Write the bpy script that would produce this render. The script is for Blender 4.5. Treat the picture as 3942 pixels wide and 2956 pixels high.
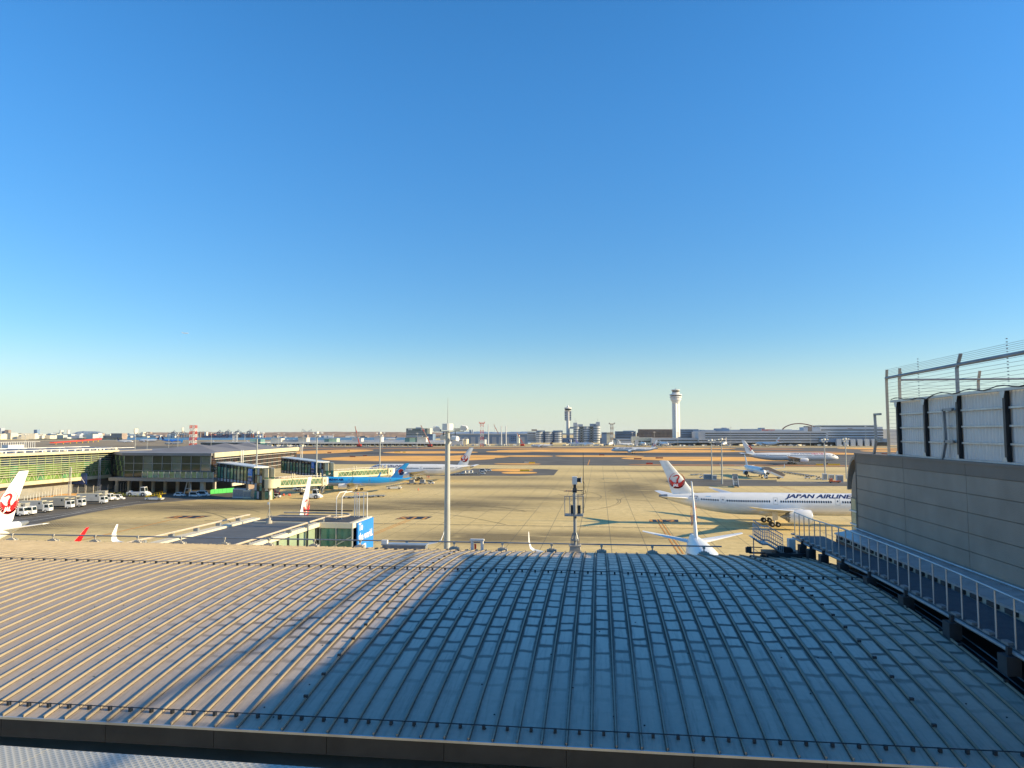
import bpy, bmesh, math, random
from math import sin, cos, tan, pi, radians, atan2, sqrt
from mathutils import Vector, Matrix
random.seed(7)
for o in list(bpy.data.objects): bpy.data.objects.remove(o)
SC = bpy.context.scene; COL = SC.collection
# ------------------------------------------------------------------ camera, sky, sun, exposure
H = 24.5; F = 2734.0; PSI = radians(6.95); PIT = math.atan(187 / F)
cd = bpy.data.cameras.new('camera'); cam = bpy.data.objects.new('camera', cd); COL.objects.link(cam)
cam.location = (0, 0, H); cam.rotation_euler = (pi / 2 + PIT, 0, PSI)
cd.sensor_width = 36; cd.lens = 36 * F / 3942; cd.clip_start = 0.1; cd.clip_end = 60000
SC.camera = cam
SUN_EL = radians(20.5); SUN_AZ = radians(-2.0)      # azimuth from +X, negative = towards the viewer
sd = Vector((cos(SUN_EL) * cos(SUN_AZ), cos(SUN_EL) * sin(SUN_AZ), sin(SUN_EL)))
W = bpy.data.worlds.new("World"); SC.world = W; W.use_nodes = True
nt = W.node_tree; nt.nodes.clear()
sky = nt.nodes.new('ShaderNodeTexSky'); sky.sky_type = 'NISHITA'; sky.sun_disc = False
sky.sun_elevation = SUN_EL; sky.sun_rotation = atan2(sd.x, sd.y)
sky.air_density = 1.0; sky.dust_density = 0.15; sky.ozone_density = 3.5; sky.altitude = 0
hs = nt.nodes.new('ShaderNodeHueSaturation'); hs.inputs['Saturation'].default_value = 1.25; hs.inputs['Value'].default_value = 1.06
bg = nt.nodes.new('ShaderNodeBackground'); bg.inputs['Strength'].default_value = 0.13
wo = nt.nodes.new('ShaderNodeOutputWorld')
tc = nt.nodes.new('ShaderNodeTexCoord'); sx = nt.nodes.new('ShaderNodeSeparateXYZ'); nt.links.new(tc.outputs['Generated'], sx.inputs[0])
mr = nt.nodes.new('ShaderNodeMapRange'); mr.interpolation_type = 'SMOOTHERSTEP'; mr.inputs[1].default_value = -.05; mr.inputs[2].default_value = .15; mr.inputs[3].default_value = 1; mr.inputs[4].default_value = 0
nt.links.new(sx.outputs[2], mr.inputs[0])
mxs = nt.nodes.new('ShaderNodeMix'); mxs.data_type = 'RGBA'; mxs.inputs[7].default_value = (3.25, 3.6, 3.2, 1)
fm = nt.nodes.new('ShaderNodeMath'); fm.operation = 'MULTIPLY'; fm.inputs[1].default_value = .85; nt.links.new(mr.outputs[0], fm.inputs[0])
nt.links.new(fm.outputs[0], mxs.inputs[0]); nt.links.new(sky.outputs[0], hs.inputs['Color']); 
m2 = nt.nodes.new('ShaderNodeMapRange'); m2.interpolation_type = 'SMOOTHSTEP'; m2.inputs[1].default_value = 0; m2.inputs[2].default_value = .5; m2.inputs[3].default_value = .66; m2.inputs[4].default_value = 1; nt.links.new(sx.outputs[2], m2.inputs[0])
sc = nt.nodes.new('ShaderNodeVectorMath'); sc.operation = 'SCALE'; nt.links.new(hs.outputs[0], sc.inputs[0]); nt.links.new(m2.outputs[0], sc.inputs['Scale'])
tn = nt.nodes.new('ShaderNodeVectorMath'); tn.operation = 'MULTIPLY'; tn.inputs[1].default_value = (.92, .975, 1.0); nt.links.new(sc.outputs[0], tn.inputs[0]); nt.links.new(tn.outputs[0], mxs.inputs[6]); nt.links.new(mxs.outputs[2], bg.inputs[0]); nt.links.new(bg.outputs[0], wo.inputs[0])
sl = bpy.data.lights.new('sun', 'SUN'); sl.energy = 5.0; sl.angle = radians(0.5); sl.color = (1.0, 0.80, 0.46)
so = bpy.data.objects.new('sun', sl); COL.objects.link(so); so.rotation_euler = sd.to_track_quat('Z', 'Y').to_euler(); so.location = (0, 0, 200)
vs = SC.view_settings; vs.view_transform = 'Standard'; vs.look = 'None'; vs.exposure = 0.78; vs.gamma = 1; vs.use_curve_mapping = False

# ------------------------------------------------------------------ picking places
RT = Vector((cos(PSI), sin(PSI), 0)); FW = Vector((-sin(PSI), cos(PSI), 0)); UP = Vector((0, 0, 1))
def ray(px, py):
    a = px - 1971; b = 1478 - py
    return RT * a + FW * (F * cos(PIT) - b * sin(PIT)) + UP * (F * sin(PIT) + b * cos(PIT))
CAMP = Vector((0, 0, H))
def G(px, py, z=0.0):                      # point on a level plane
    d = ray(px, py); return CAMP + d * ((z - H) / d.z)
def V(px, py, v):                          # point on the plane y = v
    d = ray(px, py); return CAMP + d * (v / d.y)
def Dp(px, py, D):                         # point at a given distance
    d = ray(px, py); return CAMP + d * (D / d.dot(FW))

# ------------------------------------------------------------------ materials
def mat(name, col, rough=0.6, metal=0.0, noise=0.12, scale=1.0, bump=0.0, bscale=None, spec=0.5, emit=None):
    m = bpy.data.materials.new(name); m.use_nodes = True; n = m.node_tree; b = n.nodes['Principled BSDF']
    b.inputs['Roughness'].default_value = rough; b.inputs['Metallic'].default_value = metal
    b.inputs['Specular IOR Level'].default_value = spec
    geo = n.nodes.new('ShaderNodeNewGeometry')
    if noise > 0:
        t = n.nodes.new('ShaderNodeTexNoise'); t.inputs['Scale'].default_value = scale; t.inputs['Detail'].default_value = 6
        n.links.new(geo.outputs['Position'], t.inputs['Vector'])
        r = n.nodes.new('ShaderNodeValToRGB'); r.color_ramp.elements[0].position = .3; r.color_ramp.elements[1].position = .7
        lo = [max(0, c * (1 - noise)) for c in col]; hi = [min(1, c * (1 + noise)) for c in col]
        r.color_ramp.elements[0].color = (*lo, 1); r.color_ramp.elements[1].color = (*hi, 1)
        n.links.new(t.outputs[0], r.inputs[0]); n.links.new(r.outputs[0], b.inputs['Base Color'])
    else: b.inputs['Base Color'].default_value = (*col, 1)
    if bump > 0:
        t2 = n.nodes.new('ShaderNodeTexNoise'); t2.inputs['Scale'].default_value = bscale or scale * 4; t2.inputs['Detail'].default_value = 4
        n.links.new(geo.outputs['Position'], t2.inputs['Vector'])
        bp = n.nodes.new('ShaderNodeBump'); bp.inputs['Strength'].default_value = bump; bp.inputs['Distance'].default_value = 0.05
        n.links.new(t2.outputs[0], bp.inputs['Height']); n.links.new(bp.outputs[0], b.inputs['Normal'])
    m.diffuse_color = (*col, 1)
    return m
M = {}
def mk(k, *a, **kw): M[k] = mat(k.replace('_', ' '), *a, **kw); return M[k]
mk('white_paint', (.78, .78, .77), .28, 0, .04, .6)
mk('white_matte', (.70, .69, .66), .55, 0, .1, .5)
mk('cream', (.66, .60, .46), .6, 0, .12, .3)
mk('grey_paint', (.36, .38, .40), .45, 0, .1, 1)
mk('steel', (.42, .45, .48), .38, .55, .15, 2)
mk('dull_steel', (.26, .28, .30), .5, .4, .2, 2)
mk('dark_steel', (.035, .042, .05), .5, .3, .25, 2)
mk('black', (.012, .012, .014), .6, 0, .2, 3)
mk('fascia', (.035, .033, .03), .7, 0, .2, 2)  # darkened so that the shade on this face sits in the colour
mk('truck_shaded', (.27, .27, .26), .5, 0, .08, 1)  # box walls greyed: the shade on their sides is put into the colour
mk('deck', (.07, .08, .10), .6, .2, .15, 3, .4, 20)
mk('rib_grey', (.30, .28, .26), .6, 0, .1, 1)
mk('bare_earth', (.26, .20, .12), .9, 0, .3, .01)
mk('tunnel_glass', (.10, .17, .10), .15, 0, .3, .4)
mk('tyre_mark', (.20, .155, .075), .9, 0, .35, .8)
mk('base_grey', (.27, .27, .26), .8, 0, .15, .5)
mk('rubber', (.02, .02, .02), .75, 0, .2, 5)
mk('red', (.55, .008, .012), .35, 0, .05, 1)
mk('navy', (.012, .02, .10), .35, 0, .05, 1)
mk('sky_blue', (.04, .40, .78), .28, 0, .05, .4)
mk('pale_grey', (.55, .57, .60), .3, 0, .05, .4)
mk('sign_blue', (.015, .22, .72), .4, 0, .05, 1)
mk('sign_navy', (.012, .05, .24), .4, 0, .1, 1)
mk('orange', (.70, .14, .035), .5, 0, .12, .5)
mk('red_orange', (.60, .05, .018), .5, 0, .12, .5)
mk('yellow', (.75, .50, .03), .45, 0, .1, 1)
mk('yellow_line', (.62, .26, .03), .7, 0, .2, 1)
mk('green', (.04, .45, .08), .5, 0, .12, .5)
mk('glass_dark', (.018, .03, .034), .08, 0, .3, .2, spec=.45)
mk('glass_green', (.10, .26, .13), .12, 0, .55, .35, spec=1.0)
mk('glass_pale', (.28, .36, .26), .15, 0, .15, .4, spec=.9)
mk('glass_blue', (.04, .08, .12), .08, 0, .35, .2, spec=1.0)
mk('window_black', (.01, .012, .018), .15, 0, 0)
mk('glass_brown', (.05, .030, .025), .1, 0, .6, .4, spec=1.0); mk('glass_teal', (.05, .20, .17), .1, 0, .4, .5, spec=1.0); mk('louvre_green', (.24, .36, .14), .5, 0, .08, 1)
mk('facade_green', (.30, .46, .13), .5, 0, .3, .25)
mk('facade_lime', (.16, .27, .075), .3, 0, .5, .45)
mk('louvre', (.42, .43, .29), .5, 0, .08, 1)
mk('cream_band', (.60, .54, .36), .5, 0, .08, .5)
mk('roof_grey', (.22, .21, .21), .6, .1, .12, .2)
mk('concrete_wall', (.42, .39, .33), .8, 0, .15, .8, .3)
mk('asphalt', (.105, .095, .078), .85, 0, .3, .05)
mk('asphalt_dark', (.045, .045, .046), .85, 0, .3, .08)
mk('grass_dry', (.82, .40, .085), .9, 0, .28, .03)
mk('grass_rust', (.36, .17, .06), .9, 0, .3, .04)
mk('line_white', (.6, .58, .52), .7, 0, .3, .6)
mk('line_dark', (.10, .09, .07), .85, 0, .3, .6)
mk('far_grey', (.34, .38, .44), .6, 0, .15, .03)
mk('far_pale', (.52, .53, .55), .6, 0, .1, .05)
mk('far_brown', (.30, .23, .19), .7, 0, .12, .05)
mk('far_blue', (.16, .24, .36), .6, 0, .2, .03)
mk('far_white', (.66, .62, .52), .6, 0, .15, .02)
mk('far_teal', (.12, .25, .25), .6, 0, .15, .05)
mk('far_green', (.42, .58, .40), .6, 0, .1, .05)
mk('arch_red', (.20, .06, .055), .5, 0, .1, .1)
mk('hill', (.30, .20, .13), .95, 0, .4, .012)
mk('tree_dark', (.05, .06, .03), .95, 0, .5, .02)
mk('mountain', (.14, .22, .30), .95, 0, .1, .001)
mk('container_red', (.32, .08, .06), .6, 0, .3, .05)
mk('crane_blue', (.06, .10, .17), .5, .2, .1, .1)
mk('skin', (.45, .28, .2), .6, 0, 0)
mk('tan_post', (.50, .42, .32), .55, .1, .12, 2)
mk('cone', (.75, .12, .05), .5, 0, 0)
mk('bridge_pale', (.45, .52, .55), .6, 0, .05, .1); mk('boom_pale', (.50, .30, .22), .6, 0, .2, .1)

def nodes_of(m): return m.node_tree.nodes, m.node_tree.links, m.node_tree.nodes['Principled BSDF']
def math_n(n, l, op, a, b=None, c=None, clamp=False):
    k = n.new('ShaderNodeMath'); k.operation = op; k.use_clamp = clamp
    for i, x in enumerate((a, b, c)):
        if x is None: continue
        if isinstance(x, (int, float)): k.inputs[i].default_value = x
        else: l.new(x, k.inputs[i])
    return k.outputs[0]
def mixc(n, l, f, a, b):
    k = n.new('ShaderNodeMix'); k.data_type = 'RGBA'
    if isinstance(f, (int, float)): k.inputs[0].default_value = f
    else: l.new(f, k.inputs[0])
    for i, x in ((6, a), (7, b)):
        if isinstance(x, tuple): k.inputs[i].default_value = (*x, 1)
        else: l.new(x, k.inputs[i])
    return k.outputs[2]
def ramp(n, l, f, p0, p1):
    k = n.new('ShaderNodeMapRange'); k.inputs[1].default_value = p0; k.inputs[2].default_value = p1; k.interpolation_type = 'SMOOTHSTEP'
    l.new(f, k.inputs[0]); return k.outputs[0]

def make_apron():
    m = bpy.data.materials.new('apron concrete'); m.use_nodes = True; n, l, b = nodes_of(m)
    g = n.new('ShaderNodeNewGeometry'); s = n.new('ShaderNodeSeparateXYZ'); l.new(g.outputs['Position'], s.inputs[0])
    x, y = s.outputs[0], s.outputs[1]
    def noise(sx, sy, det=5, rough=.6, dist=0.0):
        mp = n.new('ShaderNodeMapping'); mp.inputs['Scale'].default_value = (sx, sy, 1); l.new(g.outputs['Position'], mp.inputs[0])
        t = n.new('ShaderNodeTexNoise'); t.inputs['Scale'].default_value = 1; t.inputs['Detail'].default_value = det; t.inputs['Roughness'].default_value = rough
        t.inputs['Distortion'].default_value = dist; l.new(mp.outputs[0], t.inputs[0]); return t.outputs[0]
    base = mixc(n, l, ramp(n, l, noise(.02, .04), .3, .7), (.66, .485, .19), (.78, .59, .265))
    base = mixc(n, l, ramp(n, l, noise(.5, .5, 6, .7), .35, .75), base, (.55, .41, .165))
    # traffic-darkened zones: where the aircraft turn
    tot = None
    for (px, py, rx, ry, w) in [(2430, 1880, 17, 48, 1), (2600, 1850, 24, 30, .7), (200, 1955, 34, 20, .9), (760, 1950, 40, 17, 1.0), (1250, 1948, 42, 15, 1.0), (1720, 1938, 34, 19, 1),
                                (120, 2020, 20, 14, .9), (2000, 1870, 40, 18, .7), (2060, 1915, 30, 12, .8), (2230, 2060, 20, 9, .9), (1900, 2066, 24, 11, 1), (2380, 2062, 16, 9, .8), (1840, 1870, 40, 16, .7), (2550, 1812, 50, 16, .8), (2950, 1812, 50, 12, .8), (2700, 1905, 30, 18, .5), (1950, 1838, 60, 22, .6), (500, 2020, 24, 10, .5)]:
        c = G(px, py)
        dx = math_n(n, l, 'DIVIDE', math_n(n, l, 'SUBTRACT', x, c.x), rx * 1.0)
        dy = math_n(n, l, 'DIVIDE', math_n(n, l, 'SUBTRACT', y, c.y), ry * 1.0)
        r2 = math_n(n, l, 'ADD', math_n(n, l, 'MULTIPLY', dx, dx), math_n(n, l, 'MULTIPLY', dy, dy))
        e = math_n(n, l, 'MULTIPLY', math_n(n, l, 'EXPONENT', math_n(n, l, 'MULTIPLY', r2, -1.1)), w)
        tot = e if tot is None else math_n(n, l, 'MAXIMUM', tot, e)
    st = noise(.022, .16, 6, .65, 1.2); st2 = noise(.10, .7, 5, .7, 2.0)
    k = math_n(n, l, 'MULTIPLY', tot, math_n(n, l, 'ADD', ramp(n, l, st, .28, .46), math_n(n, l, 'MULTIPLY', ramp(n, l, st2, .40, .7), .5)), clamp=True)
    # arcs left by turning tyres
    wv = n.new('ShaderNodeTexWave'); wv.wave_type = 'RINGS'; wv.rings_direction = 'SPHERICAL'; wv.inputs['Scale'].default_value = .5
    wv.inputs['Distortion'].default_value = 1.5; wv.inputs['Detail'].default_value = 2
    mp = n.new('ShaderNodeMapping'); c = G(2380, 1850); mp.inputs['Location'].default_value = (-c.x - 60, -c.y - 20, 0); l.new(g.outputs['Position'], mp.inputs[0]); l.new(mp.outputs[0], wv.inputs[0])
    k2 = math_n(n, l, 'MULTIPLY', math_n(n, l, 'MULTIPLY', ramp(n, l, wv.outputs[0], .6, .9), tot), .35)
    k = math_n(n, l, 'MULTIPLY', k, .97)
    col = mixc(n, l, k, base, (.15, .11, .04)); col = mixc(n, l, k2, col, (.58, .43, .20))
    dr = math_n(n, l, 'MULTIPLY', ramp(n, l, noise(.012, .12, 4), .55, .75), .28); col = mixc(n, l, dr, col, (.30, .215, .10))
    l.new(col, b.inputs['Base Color']); b.inputs['Roughness'].default_value = .85
    bp = n.new('ShaderNodeBump'); bp.inputs['Strength'].default_value = .2; bp.inputs['Distance'].default_value = .03; l.new(noise(3, 3, 4), bp.inputs['Height']); l.new(bp.outputs[0], b.inputs['Normal'])
    M['apron'] = m
make_apron()

def make_roof_mat():
    m = bpy.data.materials.new('weathered zinc roofing'); m.use_nodes = True; n, l, b = nodes_of(m)
    g = n.new('ShaderNodeNewGeometry'); s = n.new('ShaderNodeSeparateXYZ'); l.new(g.outputs['Position'], s.inputs[0]); x, y = s.outputs[0], s.outputs[1]
    wz = n.new('ShaderNodeTexNoise'); wz.inputs['Scale'].default_value = 1.6; wz.inputs['Detail'].default_value = 3; l.new(g.outputs['Position'], wz.inputs[0])
    wob = math_n(n, l, 'MULTIPLY', math_n(n, l, 'SUBTRACT', wz.outputs[0], .5), .35)
    cell = math_n(n, l, 'DIVIDE', math_n(n, l, 'SUBTRACT', x, 9.3), .5)
    fl = math_n(n, l, 'FLOOR', cell); fr = math_n(n, l, 'SUBTRACT', cell, fl)
    ex = math_n(n, l, 'MINIMUM', fr, math_n(n, l, 'SUBTRACT', 1.0, fr))                  # 0 at the seam .5 mid
    vo = n.new('ShaderNodeTexVoronoi'); vo.voronoi_dimensions = '1D'; vo.feature = 'DISTANCE_TO_EDGE'; vo.inputs['Scale'].default_value = 1; vo.inputs['Randomness'].default_value = .9
    l.new(math_n(n, l, 'ADD', math_n(n, l, 'MULTIPLY', math_n(n, l, 'ADD', y, wob), 1.25), math_n(n, l, 'MULTIPLY', fl, 37.73)), vo.inputs['W'])
    ey = vo.outputs[0]
    a = ramp(n, l, math_n(n, l, 'ADD', ex, math_n(n, l, 'MULTIPLY', wob, .5)), .11, .21); c = ramp(n, l, ey, .04, .16)
    patch = math_n(n, l, 'MULTIPLY', a, c)
    big = n.new('ShaderNodeTexNoise'); big.inputs['Scale'].default_value = .22; big.inputs['Detail'].default_value = 3; l.new(g.outputs['Position'], big.inputs[0])
    fade = math_n(n, l, 'MULTIPLY', ramp(n, l, y, 15.5, 21.0), ramp(n, l, x, -16, -7))
    fade = math_n(n, l, 'MULTIPLY', fade, ramp(n, l, big.outputs[0], .22, .45))
    tone = math_n(n, l, 'ADD', math_n(n, l, 'MULTIPLY', patch, fade), math_n(n, l, 'MULTIPLY', math_n(n, l, 'SUBTRACT', 1.0, fade), .62))
    fine = n.new('ShaderNodeTexNoise'); fine.inputs['Scale'].default_value = 7; fine.inputs['Detail'].default_value = 8; l.new(g.outputs['Position'], fine.inputs[0])
    tone2 = math_n(n, l, 'ADD', tone, math_n(n, l, 'MULTIPLY', math_n(n, l, 'SUBTRACT', fine.outputs[0], .5), .22), clamp=True)
    col = mixc(n, l, tone2, (.125, .105, .085), (.70, .575, .455))
    wn = n.new('ShaderNodeTexWhiteNoise'); wn.noise_dimensions = '1D'; l.new(fl, wn.inputs['W'])
    mp = n.new('ShaderNodeMapping'); mp.inputs['Scale'].default_value = (9, .55, 1); l.new(g.outputs['Position'], mp.inputs[0]); stn = n.new('ShaderNodeTexNoise'); stn.inputs['Scale'].default_value = 1; stn.inputs['Detail'].default_value = 7; stn.inputs['Roughness'].default_value = .65; l.new(mp.outputs[0], stn.inputs[0])
    col = mixc(n, l, math_n(n, l, 'MULTIPLY', ramp(n, l, stn.outputs[0], .48, .72), .38), col, (.13, .115, .095))
    col = mixc(n, l, math_n(n, l, 'MULTIPLY', wn.outputs['Value'], .16), col, (.20, .19, .18))
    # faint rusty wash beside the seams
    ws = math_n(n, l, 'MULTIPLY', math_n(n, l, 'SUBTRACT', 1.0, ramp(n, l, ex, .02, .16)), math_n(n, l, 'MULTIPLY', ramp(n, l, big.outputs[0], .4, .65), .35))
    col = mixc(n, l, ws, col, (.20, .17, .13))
    dl = math_n(n, l, 'MULTIPLY', math_n(n, l, 'SUBTRACT', 1.0, ramp(n, l, math_n(n, l, 'ADD', ex, math_n(n, l, 'MULTIPLY', math_n(n, l, 'SUBTRACT', fine.outputs[0], .5), .06)), .035, .10)), .8)  # dark line painted along each seam, standing for the shade beside it
    col = mixc(n, l, dl, col, (.055, .048, .04))
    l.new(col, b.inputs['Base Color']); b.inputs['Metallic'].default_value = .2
    l.new(math_n(n, l, 'SUBTRACT', .62, math_n(n, l, 'MULTIPLY', tone2, .20)), b.inputs['Roughness'])
    bp = n.new('ShaderNodeBump'); bp.inputs['Strength'].default_value = .35; bp.inputs['Distance'].default_value = .01
    l.new(math_n(n, l, 'ADD', patch, fine.outputs[0]), bp.inputs['Height']); l.new(bp.outputs[0], b.inputs['Normal'])
    M['zinc'] = m
make_roof_mat()

def make_dimple():
    m = bpy.data.materials.new('dimpled sheet'); m.use_nodes = True; n, l, b = nodes_of(m)
    g = n.new('ShaderNodeNewGeometry'); mp = n.new('ShaderNodeMapping'); mp.inputs['Rotation'].default_value = (0, 0, radians(45)); mp.inputs['Scale'].default_value = (11, 11, 0)
    l.new(g.outputs['Position'], mp.inputs[0]); ck = n.new('ShaderNodeTexVoronoi'); ck.voronoi_dimensions = '2D'; ck.inputs['Randomness'].default_value = 0; ck.inputs['Scale'].default_value = 1
    l.new(mp.outputs[0], ck.inputs['Vector'])
    d = ramp(n, l, ck.outputs['Distance'], .2, .55)
    l.new(mixc(n, l, d, (.34, .33, .29), (.50, .48, .42)), b.inputs['Base Color']); b.inputs['Roughness'].default_value = .5
    bp = n.new('ShaderNodeBump'); bp.inputs['Strength'].default_value = .5; bp.inputs['Distance'].default_value = .01; l.new(d, bp.inputs['Height']); l.new(bp.outputs[0], b.inputs['Normal'])
    M['dimple'] = m
make_dimple()
def make_sea():
    m = mk('sea_water', (.02, .09, .17), .35, 0, .3, .01, .6, .05)
make_sea()

# ------------------------------------------------------------------ mesh helpers
class MB:
    def __init__(s): s.v = []; s.f = []; s.m = []
    def add(s, vs, fs, m=0):
        b = len(s.v); s.v += [tuple(p) for p in vs]; s.f += [tuple(b + i for i in f) for f in fs]; s.m += [m] * len(fs); return s
    def box(s, x0, x1, y0, y1, z0, z1, m=0):
        return s.add([(x0, y0, z0), (x1, y0, z0), (x1, y1, z0), (x0, y1, z0), (x0, y0, z1), (x1, y0, z1), (x1, y1, z1), (x0, y1, z1)],
                     [(0, 3, 2, 1), (4, 5, 6, 7), (0, 1, 5, 4), (1, 2, 6, 5), (2, 3, 7, 6), (3, 0, 4, 7)], m)
    def beam(s, p, q, w, h=None, m=0):
        p = Vector(p); q = Vector(q); h = h or w; d = (q - p).normalized(); a = d.cross(UP)
        if a.length < 1e-3: a = Vector((1, 0, 0))
        a.normalize(); c = a.cross(d); a *= w / 2; c *= h / 2
        return s.add([p - a - c, p + a - c, p + a + c, p - a + c, q - a - c, q + a - c, q + a + c, q - a + c],
                     [(0, 1, 2, 3), (7, 6, 5, 4), (0, 4, 5, 1), (1, 5, 6, 2), (2, 6, 7, 3), (3, 7, 4, 0)], m)
    def tube(s, p, q, r, n=8, r2=None, m=0, cap=True):
        p = Vector(p); q = Vector(q); r2 = r if r2 is None else r2; d = (q - p).normalized(); a = d.cross(UP)
        if a.length < 1e-3: a = Vector((1, 0, 0))
        a.normalize(); c = d.cross(a); vs = []
        for i in range(n):
            t = 2 * pi * i / n; w = a * cos(t) + c * sin(t); vs.append(p + w * r)
        for i in range(n):
            t = 2 * pi * i / n; w = a * cos(t) + c * sin(t); vs.append(q + w * r2)
        fs = [(i, (i + 1) % n, n + (i + 1) % n, n + i) for i in range(n)]
        if cap: fs += [tuple(range(n))[::-1], tuple(range(n, 2 * n))]
        return s.add(vs, fs, m)
    def path(s, pts, r, n=6, m=0):
        for a, b in zip(pts, pts[1:]): s.tube(a, b, r, n, m=m)
        return s
    def lathe(s, prof, o=(0, 0, 0), n=24, axis='z', m=0, a0=0.0):
        o = Vector(o); vs = []
        for (h, r) in prof:
            for i in range(n):
                t = a0 + 2 * pi * i / n
                p = {'z': (r * cos(t), r * sin(t), h), 'x': (h, r * cos(t), r * sin(t)), 'y': (r * sin(t), h, r * cos(t))}[axis]
                vs.append(o + Vector(p))
        fs = []
        for k in range(len(prof) - 1):
            for i in range(n):
                j = (i + 1) % n; fs.append((k * n + i, k * n + j, (k + 1) * n + j, (k + 1) * n + i))
        if prof[0][1] > 1e-4: fs.append(tuple(range(n))[::-1])
        if prof[-1][1] > 1e-4: fs.append(tuple(range((len(prof) - 1) * n, len(prof) * n)))
        return s.add(vs, fs, m)
    def prism(s, pts, a, b, plane='xz', m=0):       # closed 2-D outline pushed from a to b along the third axis
        k = len(pts)
        def P(u, w, t): return {'xz': (u, t, w), 'yz': (t, u, w), 'xy': (u, w, t)}[plane]
        vs = [P(u, w, a) for u, w in pts] + [P(u, w, b) for u, w in pts]
        return s.add(vs, [tuple(range(k)), tuple(range(k, 2 * k))[::-1]] + [(i, k + i, k + (i + 1) % k, (i + 1) % k) for i in range(k)], m)
    def loft(s, rings, m=0, cap=True, closed=True):
        n = len(rings[0]); vs = [p for r in rings for p in r]; fs = []
        for k in range(len(rings) - 1):
            for i in range(n if closed else n - 1):
                j = (i + 1) % n; fs.append((k * n + i, k * n + j, (k + 1) * n + j, (k + 1) * n + i))
        if cap: fs += [tuple(range(n))[::-1], tuple(range((len(rings) - 1) * n, len(rings) * n))]
        return s.add(vs, fs, m)
    def mesh(s, name, mats, smooth=False, fix=True):
        me = bpy.data.meshes.new(name); me.from_pydata(s.v, [], s.f)
        for x in (mats if isinstance(mats, (list, tuple)) else [mats]): me.materials.append(M[x] if isinstance(x, str) else x)
        for p, i in zip(me.polygons, s.m): p.material_index = i; p.use_smooth = smooth
        if fix:
            bm = bmesh.new(); bm.from_mesh(me); bmesh.ops.recalc_face_normals(bm, faces=bm.faces); bm.to_mesh(me); bm.free()
        if smooth:
            try: me.set_sharp_from_angle(angle=radians(38))
            except Exception: pass
        return me
    def build(s, name, mats, parent=None, smooth=False, fix=True, loc=(0, 0, 0), **kw):
        return inst(name, s.mesh(name, mats, smooth, fix), parent, loc, **kw)
def inst(name, me, parent=None, loc=(0, 0, 0), rz=0.0, **kw):
    o = bpy.data.objects.new(name, me); COL.objects.link(o); o.parent = parent; o.location = loc; o.rotation_euler = (0, 0, rz)
    for k, x in kw.items(): o[k] = x
    return o
def thing(name, label, cat, loc=(0, 0, 0), rz=0.0, group=None):
    o = bpy.data.objects.new(name, None); COL.objects.link(o); o.location = loc; o.rotation_euler = (0, 0, rz); o.empty_display_size = .5
    o['label'] = label; o['category'] = cat
    if group: o['group'] = group
    return o
def tag(o, label, cat, group=None):
    o['label'] = label; o['category'] = cat
    if group: o['group'] = group
    return o
def dup(root, loc, rz, label, group=None, scale=None):
    def cp(o, par):
        c = o.copy(); COL.objects.link(c); c.parent = par
        for ch in KIDS.get(o.name, []): cp(ch, c)
        return c
    r = cp(root, None); r.location = loc; r.rotation_euler = (0, 0, rz); r['label'] = label
    if group: r['group'] = group
    if scale: r.scale = (scale,) * 3
    return r
KIDS = {}
def index(root):
    bpy.context.view_layer.update()
    def go(o):
        KIDS[o.name] = list(o.children)
        for c in o.children: go(c)
    go(root); return root
def text2d(s, size=1.0, shear=0.0, bold=0.0, space=1.0, lines=1.0, align='LEFT'):
    cu = bpy.data.curves.new('lettering', 'FONT'); cu.body = s; cu.size = size; cu.shear = shear; cu.offset = bold; cu.space_character = space; cu.space_line = lines
    cu.align_x = align; cu.resolution_u = 2
    ob = bpy.data.objects.new('lettering', cu); COL.objects.link(ob); dg = bpy.context.evaluated_depsgraph_get()
    me = bpy.data.meshes.new_from_object(ob.evaluated_get(dg)); bpy.data.objects.remove(ob)
    return me
def text_on(me, fn, name, m, parent, cuts=0):       # fn maps (tx, ty) to a 3-D point
    bm = bmesh.new(); bm.from_mesh(me)
    if cuts:
        ys = [v.co.y for v in bm.verts]; y0, y1 = min(ys), max(ys)
        for i in range(1, cuts):
            bmesh.ops.bisect_plane(bm, geom=bm.verts[:] + bm.edges[:] + bm.faces[:], plane_co=(0, y0 + (y1 - y0) * i / cuts, 0), plane_no=(0, 1, 0))
    for v in bm.verts: v.co = fn(v.co.x, v.co.y)
    me2 = bpy.data.meshes.new(name); bm.to_mesh(me2); bm.free(); me2.materials.append(M[m]); return inst(name, me2, parent)

# ------------------------------------------------------------------ ground
def struct(name, mb, m, smooth=False, **kw):
    o = mb.build(name, m, None, smooth, **kw); o['kind'] = 'structure'; return o
def sheet(name, pts, z, m):
    mb = MB(); mb.add([(p[0], p[1], z) for p in pts], [tuple(range(len(pts)))])
    me = mb.mesh(name, m, fix=False)
    if me.polygons[0].normal.z < 0: me.flip_normals()
    o = inst(name, me); o['kind'] = 'structure'; return o
def band(name, l, r, z, m, wob=0.0, n=40):      # strip between two image rows given at its left and right ends: (px, ytop, ybottom)
    def pt(px, py):
        q = G(px, py); return q
    top = []; bot = []
    a0, a1 = pt(l[0], l[1]), pt(r[0], r[1]); b0, b1 = pt(l[0], l[2]), pt(r[0], r[2])
    for i in range(n + 1):
        t = i / n
        w = (sin(t * 23 + a0.x) + sin(t * 61)) * wob
        top.append(a0.lerp(a1, t) + Vector((0, w, 0))); bot.append(b0.lerp(b1, t) + Vector((0, w * .6, 0)))
    mb = MB(); vs = top + bot[::-1]
    return sheet(name, vs, z, m)
ISL = [0]
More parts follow.
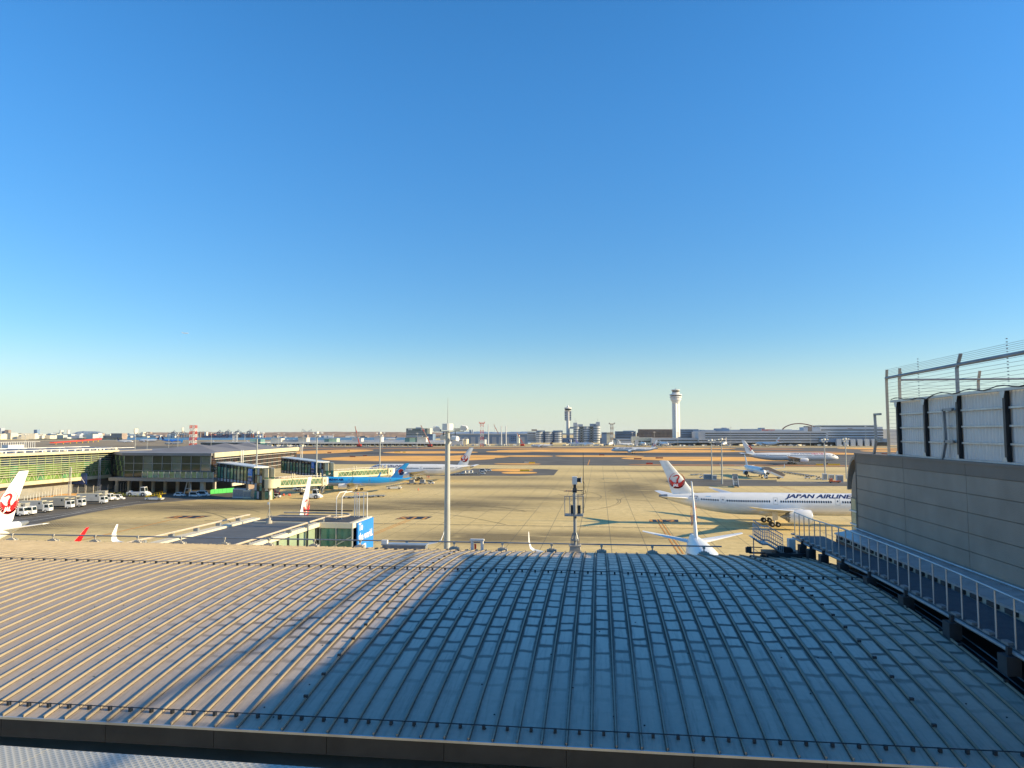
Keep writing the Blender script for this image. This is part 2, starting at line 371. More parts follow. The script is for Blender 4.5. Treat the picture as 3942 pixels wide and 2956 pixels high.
def island(name, x0, x1, yt, yb, z, m, tl=.5, tr=.5, n=14):   # long grass island with tapered ends (image px)
    a = G(x0, (yt + yb) / 2); b = G(x1, (yt + yb) / 2); va = G((x0 + x1) / 2, yb).y; vb = G((x0 + x1) / 2, yt).y
    h = (vb - va) / 2; vm = (va + vb) / 2; pts = []
    L = b.x - a.x; kr = min(tr * h * 3, L * .45); kl = min(tl * h * 3, L * .45); ISL[0] += 1; z += ISL[0] * .006
    for i in range(n + 1):       # right end
        t = -pi / 2 + pi * i / n; pts.append((b.x - kr + cos(t) * kr, vm + sin(t) * h))
    for i in range(n + 1):
        t = pi / 2 + pi * i / n; pts.append((a.x + kl + cos(t) * kl, vm + sin(t) * h))
    return sheet(name, pts, z, m)
sheet('ground', [(-9000, -400), (9000, -400), (9000, 14000), (-9000, 14000)], -.02, 'apron')
sheet('taxiway', [(-1400, G(2305, 1790).y), (1500, G(2305, 1790).y), (1500, G(2305, 1714).y), (-1400, G(2305, 1714).y)], .0, 'asphalt')
sheet('far_apron', [(-1400, G(2305, 1718.5).y), (1500, G(2305, 1718.5).y), (1500, G(2305, 1716).y), (-1400, G(2305, 1716).y)], .012, 'apron')
def vrow(py): return G(2305, py).y
def strip(name, xa, xb, yt, yb, m, z=.02): return sheet(name, [(xa, vrow(yb)), (xb, vrow(yb)), (xb, vrow(yt)), (xa, vrow(yt))], z, m)
strip('runway', -1400, 1500, 1741.5, 1748.5, 'asphalt_dark', .01)
def isl(x0, x1, yt, yb, m='grass_dry', tl=.6, tr=.6): return island('grass_island', x0, x1, yt, yb, .03, m, tl, tr)
isl(1600, 2700, 1722.3, 1724.8); isl(1900, 2860, 1727.5, 1740); isl(1120, 1390, 1728, 1746, tl=.1, tr=3)
isl(1470, 1840, 1734.5, 1744, tl=2, tr=3); isl(1230, 1905, 1752.5, 1774, tl=2.0, tr=.4); isl(1120, 1700, 1722.5, 1726, 'grass_rust')
isl(1870, 2060, 1733, 1739.5, tl=1.2); isl(1930, 2130, 1751, 1757, tl=1.5, tr=1.2); isl(1700, 1960, 1750, 1763, tr=2.0, tl=.5)
isl(2135, 2480, 1750.5, 1757.5, tl=.3, tr=1); isl(2392, 3120, 1757, 1773, tl=.8, tr=1.4); isl(1900, 2083, 1782, 1786.5); isl(2420, 3300, 1786.5, 1792, 'grass_rust')
isl(2866, 3260, 1735, 1742, 'grass_rust', tl=1); isl(3040, 3400, 1742, 1748, tl=1.4); isl(3240, 3460, 1722, 1728.5, tl=1.5); isl(3330, 3560, 1732, 1739, tl=1.3)
isl(2880, 3090, 1724, 1729.5, 'grass_rust', tl=1); isl(2480, 2830, 1722, 1727)
# asphalt bay with its two islands, centre left
q = [G(1820, 1801), G(2100, 1803), G(2150, 1806), G(2132, 1827), G(2000, 1830), G(1760, 1828)]
sheet('asphalt_bay', q, .0, 'asphalt')
isl(1880, 2054, 1803, 1813, tl=1.2); isl(1930, 2068, 1814.5, 1823, tl=.9)
# service roads
sheet('service_road', [G(2560, 1850), G(3290, 1852), G(3290, 1869), G(2600, 1869)], .0, 'asphalt')
sheet('service_road', [G(2600, 1840), G(2990, 1846), G(2990, 1851), G(2560, 1851)], .0, 'asphalt')
pts = [G(-120, 2060), G(60, 2030), G(330, 1975), G(520, 1940), G(760, 1921), G(1060, 1917), G(1080, 1880), G(500, 1850), G(-120, 1900)]
sheet('service_road', pts, .0, 'asphalt')
sheet('service_road', [G(1640, 1806), G(1880, 1806), G(1850, 1830), G(1640, 1830)], .004, 'asphalt')
mb = MB()
def stroke(pts, w, mb, z):
    for a, b in zip(pts, pts[1:]):
        a = Vector((a.x, a.y, 0)); b = Vector((b.x, b.y, 0)); n = Vector((-(b - a).y, (b - a).x, 0)).normalized() * w / 2
        mb.add([(a - n) + UP * z, (b - n) + UP * z, (b + n) + UP * z, (a + n) + UP * z], [(0, 1, 2, 3)])
for py in (1712 + 14, 1749, 1763.0): pass
stroke([G(-60, 2033), G(200, 1991), G(330, 1966), G(480, 1946), G(640, 1928), G(800, 1921)], .35, mb, .02)
stroke([G(60, 1998), G(250, 1975), G(430, 1945), G(540, 1928)], .25, mb, .02)
stroke([G(80, 2013), G(350, 2016), G(1300, 2020)], .15, mb, .02)
for i in range(14): stroke([G(2985 + i * 19, 1854 + i * .2), G(2997 + i * 19, 1854.3 + i * .2)], .4, mb, .02)
for k in range(3):
    for i in range(9):
        a = G(3000 + k * 50, 2010 - 0 * k) + Vector((i * 1.4 + k * 5, -i * 5.0, 0)); stroke([a, a + Vector((.7, -2.6, 0))], .15, mb, .02)
struct('painted_lines', mb, 'line_white', fix=False)
mb = MB()
def dbl(a, b, w=.28, g=.5):
    a = Vector((a.x, a.y, 0)); b = Vector((b.x, b.y, 0)); n = Vector((-(b - a).y, (b - a).x, 0)).normalized() * g
    stroke([a + n, b + n], w, mb, .02); stroke([a - n, b - n], w, mb, .02)
dbl(G(1577, 1998), G(1300, 2110)); dbl(G(2533, 1998), G(2622, 2130), .3, .45)
stroke([G(690, 1992), G(190, 2105)], .5, mb, .02); stroke([G(2270, 1768), G(2263, 1788)], .8, mb, .02)
stroke([G(3000, 1868), G(3085, 1893)], .4, mb, .02)
struct('yellow_guide_lines', mb, 'yellow_line', fix=False)
mb = MB()
v0 = G(2300, 2026).y
for i in range(60): stroke([Vector((-110 + i * 3.05, v0, 0)), Vector((-110 + i * 3.05 + 2.85, v0, 0))], .55, mb, .012)
struct('drain_channel', mb, 'line_dark', fix=False)
mb = MB()
for i in range(70): stroke([Vector((-260, 60 + i * 7.5, 0)), Vector((330, 60 + i * 7.5, 0))], .07, mb, .002 - .012)
for i in range(80): stroke([Vector((-260 + i * 7.5, 60, 0)), Vector((-260 + i * 7.5, 530, 0))], .08, mb, .004 - .012)
struct('slab_joints', mb, 'line_dark', fix=False)
mb = MB(); rt = random.Random(21)
for k in range(46):
    c = G(rt.uniform(2330, 2620), rt.uniform(1835, 1925)); a0 = rt.uniform(0, 2 * pi); R0_ = rt.uniform(25, 70); sg = rt.choice((-1, 1)); pts_ = []
    for i in range(12): pts_.append(Vector((c.x - 14 + R0_ * (cos(a0 + sg * i * .07) - cos(a0)), c.y + R0_ * (sin(a0 + sg * i * .07) - sin(a0)), 0)))
    stroke(pts_, .22, mb, .004 + k * .0002)
for k in range(40):
    c = G(rt.uniform(100, 2100), rt.uniform(1925, 1965)); a0 = rt.uniform(-.5, .5) + pi / 2; R0_ = rt.uniform(40, 120); sg = rt.choice((-1, 1)); pts_ = []
    for i in range(12): pts_.append(Vector((c.x + R0_ * (cos(a0 + sg * i * .05) - cos(a0)), c.y + R0_ * (sin(a0 + sg * i * .05) - sin(a0)), 0)))
    stroke(pts_, .25, mb, .014 + k * .0002)
struct('tyre_marks', mb, 'tyre_mark', fix=False)
# stand numbers painted on black boxes
def stand_mark(a, b, txt, ln):
    a = G(*a); b = G(*b); w = (b - a).length
    mb = MB(); mb.add([a + UP * .012, b + UP * .012, b + UP * .012 + Vector((.5, ln, 0)), a + UP * .012 + Vector((.5, ln, 0))], [(0, 1, 2, 3)])
    o = struct('stand_number_box', mb, 'black', fix=False)
    me = text2d(txt, 1.0, 0, .02); xs = [v.co.x for v in me.vertices]; ys = [v.co.y for v in me.vertices]; W_ = max(xs) - min(xs); H_ = max(ys) - min(ys)
    t = text_on(me, lambda x, y: Vector((a.x + .3 + (x - min(xs)) / W_ * (w - .9), a.y + ln * .1 + (y - min(ys)) / H_ * ln * .8, .024)), 'stand_number', 'yellow_line', None)
    t['kind'] = 'structure'
stand_mark((1520, 1996.5), (1640, 1996.5), 'S11', 6.5); stand_mark((627, 1993), (765, 1993), '311', 6.5)
stand_mark((2500, 2007), (2612, 2007), '112', 5.5); stand_mark((2170, 1890), (2205, 1890), '110', 6); stand_mark((2195, 1845), (2238, 1845), '111', 6)

# ------------------------------------------------------------------ the curved roof in front
def zr(v): return H - 5.29 - .00717 * (v - 26.5) ** 2
UR = 9.3; SP = .5; NP = 90; V0, V1 = 14.76, 36.4
vv = [V0 + (V1 - V0) * i / 30 for i in range(31)]
roof = thing('curved_roof', 'long curved roof of weathered metal strips with raised seams, filling the foreground', 'roof')
mb = MB()
for i in range(30):
    a, b = vv[i], vv[i + 1]; mb.add([(-SP, a, zr(a)), (0, a, zr(a)), (0, b, zr(b)), (-SP, b, zr(b))], [(0, 1, 2, 3)])
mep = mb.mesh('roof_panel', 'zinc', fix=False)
bm = bmesh.new(); bm.from_mesh(mep); bmesh.ops.remove_doubles(bm, verts=bm.verts, dist=.001); bm.to_mesh(mep); bm.free()
for p in mep.polygons: p.use_smooth = True
mk('seam_metal', (.30, .255, .19), .5, .0, .12, 1.5)
mb = MB()
rings = [[(-.009, v, zr(v)), (.009, v, zr(v)), (.009, v, zr(v) + .045), (-.009, v, zr(v) + .045)] for v in vv]; mb.loft(rings)
rings = [[(-.017, v, zr(v) + .043), (.017, v, zr(v) + .043), (.017, v, zr(v) + .062), (-.017, v, zr(v) + .062)] for v in vv]; mb.loft(rings)
mes = mb.mesh('seam', 'seam_metal')
mec = MB().box(-.05, .05, -.035, .035, .03, .10).mesh('seam_clip', 'dull_steel')
for i in range(NP):
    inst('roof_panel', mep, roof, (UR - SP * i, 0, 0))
    inst('seam', mes, roof, (UR - SP * i, 0, 0))
mb = MB()                      # snow-guard cables and their clamps
for v, hgt in ((27.4, .09), (15.2, .08)):
    mb.tube((UR - NP * SP, v, zr(v) + hgt), (UR, v, zr(v) + hgt), .012, 5)
    for i in range(NP): mb.box(UR - SP * i - .28, UR - SP * i - .22, v - .04, v + .04, zr(v) + .0, zr(v) + hgt)
for row, us in ((5, 1), (32, 2), (0, 1)):
    for k in range(18):
        v = 16 + k * 1.05; mb.box(UR - SP * row - .045, UR - SP * row + .045, v - .03, v + .03, zr(v) + .05, zr(v) + .11)
for k in range(90):
    u = random.uniform(-16, 9); v = random.uniform(14.8, 30); mb.lathe([(zr(v), .022), (zr(v) + .015, .018)], (u, v, 0), 6)
mb.build('seam_clamps', 'dark_steel', roof, kind='stuff')
mb = MB()
z0 = zr(V0); mb.box(UR - NP * SP, UR + .1, V0 - .05, V0, z0 - .04, z0 + .008); mb.build('eaves_trim', 'steel', roof)
for i in range(18):
    mb = MB(); mb.box(UR - (i + 1) * 2.5 + .006, UR - i * 2.5 - .006, V0 - .03, V0 + .04, z0 - .42, z0 - .042); mb.build('fascia_panel', 'fascia', roof)
mb = MB(); mb.box(UR - NP * SP, UR + .05, V0 + .3, V1 - .1, 0, z0 - 1.0); mb.box(UR - NP * SP, UR + .05, V1 - .12, V1 - .02, 0, zr(V1) - .03); mb.build('wall', 'concrete_wall', roof)
# lower dimpled roof nearest the viewer
low = thing('lower_roof', 'dimpled pale sheet roof below the dark fascia at the bottom left edge', 'roof')
ra, rb = G(-300, 2846, H - 5.2), G(1900, 3000, H - 5.2); dr_ = (rb - ra).normalized(); nr_ = Vector((dr_.y, -dr_.x, 0))
for i in range(6):
    p = ra + dr_ * (i * 2.4); q = ra + dr_ * (i * 2.4 + 2.39); mb = MB()
    mb.prism([(p.x, p.y), (q.x, q.y), (q.x + nr_.x * 4, q.y + nr_.y * 4), (p.x + nr_.x * 4, p.y + nr_.y * 4)], H - 5.3, H - 5.2, 'xy'); mb.build('roof_panel', 'dimple', low)
mb = MB(); mb.box(UR - NP * SP, UR + 3.4, 13.76, V0 + .3, z0 - 1.1, z0 - .95); mb.build('gutter', 'black', low)
# pipe rail on its little feet along the far edge
rail = thing('edge_rail', 'single pipe rail on small block feet along the far edge of the curved roof', 'rail')
zt = zr(36.0)
MB().tube((UR - NP * SP, 36.05, zt + .36), (5.9, 36.05, zt + .42), .035, 8).build('pipe', 'dull_steel', rail)
mft = MB(); mft.box(-.24, .24, -.15, .15, -.03, .12); mft.box(-.14, .14, -.1, .1, .12, .17); mft.tube((0, 0, .17), (0, 0, .38), .035, 6); mft.box(-.06, .06, -.06, .06, .30, .42)
mfm = mft.mesh('rail_foot', 'concrete_wall')
for i in range(18): inst('rail_foot', mfm, rail, (5.05 - i * 2.48, 36.02, zt))
for x, y, lab, hh in ((-9.7, 35.2, 'small white bracket box on the roof edge left of the tall mast', .3), (-6.1, 35.6, 'small pale frame with a red mark on the roof edge right of the tall mast', .34)):
    t = thing('roof_vent', lab, 'roof vent', (x, y, zr(y)))
    if hh > .32:
        for s in (-1, 1): MB().box(s * .25 - .06, s * .25 + .06, -.1, .1, 0, .5).build('frame_leg', 'white_matte', t)
        MB().box(-.35, .35, -.12, .12, .5, .58).build('crossbar', 'white_matte', t); MB().box(-.12, -.02, -.14, -.12, .1, .35).build('mark', 'red_orange', t)
    else:
        MB().box(-1.1, 1.1, -.25, .25, .08, hh - .06).build('body', 'dull_steel', t); MB().box(-1.15, 1.15, -.3, .3, hh - .06, hh).build('cover', 'steel', t); MB().box(-1.2, -.9, -.1, .1, hh, .46).build('bracket', 'white_matte', t)

# camera pole on the roof edge
cpx = V(2214, 2118, 35.7); P0 = thing('camera_pole', 'steel camera pole with a small railed platform and whip aerial on the roof edge', 'camera pole', (cpx.x, 35.7, zr(35.7)))
mb = MB(); mb.loft([[(-.33, -.33, -.05), (.33, -.33, -.05), (.33, .33, -.05), (-.33, .33, -.05)], [(-.27, -.27, .1), (.27, -.27, .1), (.27, .27, .1), (-.27, .27, .1)], [(-.25, -.25, .34), (.25, -.25, .34), (.25, .25, .34), (-.25, .25, .34)]]); mb.box(-.3, .3, -.3, .3, .34, .38); mb.build('base_block', 'concrete_wall', P0)
MB().tube((0, 0, .38), (0, 0, 3.05), .085, 14).build('pole', 'dull_steel', P0, True)
mb = MB(); mb.lathe([(.38, .19), (.39, .2), (.40, .19)], n=12); mb.lathe([(.60, .20), (.66, .20)], n=16)
for k in range(8):
    a = k * pi / 4; c, s = cos(a), sin(a); mb.beam((c * .2, s * .2, .38), (c * .2, s * .2, .68), .03); mb.beam((c * .2, s * .2, .68), (c * .09, s * .09, .98), .03)
mb.build('base_flange', 'dull_steel', P0)
mb = MB(); mb.box(-.5, .42, -.4, .42, 1.82, 1.87)
for k in range(16): mb.box(-.49 + k * .056, -.47 + k * .056, -.4, .42, 1.87, 1.885)
mb.build('platform', 'dull_steel', P0)
for (x, y) in ((-.48, -.38), (-.24, -.38), (.40, -.38), (.40, .40), (-.1, .40), (.15, .40)):
    MB().tube((x, y, 1.87), (x, y, 2.78), .018, 6).build('rail_post', 'dull_steel', P0)
mb = MB(); mb.path([(-.5, -.38, 2.8), (.42, -.38, 2.8), (.42, .4, 2.8), (-.14, .4, 2.8)], .02); mb.build('top_rail', 'dull_steel', P0)
MB().box(-.22, -.06, .1, .25, 1.9, 2.3).build('control_box', 'dark_steel', P0); MB().box(.12, .28, .1, .25, 1.9, 2.3).build('control_box', 'dark_steel', P0)
mb = MB(); mb.tube((-.1, 0, 3.05), (.1, 0, 3.05), .12, 8); mb.box(-.07, .07, -.07, .07, 3.05, 3.35); mb.box(-.02, .4, -.02, .02, 3.03, 3.07); mb.build('pan_head', 'dark_steel', P0)
MB().box(-.12, .12, -.16, .16, 3.36, 3.74).build('camera_housing', 'white_matte', P0)
mb = MB(); mb.lathe([(.12, .11), (.28, .11), (.30, .13)], (0, 0, 3.57), 10, 'x'); mb.build('spotlight', 'dark_steel', P0); MB().box(.31, .34, -.15, .15, 3.42, 3.72).build('spotlight_glass', 'white_paint', P0)
MB().tube((.42, .4, 1.9), (.42, .4, 4.9), .022, 6, .012).build('aerial', 'dark_steel', P0)
mb = MB(); mb.path([(.42, .4, 3.5), (.5, .4, 3.3), (.48, .38, 3.1), (.55, .38, 2.9), (.3, .3, 2.82)], .01, 5); mb.build('cable', 'black', P0)

# ------------------------------------------------------------------ grey end building on the right
UW = 12.1; VE = 35.6; VN = 7.0
gb = thing('grey_annexe', 'grey panelled end wall of the annexe beside the roof walkway', 'building')
zl = [H - d for d in (1.40, 2.0, 2.62, 3.30, 3.89, 4.60)]
mk('wall_panel', (.30, .25, .20), .75, 0, .14, .7, .5, 30)
mk('wall_cap', (.19, .155, .125), .7, 0, .08, 1, .3, 30)
vj = [VE, 30.3, 25.4, 20.4, 15.4, 11.0, VN]
MB().box(UW + .04, UW + 12, VN, VE - .02, 0, H - .96).build('core_wall', 'wall_cap', gb)
for a, b in zip(vj, vj[1:]):
    for zt_, zb_ in zip(zl, zl[1:]):
        MB().box(UW, UW + .04, b + .012, a - .012, zb_ + .014, zt_ - .014).build('wall_panel', 'wall_panel', gb)
    MB().box(UW - .02, UW + .04, b + .01, a - .01, zl[0] + .005, H - 1.02).build('cap_panel', 'wall_cap', gb)
MB().box(UW - .06, UW + .5, VN, VE + .06, H - 1.02, H - .94).build('coping', 'wall_cap', gb)
MB().box(UW - .03, UW + 12, VE - .02, VE + .05, 0, H - .96).build('end_wall', 'wall_cap', gb)
# curved hood and glazed strip at the far corner
mb = MB(); arc = [(VE + .05 + 1.15 * sin(t), H - 2.75 + 1.65 * cos(t)) for t in [i * pi / 2 / 10 for i in range(11)]]
inn = [(VE + .05 + 1.02 * sin(t), H - 2.75 + 1.50 * cos(t)) for t in [i * pi / 2 / 10 for i in range(11)]]
mb.prism(arc + inn[::-1], UW - .05, UW + 11, 'yz'); mb.build('curved_hood', 'wall_panel', gb)
mb = MB(); ar2 = [(VE + .05 + .85 * sin(t), H - 3.1 + 1.35 * cos(t)) for t in [i * pi / 2 / 8 for i in range(9)]]; mb.prism([(VE + .05, H - 3.1)] + [(VE + .05, H - 1.75)] + ar2[1:], UW + .05, UW + 10.5, 'yz'); mb.build('hood_side', 'wall_panel', gb)
MB().box(UW + .03, UW + 10.2, VE + .06, VE + .95, H - 5.2, H - 3.1).build('window_reveal', 'wall_cap', gb)
for k in range(3):
    za = H - 3.14 - k * .62; MB().box(UW - .0, UW + .03, VE + .22, VE + .78, za - .56, za).build('window_pane', 'glass_pale', gb); MB().box(UW - .05, UW + .03, VE + .1, VE + .95, za - .62, za - .56).build('mullion', 'white_matte', gb)
# ledge of small roof slabs below the wall
for i in range(46):
    v = VE - .05 - i * .62; mb = MB()
    mb.loft([[(11.0, v - .605, H - 4.76), (UW - .004, v - .605, H - 4.55), (UW - .004, v - .605, H - 4.50), (11.0, v - .605, H - 4.70)], [(11.0, v, H - 4.76), (UW - .004, v, H - 4.55), (UW - .004, v, H - 4.50), (11.0, v, H - 4.70)]]); mb.build('ledge_slab', 'steel', gb)
MB().box(11.08, UW + .02, VN, VE - .06, H - 5.3, H - 4.78).build('ledge_wall', 'concrete_wall', gb)
mb = MB()
for i in range(30): mb.box(10.98, 11.08, VE - .5 - i * .92 - .5, VE - .5 - i * .92, H - 4.90, H - 4.77)
mb.build('ledge_brackets', 'dark_steel', gb, kind='stuff')

# screen of corrugated sheets with the wire fence on top of the wall
fe = thing('roof_screen_fence', 'corrugated white screen with steel posts and strung wires on top of the grey wall', 'fence')
fp = [31.3, 28.8, 26.3, 23.4, 20.4, 17.4, 14.4, 11.4, 8.4, 5.4]; XP = UW + .28; ZB = H - .92; ZT = H + 1.31
def corr(a, b, z0, z1):
    mb = MB(); n = int((a - b) / .05); vs = []
    for i in range(n + 1):
        y = b + (a - b) * i / n; dx = (0, .045, .045, 0)[i % 4]; vs += [(XP + dx + .085, y, z0), (XP + dx + .085, y, z1)]
    mb.add(vs, [(2 * i, 2 * i + 1, 2 * i + 3, 2 * i + 2) for i in range(n)]); return mb
mk('corrugated', (.54, .54, .54), .45, .2, .06, 1.5)
for a, b in zip(fp, fp[1:]):
    corr(a + (.3 if a > 31 else -.006), b + .006, ZB + .02, ZT - .0).build('corrugated_sheet', 'corrugated', fe, fix=False)
    for k in range(3): z = ZB + .56 * (k + 1) + .02; MB().box(XP - .0, XP + .07, b + .12, a - .12, z - .03, z + .03).build('purlin', 'steel', fe)
for a in fp[:-1]:
    mb = MB(); mb.box(XP - .07, XP - .055, a - .065, a + .065, ZB - .1, ZT); mb.box(XP - .055, XP + .06, a - .008, a + .008, ZB - .1, ZT); mb.box(XP + .06, XP + .075, a - .075, a + .075, ZB - .1, ZT); mb.build('post', 'dark_steel', fe)
    mb = MB(); mb.prism([(a - .15, ZT - .02), (a + .15, ZT - .02), (a + .07, ZT - .24), (a - .07, ZT - .24)], XP - .105, XP - .092, 'yz'); mb.build('gusset_plate', 'steel', fe); mb = MB(); mb.prism([(a - .15, ZB - .05), (a + .15, ZB - .05), (a + .07, ZB + .18), (a - .07, ZB + .18)], XP - .105, XP - .092, 'yz'); mb.build('gusset_plate', 'steel', fe)
MB().box(XP - .12, XP + .06, fp[-1], fp[0] + .5, ZT - .02, ZT + .07).build('top_beam', 'steel', fe)
MB().box(XP - .12, XP + .06, fp[-1], fp[0] + .9, ZB - .08, ZB + .04).build('bottom_beam', 'steel', fe)
mb = MB(); pp = [(XP - .14, fp[0] + .3 - i * .4, ZT + .1 + .05 * sin(i * 1.3) - (.1 if 4 < i < 9 else 0)) for i in range(36)]; mb.path(pp, .018, 5); mb.build('cable', 'dark_steel', fe)
# square bent brackets standing outside the screen
for a in (32.9, 26.5):
    mb = MB(); x = XP - .12
    mb.beam((x, a + .95, ZB - .25), (x, a + .55, ZB + .62), .09); mb.beam((x, a + .55, ZB + .6), (x, a + .62, ZB + 1.75), .09); mb.beam((x, a + .66, ZB + 1.75), (x, a - .05, ZB + 1.75), .09); mb.beam((x, a + .55, ZB + .62), (x, a - .05, ZB + .62), .09)
    mb.build('bent_bracket', 'dull_steel', fe)
def upper_post(x, y, mt, dirx, diry, base):
    mb = MB(); mb.beam((x, y, base), (x, y, ZT + .92), .10, .07); k = Vector((dirx, diry, 0)) * .28
    mb.beam((x, y, ZT + .90), (x + k.x, y + k.y, ZT + 1.38), .10, .06)
    mb.build('fence_post', mt, fe)
for a, b in ((32.4, ZB - .05), (26.3, ZT), (20.2, ZT), (14.1, ZT), (8.4, ZT)): upper_post(XP, a, 'tan_post' if a > 30 else 'dull_steel', 0, -1.1 if a < 30 else -.3, b)
XF = [XP + 1.0 + 3.3 * k for k in range(6)]
upper_post(XP + .25, 31.7, 'tan_post', 0, -.3, ZB)
for x in XF: upper_post(x, 33.6, 'tan_post', 0, -.6, ZB - .2)
MB().tube((XP, 32.45, ZT + 1.02), (XP, 5.4, ZT + 1.0), .06, 8).build('top_pipe', 'dull_steel', fe)
MB().tube((XP + .95, 33.5, ZT + 1.02), (XF[-1], 33.5, ZT + 1.02), .045, 8).build('far_pipe', 'dull_steel', fe)
mb = MB()
for k in range(7): z = ZT + .14 + k * .13; mb.tube((XP, 32.4, z), (XP, 5.4, z), .006, 3, cap=False); mb.tube((XP + .95, 33.6, z), (XF[-1], 33.6, z), .006, 3, cap=False)
for k in range(6): mb.tube((XP, 32.35 - .02 * k, ZT + 1.08 + k * .06), (XP, 5.4, ZT + 1.08 + k * .06), .006, 3, cap=False)
for k in range(14): z = ZB + .2 + k * .16; mb.tube((XP, 32.4, z), (XP + .25, 31.7, z), .006, 3, cap=False)
for a in (29.3, 23.2, 17.3): 
    for k in range(15): mb.box(XP - .02, XP + .02, a - .015, a + .015, ZT + .12 + k * .1, ZT + .15 + k * .1)
mb.build('wires', 'dull_steel', fe, kind='stuff')
for i in range(4): MB().box(UW + .9, UW + .96, 17 + i * 4.5, 17 + i * 4.5 + 4.4, ZB - .1, ZB + .0).build('kerb_block', 'orange', fe)

# ------------------------------------------------------------------ walkway
wk = thing('roof_walkway', 'narrow blue-shaded steel walkway with handrail between the curved roof and the grey wall', 'walkway')
def zk(v): return H - 4.93 - .0022 * (min(v, 34) - 25) ** 2
vs_ = [12.5 + .82 * i for i in range(31)]
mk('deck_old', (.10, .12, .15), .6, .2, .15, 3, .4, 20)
for a, b in zip(vs_, vs_[1:]):
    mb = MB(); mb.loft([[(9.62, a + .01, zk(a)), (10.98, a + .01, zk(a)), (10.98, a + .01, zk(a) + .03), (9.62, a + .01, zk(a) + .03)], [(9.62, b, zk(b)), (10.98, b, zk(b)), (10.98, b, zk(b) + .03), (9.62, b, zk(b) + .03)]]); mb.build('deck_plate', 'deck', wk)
mps = MB().tube((0, 0, 0), (0, 0, 1.18), .024, 8).mesh('rail_post', 'steel')
for v in vs_[1:]: inst('rail_post', mps, wk, (9.62, v, zk(v)))
mpr = MB().tube((0, 0, 0), (0, 0, 1.05), .022, 8).mesh('rail_post', 'steel')
for nm, x, h, r in (('handrail', 9.62, 1.18, .028), ('edge_tube', 9.52, -.06, .05)):
    mb = MB(); mb.path([(x, v, zk(v) + h) for v in vs_], r, 8); mb.build(nm, 'steel' if nm == 'handrail' else 'dull_steel', wk, True)
mb = MB(); mb.path([(UW - .16, v, H - 4.0 - .45) for v in (VN, VE)], .028, 6); mb.build('wall_tube', 'steel', wk)
mb = MB()
for a, b in zip(vs_, vs_[1:]): mb.beam((9.66, a, zk(a) - .05), (9.66, b, zk(b) - .05), .05, .12)
for v in vs_[::1]: mb.box(9.55, 9.7, v + .2, v + .5, zk(v) + .02, zk(v) + .09)
mb.build('side_beam', 'dull_steel', wk)
mf = MB(); mf.box(-.16, .16, -.2, .2, -.55, -.12); mf.box(-.05, .05, -.05, .05, -.12, .06); mfo = mf.mesh('support_block', 'dark_steel')
for v in (13.4, 15.6, 18.2, 20.9, 23.8, 26.8, 29.6, 32.0, 33.8, 35.2): inst('support_block', mfo, wk, (9.44, v, zk(v)))
MB().box(11.065, 11.078, VN, VE - .06, H - 6.9, H - 4.98).build('skirt_panel', 'dark_steel', wk)
gt = thing('side_gutter', 'dark gutter with thin pipes running under the walkway beside the curved roof', 'gutter')
mb = MB(); mb.loft([[(UR + .08, v, zr(v) - .35), (11.06, v, zr(v) - .35), (11.06, v, zr(v) - .30), (UR + .08, v, zr(v) - .30)] for v in vv]); mb.build('gutter_floor', 'black', gt)
for x, h in ((9.22, .02), (9.55, -.1), (9.75, -.05)):
    mb = MB(); mb.path([(x + .1, v, zr(v) + h) for v in vv], .018, 5); mb.build('pipe', 'dull_steel', gt)
mb = MB(); mb.loft([[(UR, v, zr(v) - .3), (UR + .05, v, zr(v) - .3), (UR + .05, v, zr(v) + .03), (UR, v, zr(v) + .03)] for v in vv]); mb.build('edge_flashing', 'dull_steel', gt)

# maintenance stair and trolley at the head of the walkway
ms = thing('maintenance_stair', 'small galvanised stair with barred railings over black machinery at the far roof corner', 'stair')
zs = zr(35.6)
def rpt(x, y, z): return (x, y, zs + z)
bl = [(7.15, .95), (7.55, .68), (7.80, .68), (8.5, .28)]
def lerpl(t, off):
    xs = [p[0] for p in bl]; x = xs[0] + (xs[-1] - xs[0]) * t
    for a, b in zip(bl, bl[1:]):
        if a[0] <= x <= b[0] + 1e-6: return x, a[1] + (b[1] - a[1]) * (x - a[0]) / (b[0] - a[0])
    return x, bl[-1][1]
for side, y, x_off in (('a', 34.9, 0), ('b', 36.3, .33)):
    mb = MB(); top = []; bot = []
    for i in range(17):
        x, z = lerpl(i / 16, 0); MB().tube(rpt(x + x_off, y, z), rpt(x + x_off, y, z + .68), .012, 6).build('baluster', 'pale_grey', ms)
        top.append(rpt(x + x_off, y, z + .68)); bot.append(rpt(x + x_off, y, z))
    mb.path(top, .026, 6); mb.build('handrail', 'pale_grey', ms)
    MB().path([(p[0], p[1], p[2] - .3) for p in top], .014, 5).build('mid_rail', 'steel', ms)
    mb = MB(); 
    for a, b in zip(bot, bot[1:]): mb.beam(a, b, .04, .07)
    mb.build('stringer', 'dull_steel', ms)
for i in range(9):
    x, z = lerpl((i + .5) / 9, 0); MB().box(x, x + .12, 34.92, 36.28, zs + z - .03, zs + z).build('tread', 'steel', ms)
for x in (7.17, 8.48): MB().beam(rpt(x, 34.9, -.1), rpt(x, 34.9, .95 if x < 8 else .3), .04).build('stair_leg', 'dull_steel', ms)
mb = MB(); mb.box(7.7, 9.5, 34.7, 35.9, zs + .06, zs + .30); mb.box(7.0, 7.8, 35.0, 35.2, zs + .22, zs + .28); mb.build('trolley_frame', 'dark_steel', ms)
for x in (7.55, 7.9, 9.0, 9.35): MB().lathe([(-.08, .14), (.08, .14)], (x, 34.75, zs + .10), 12, 'y').build('wheel', 'rubber', ms)
mb = MB()
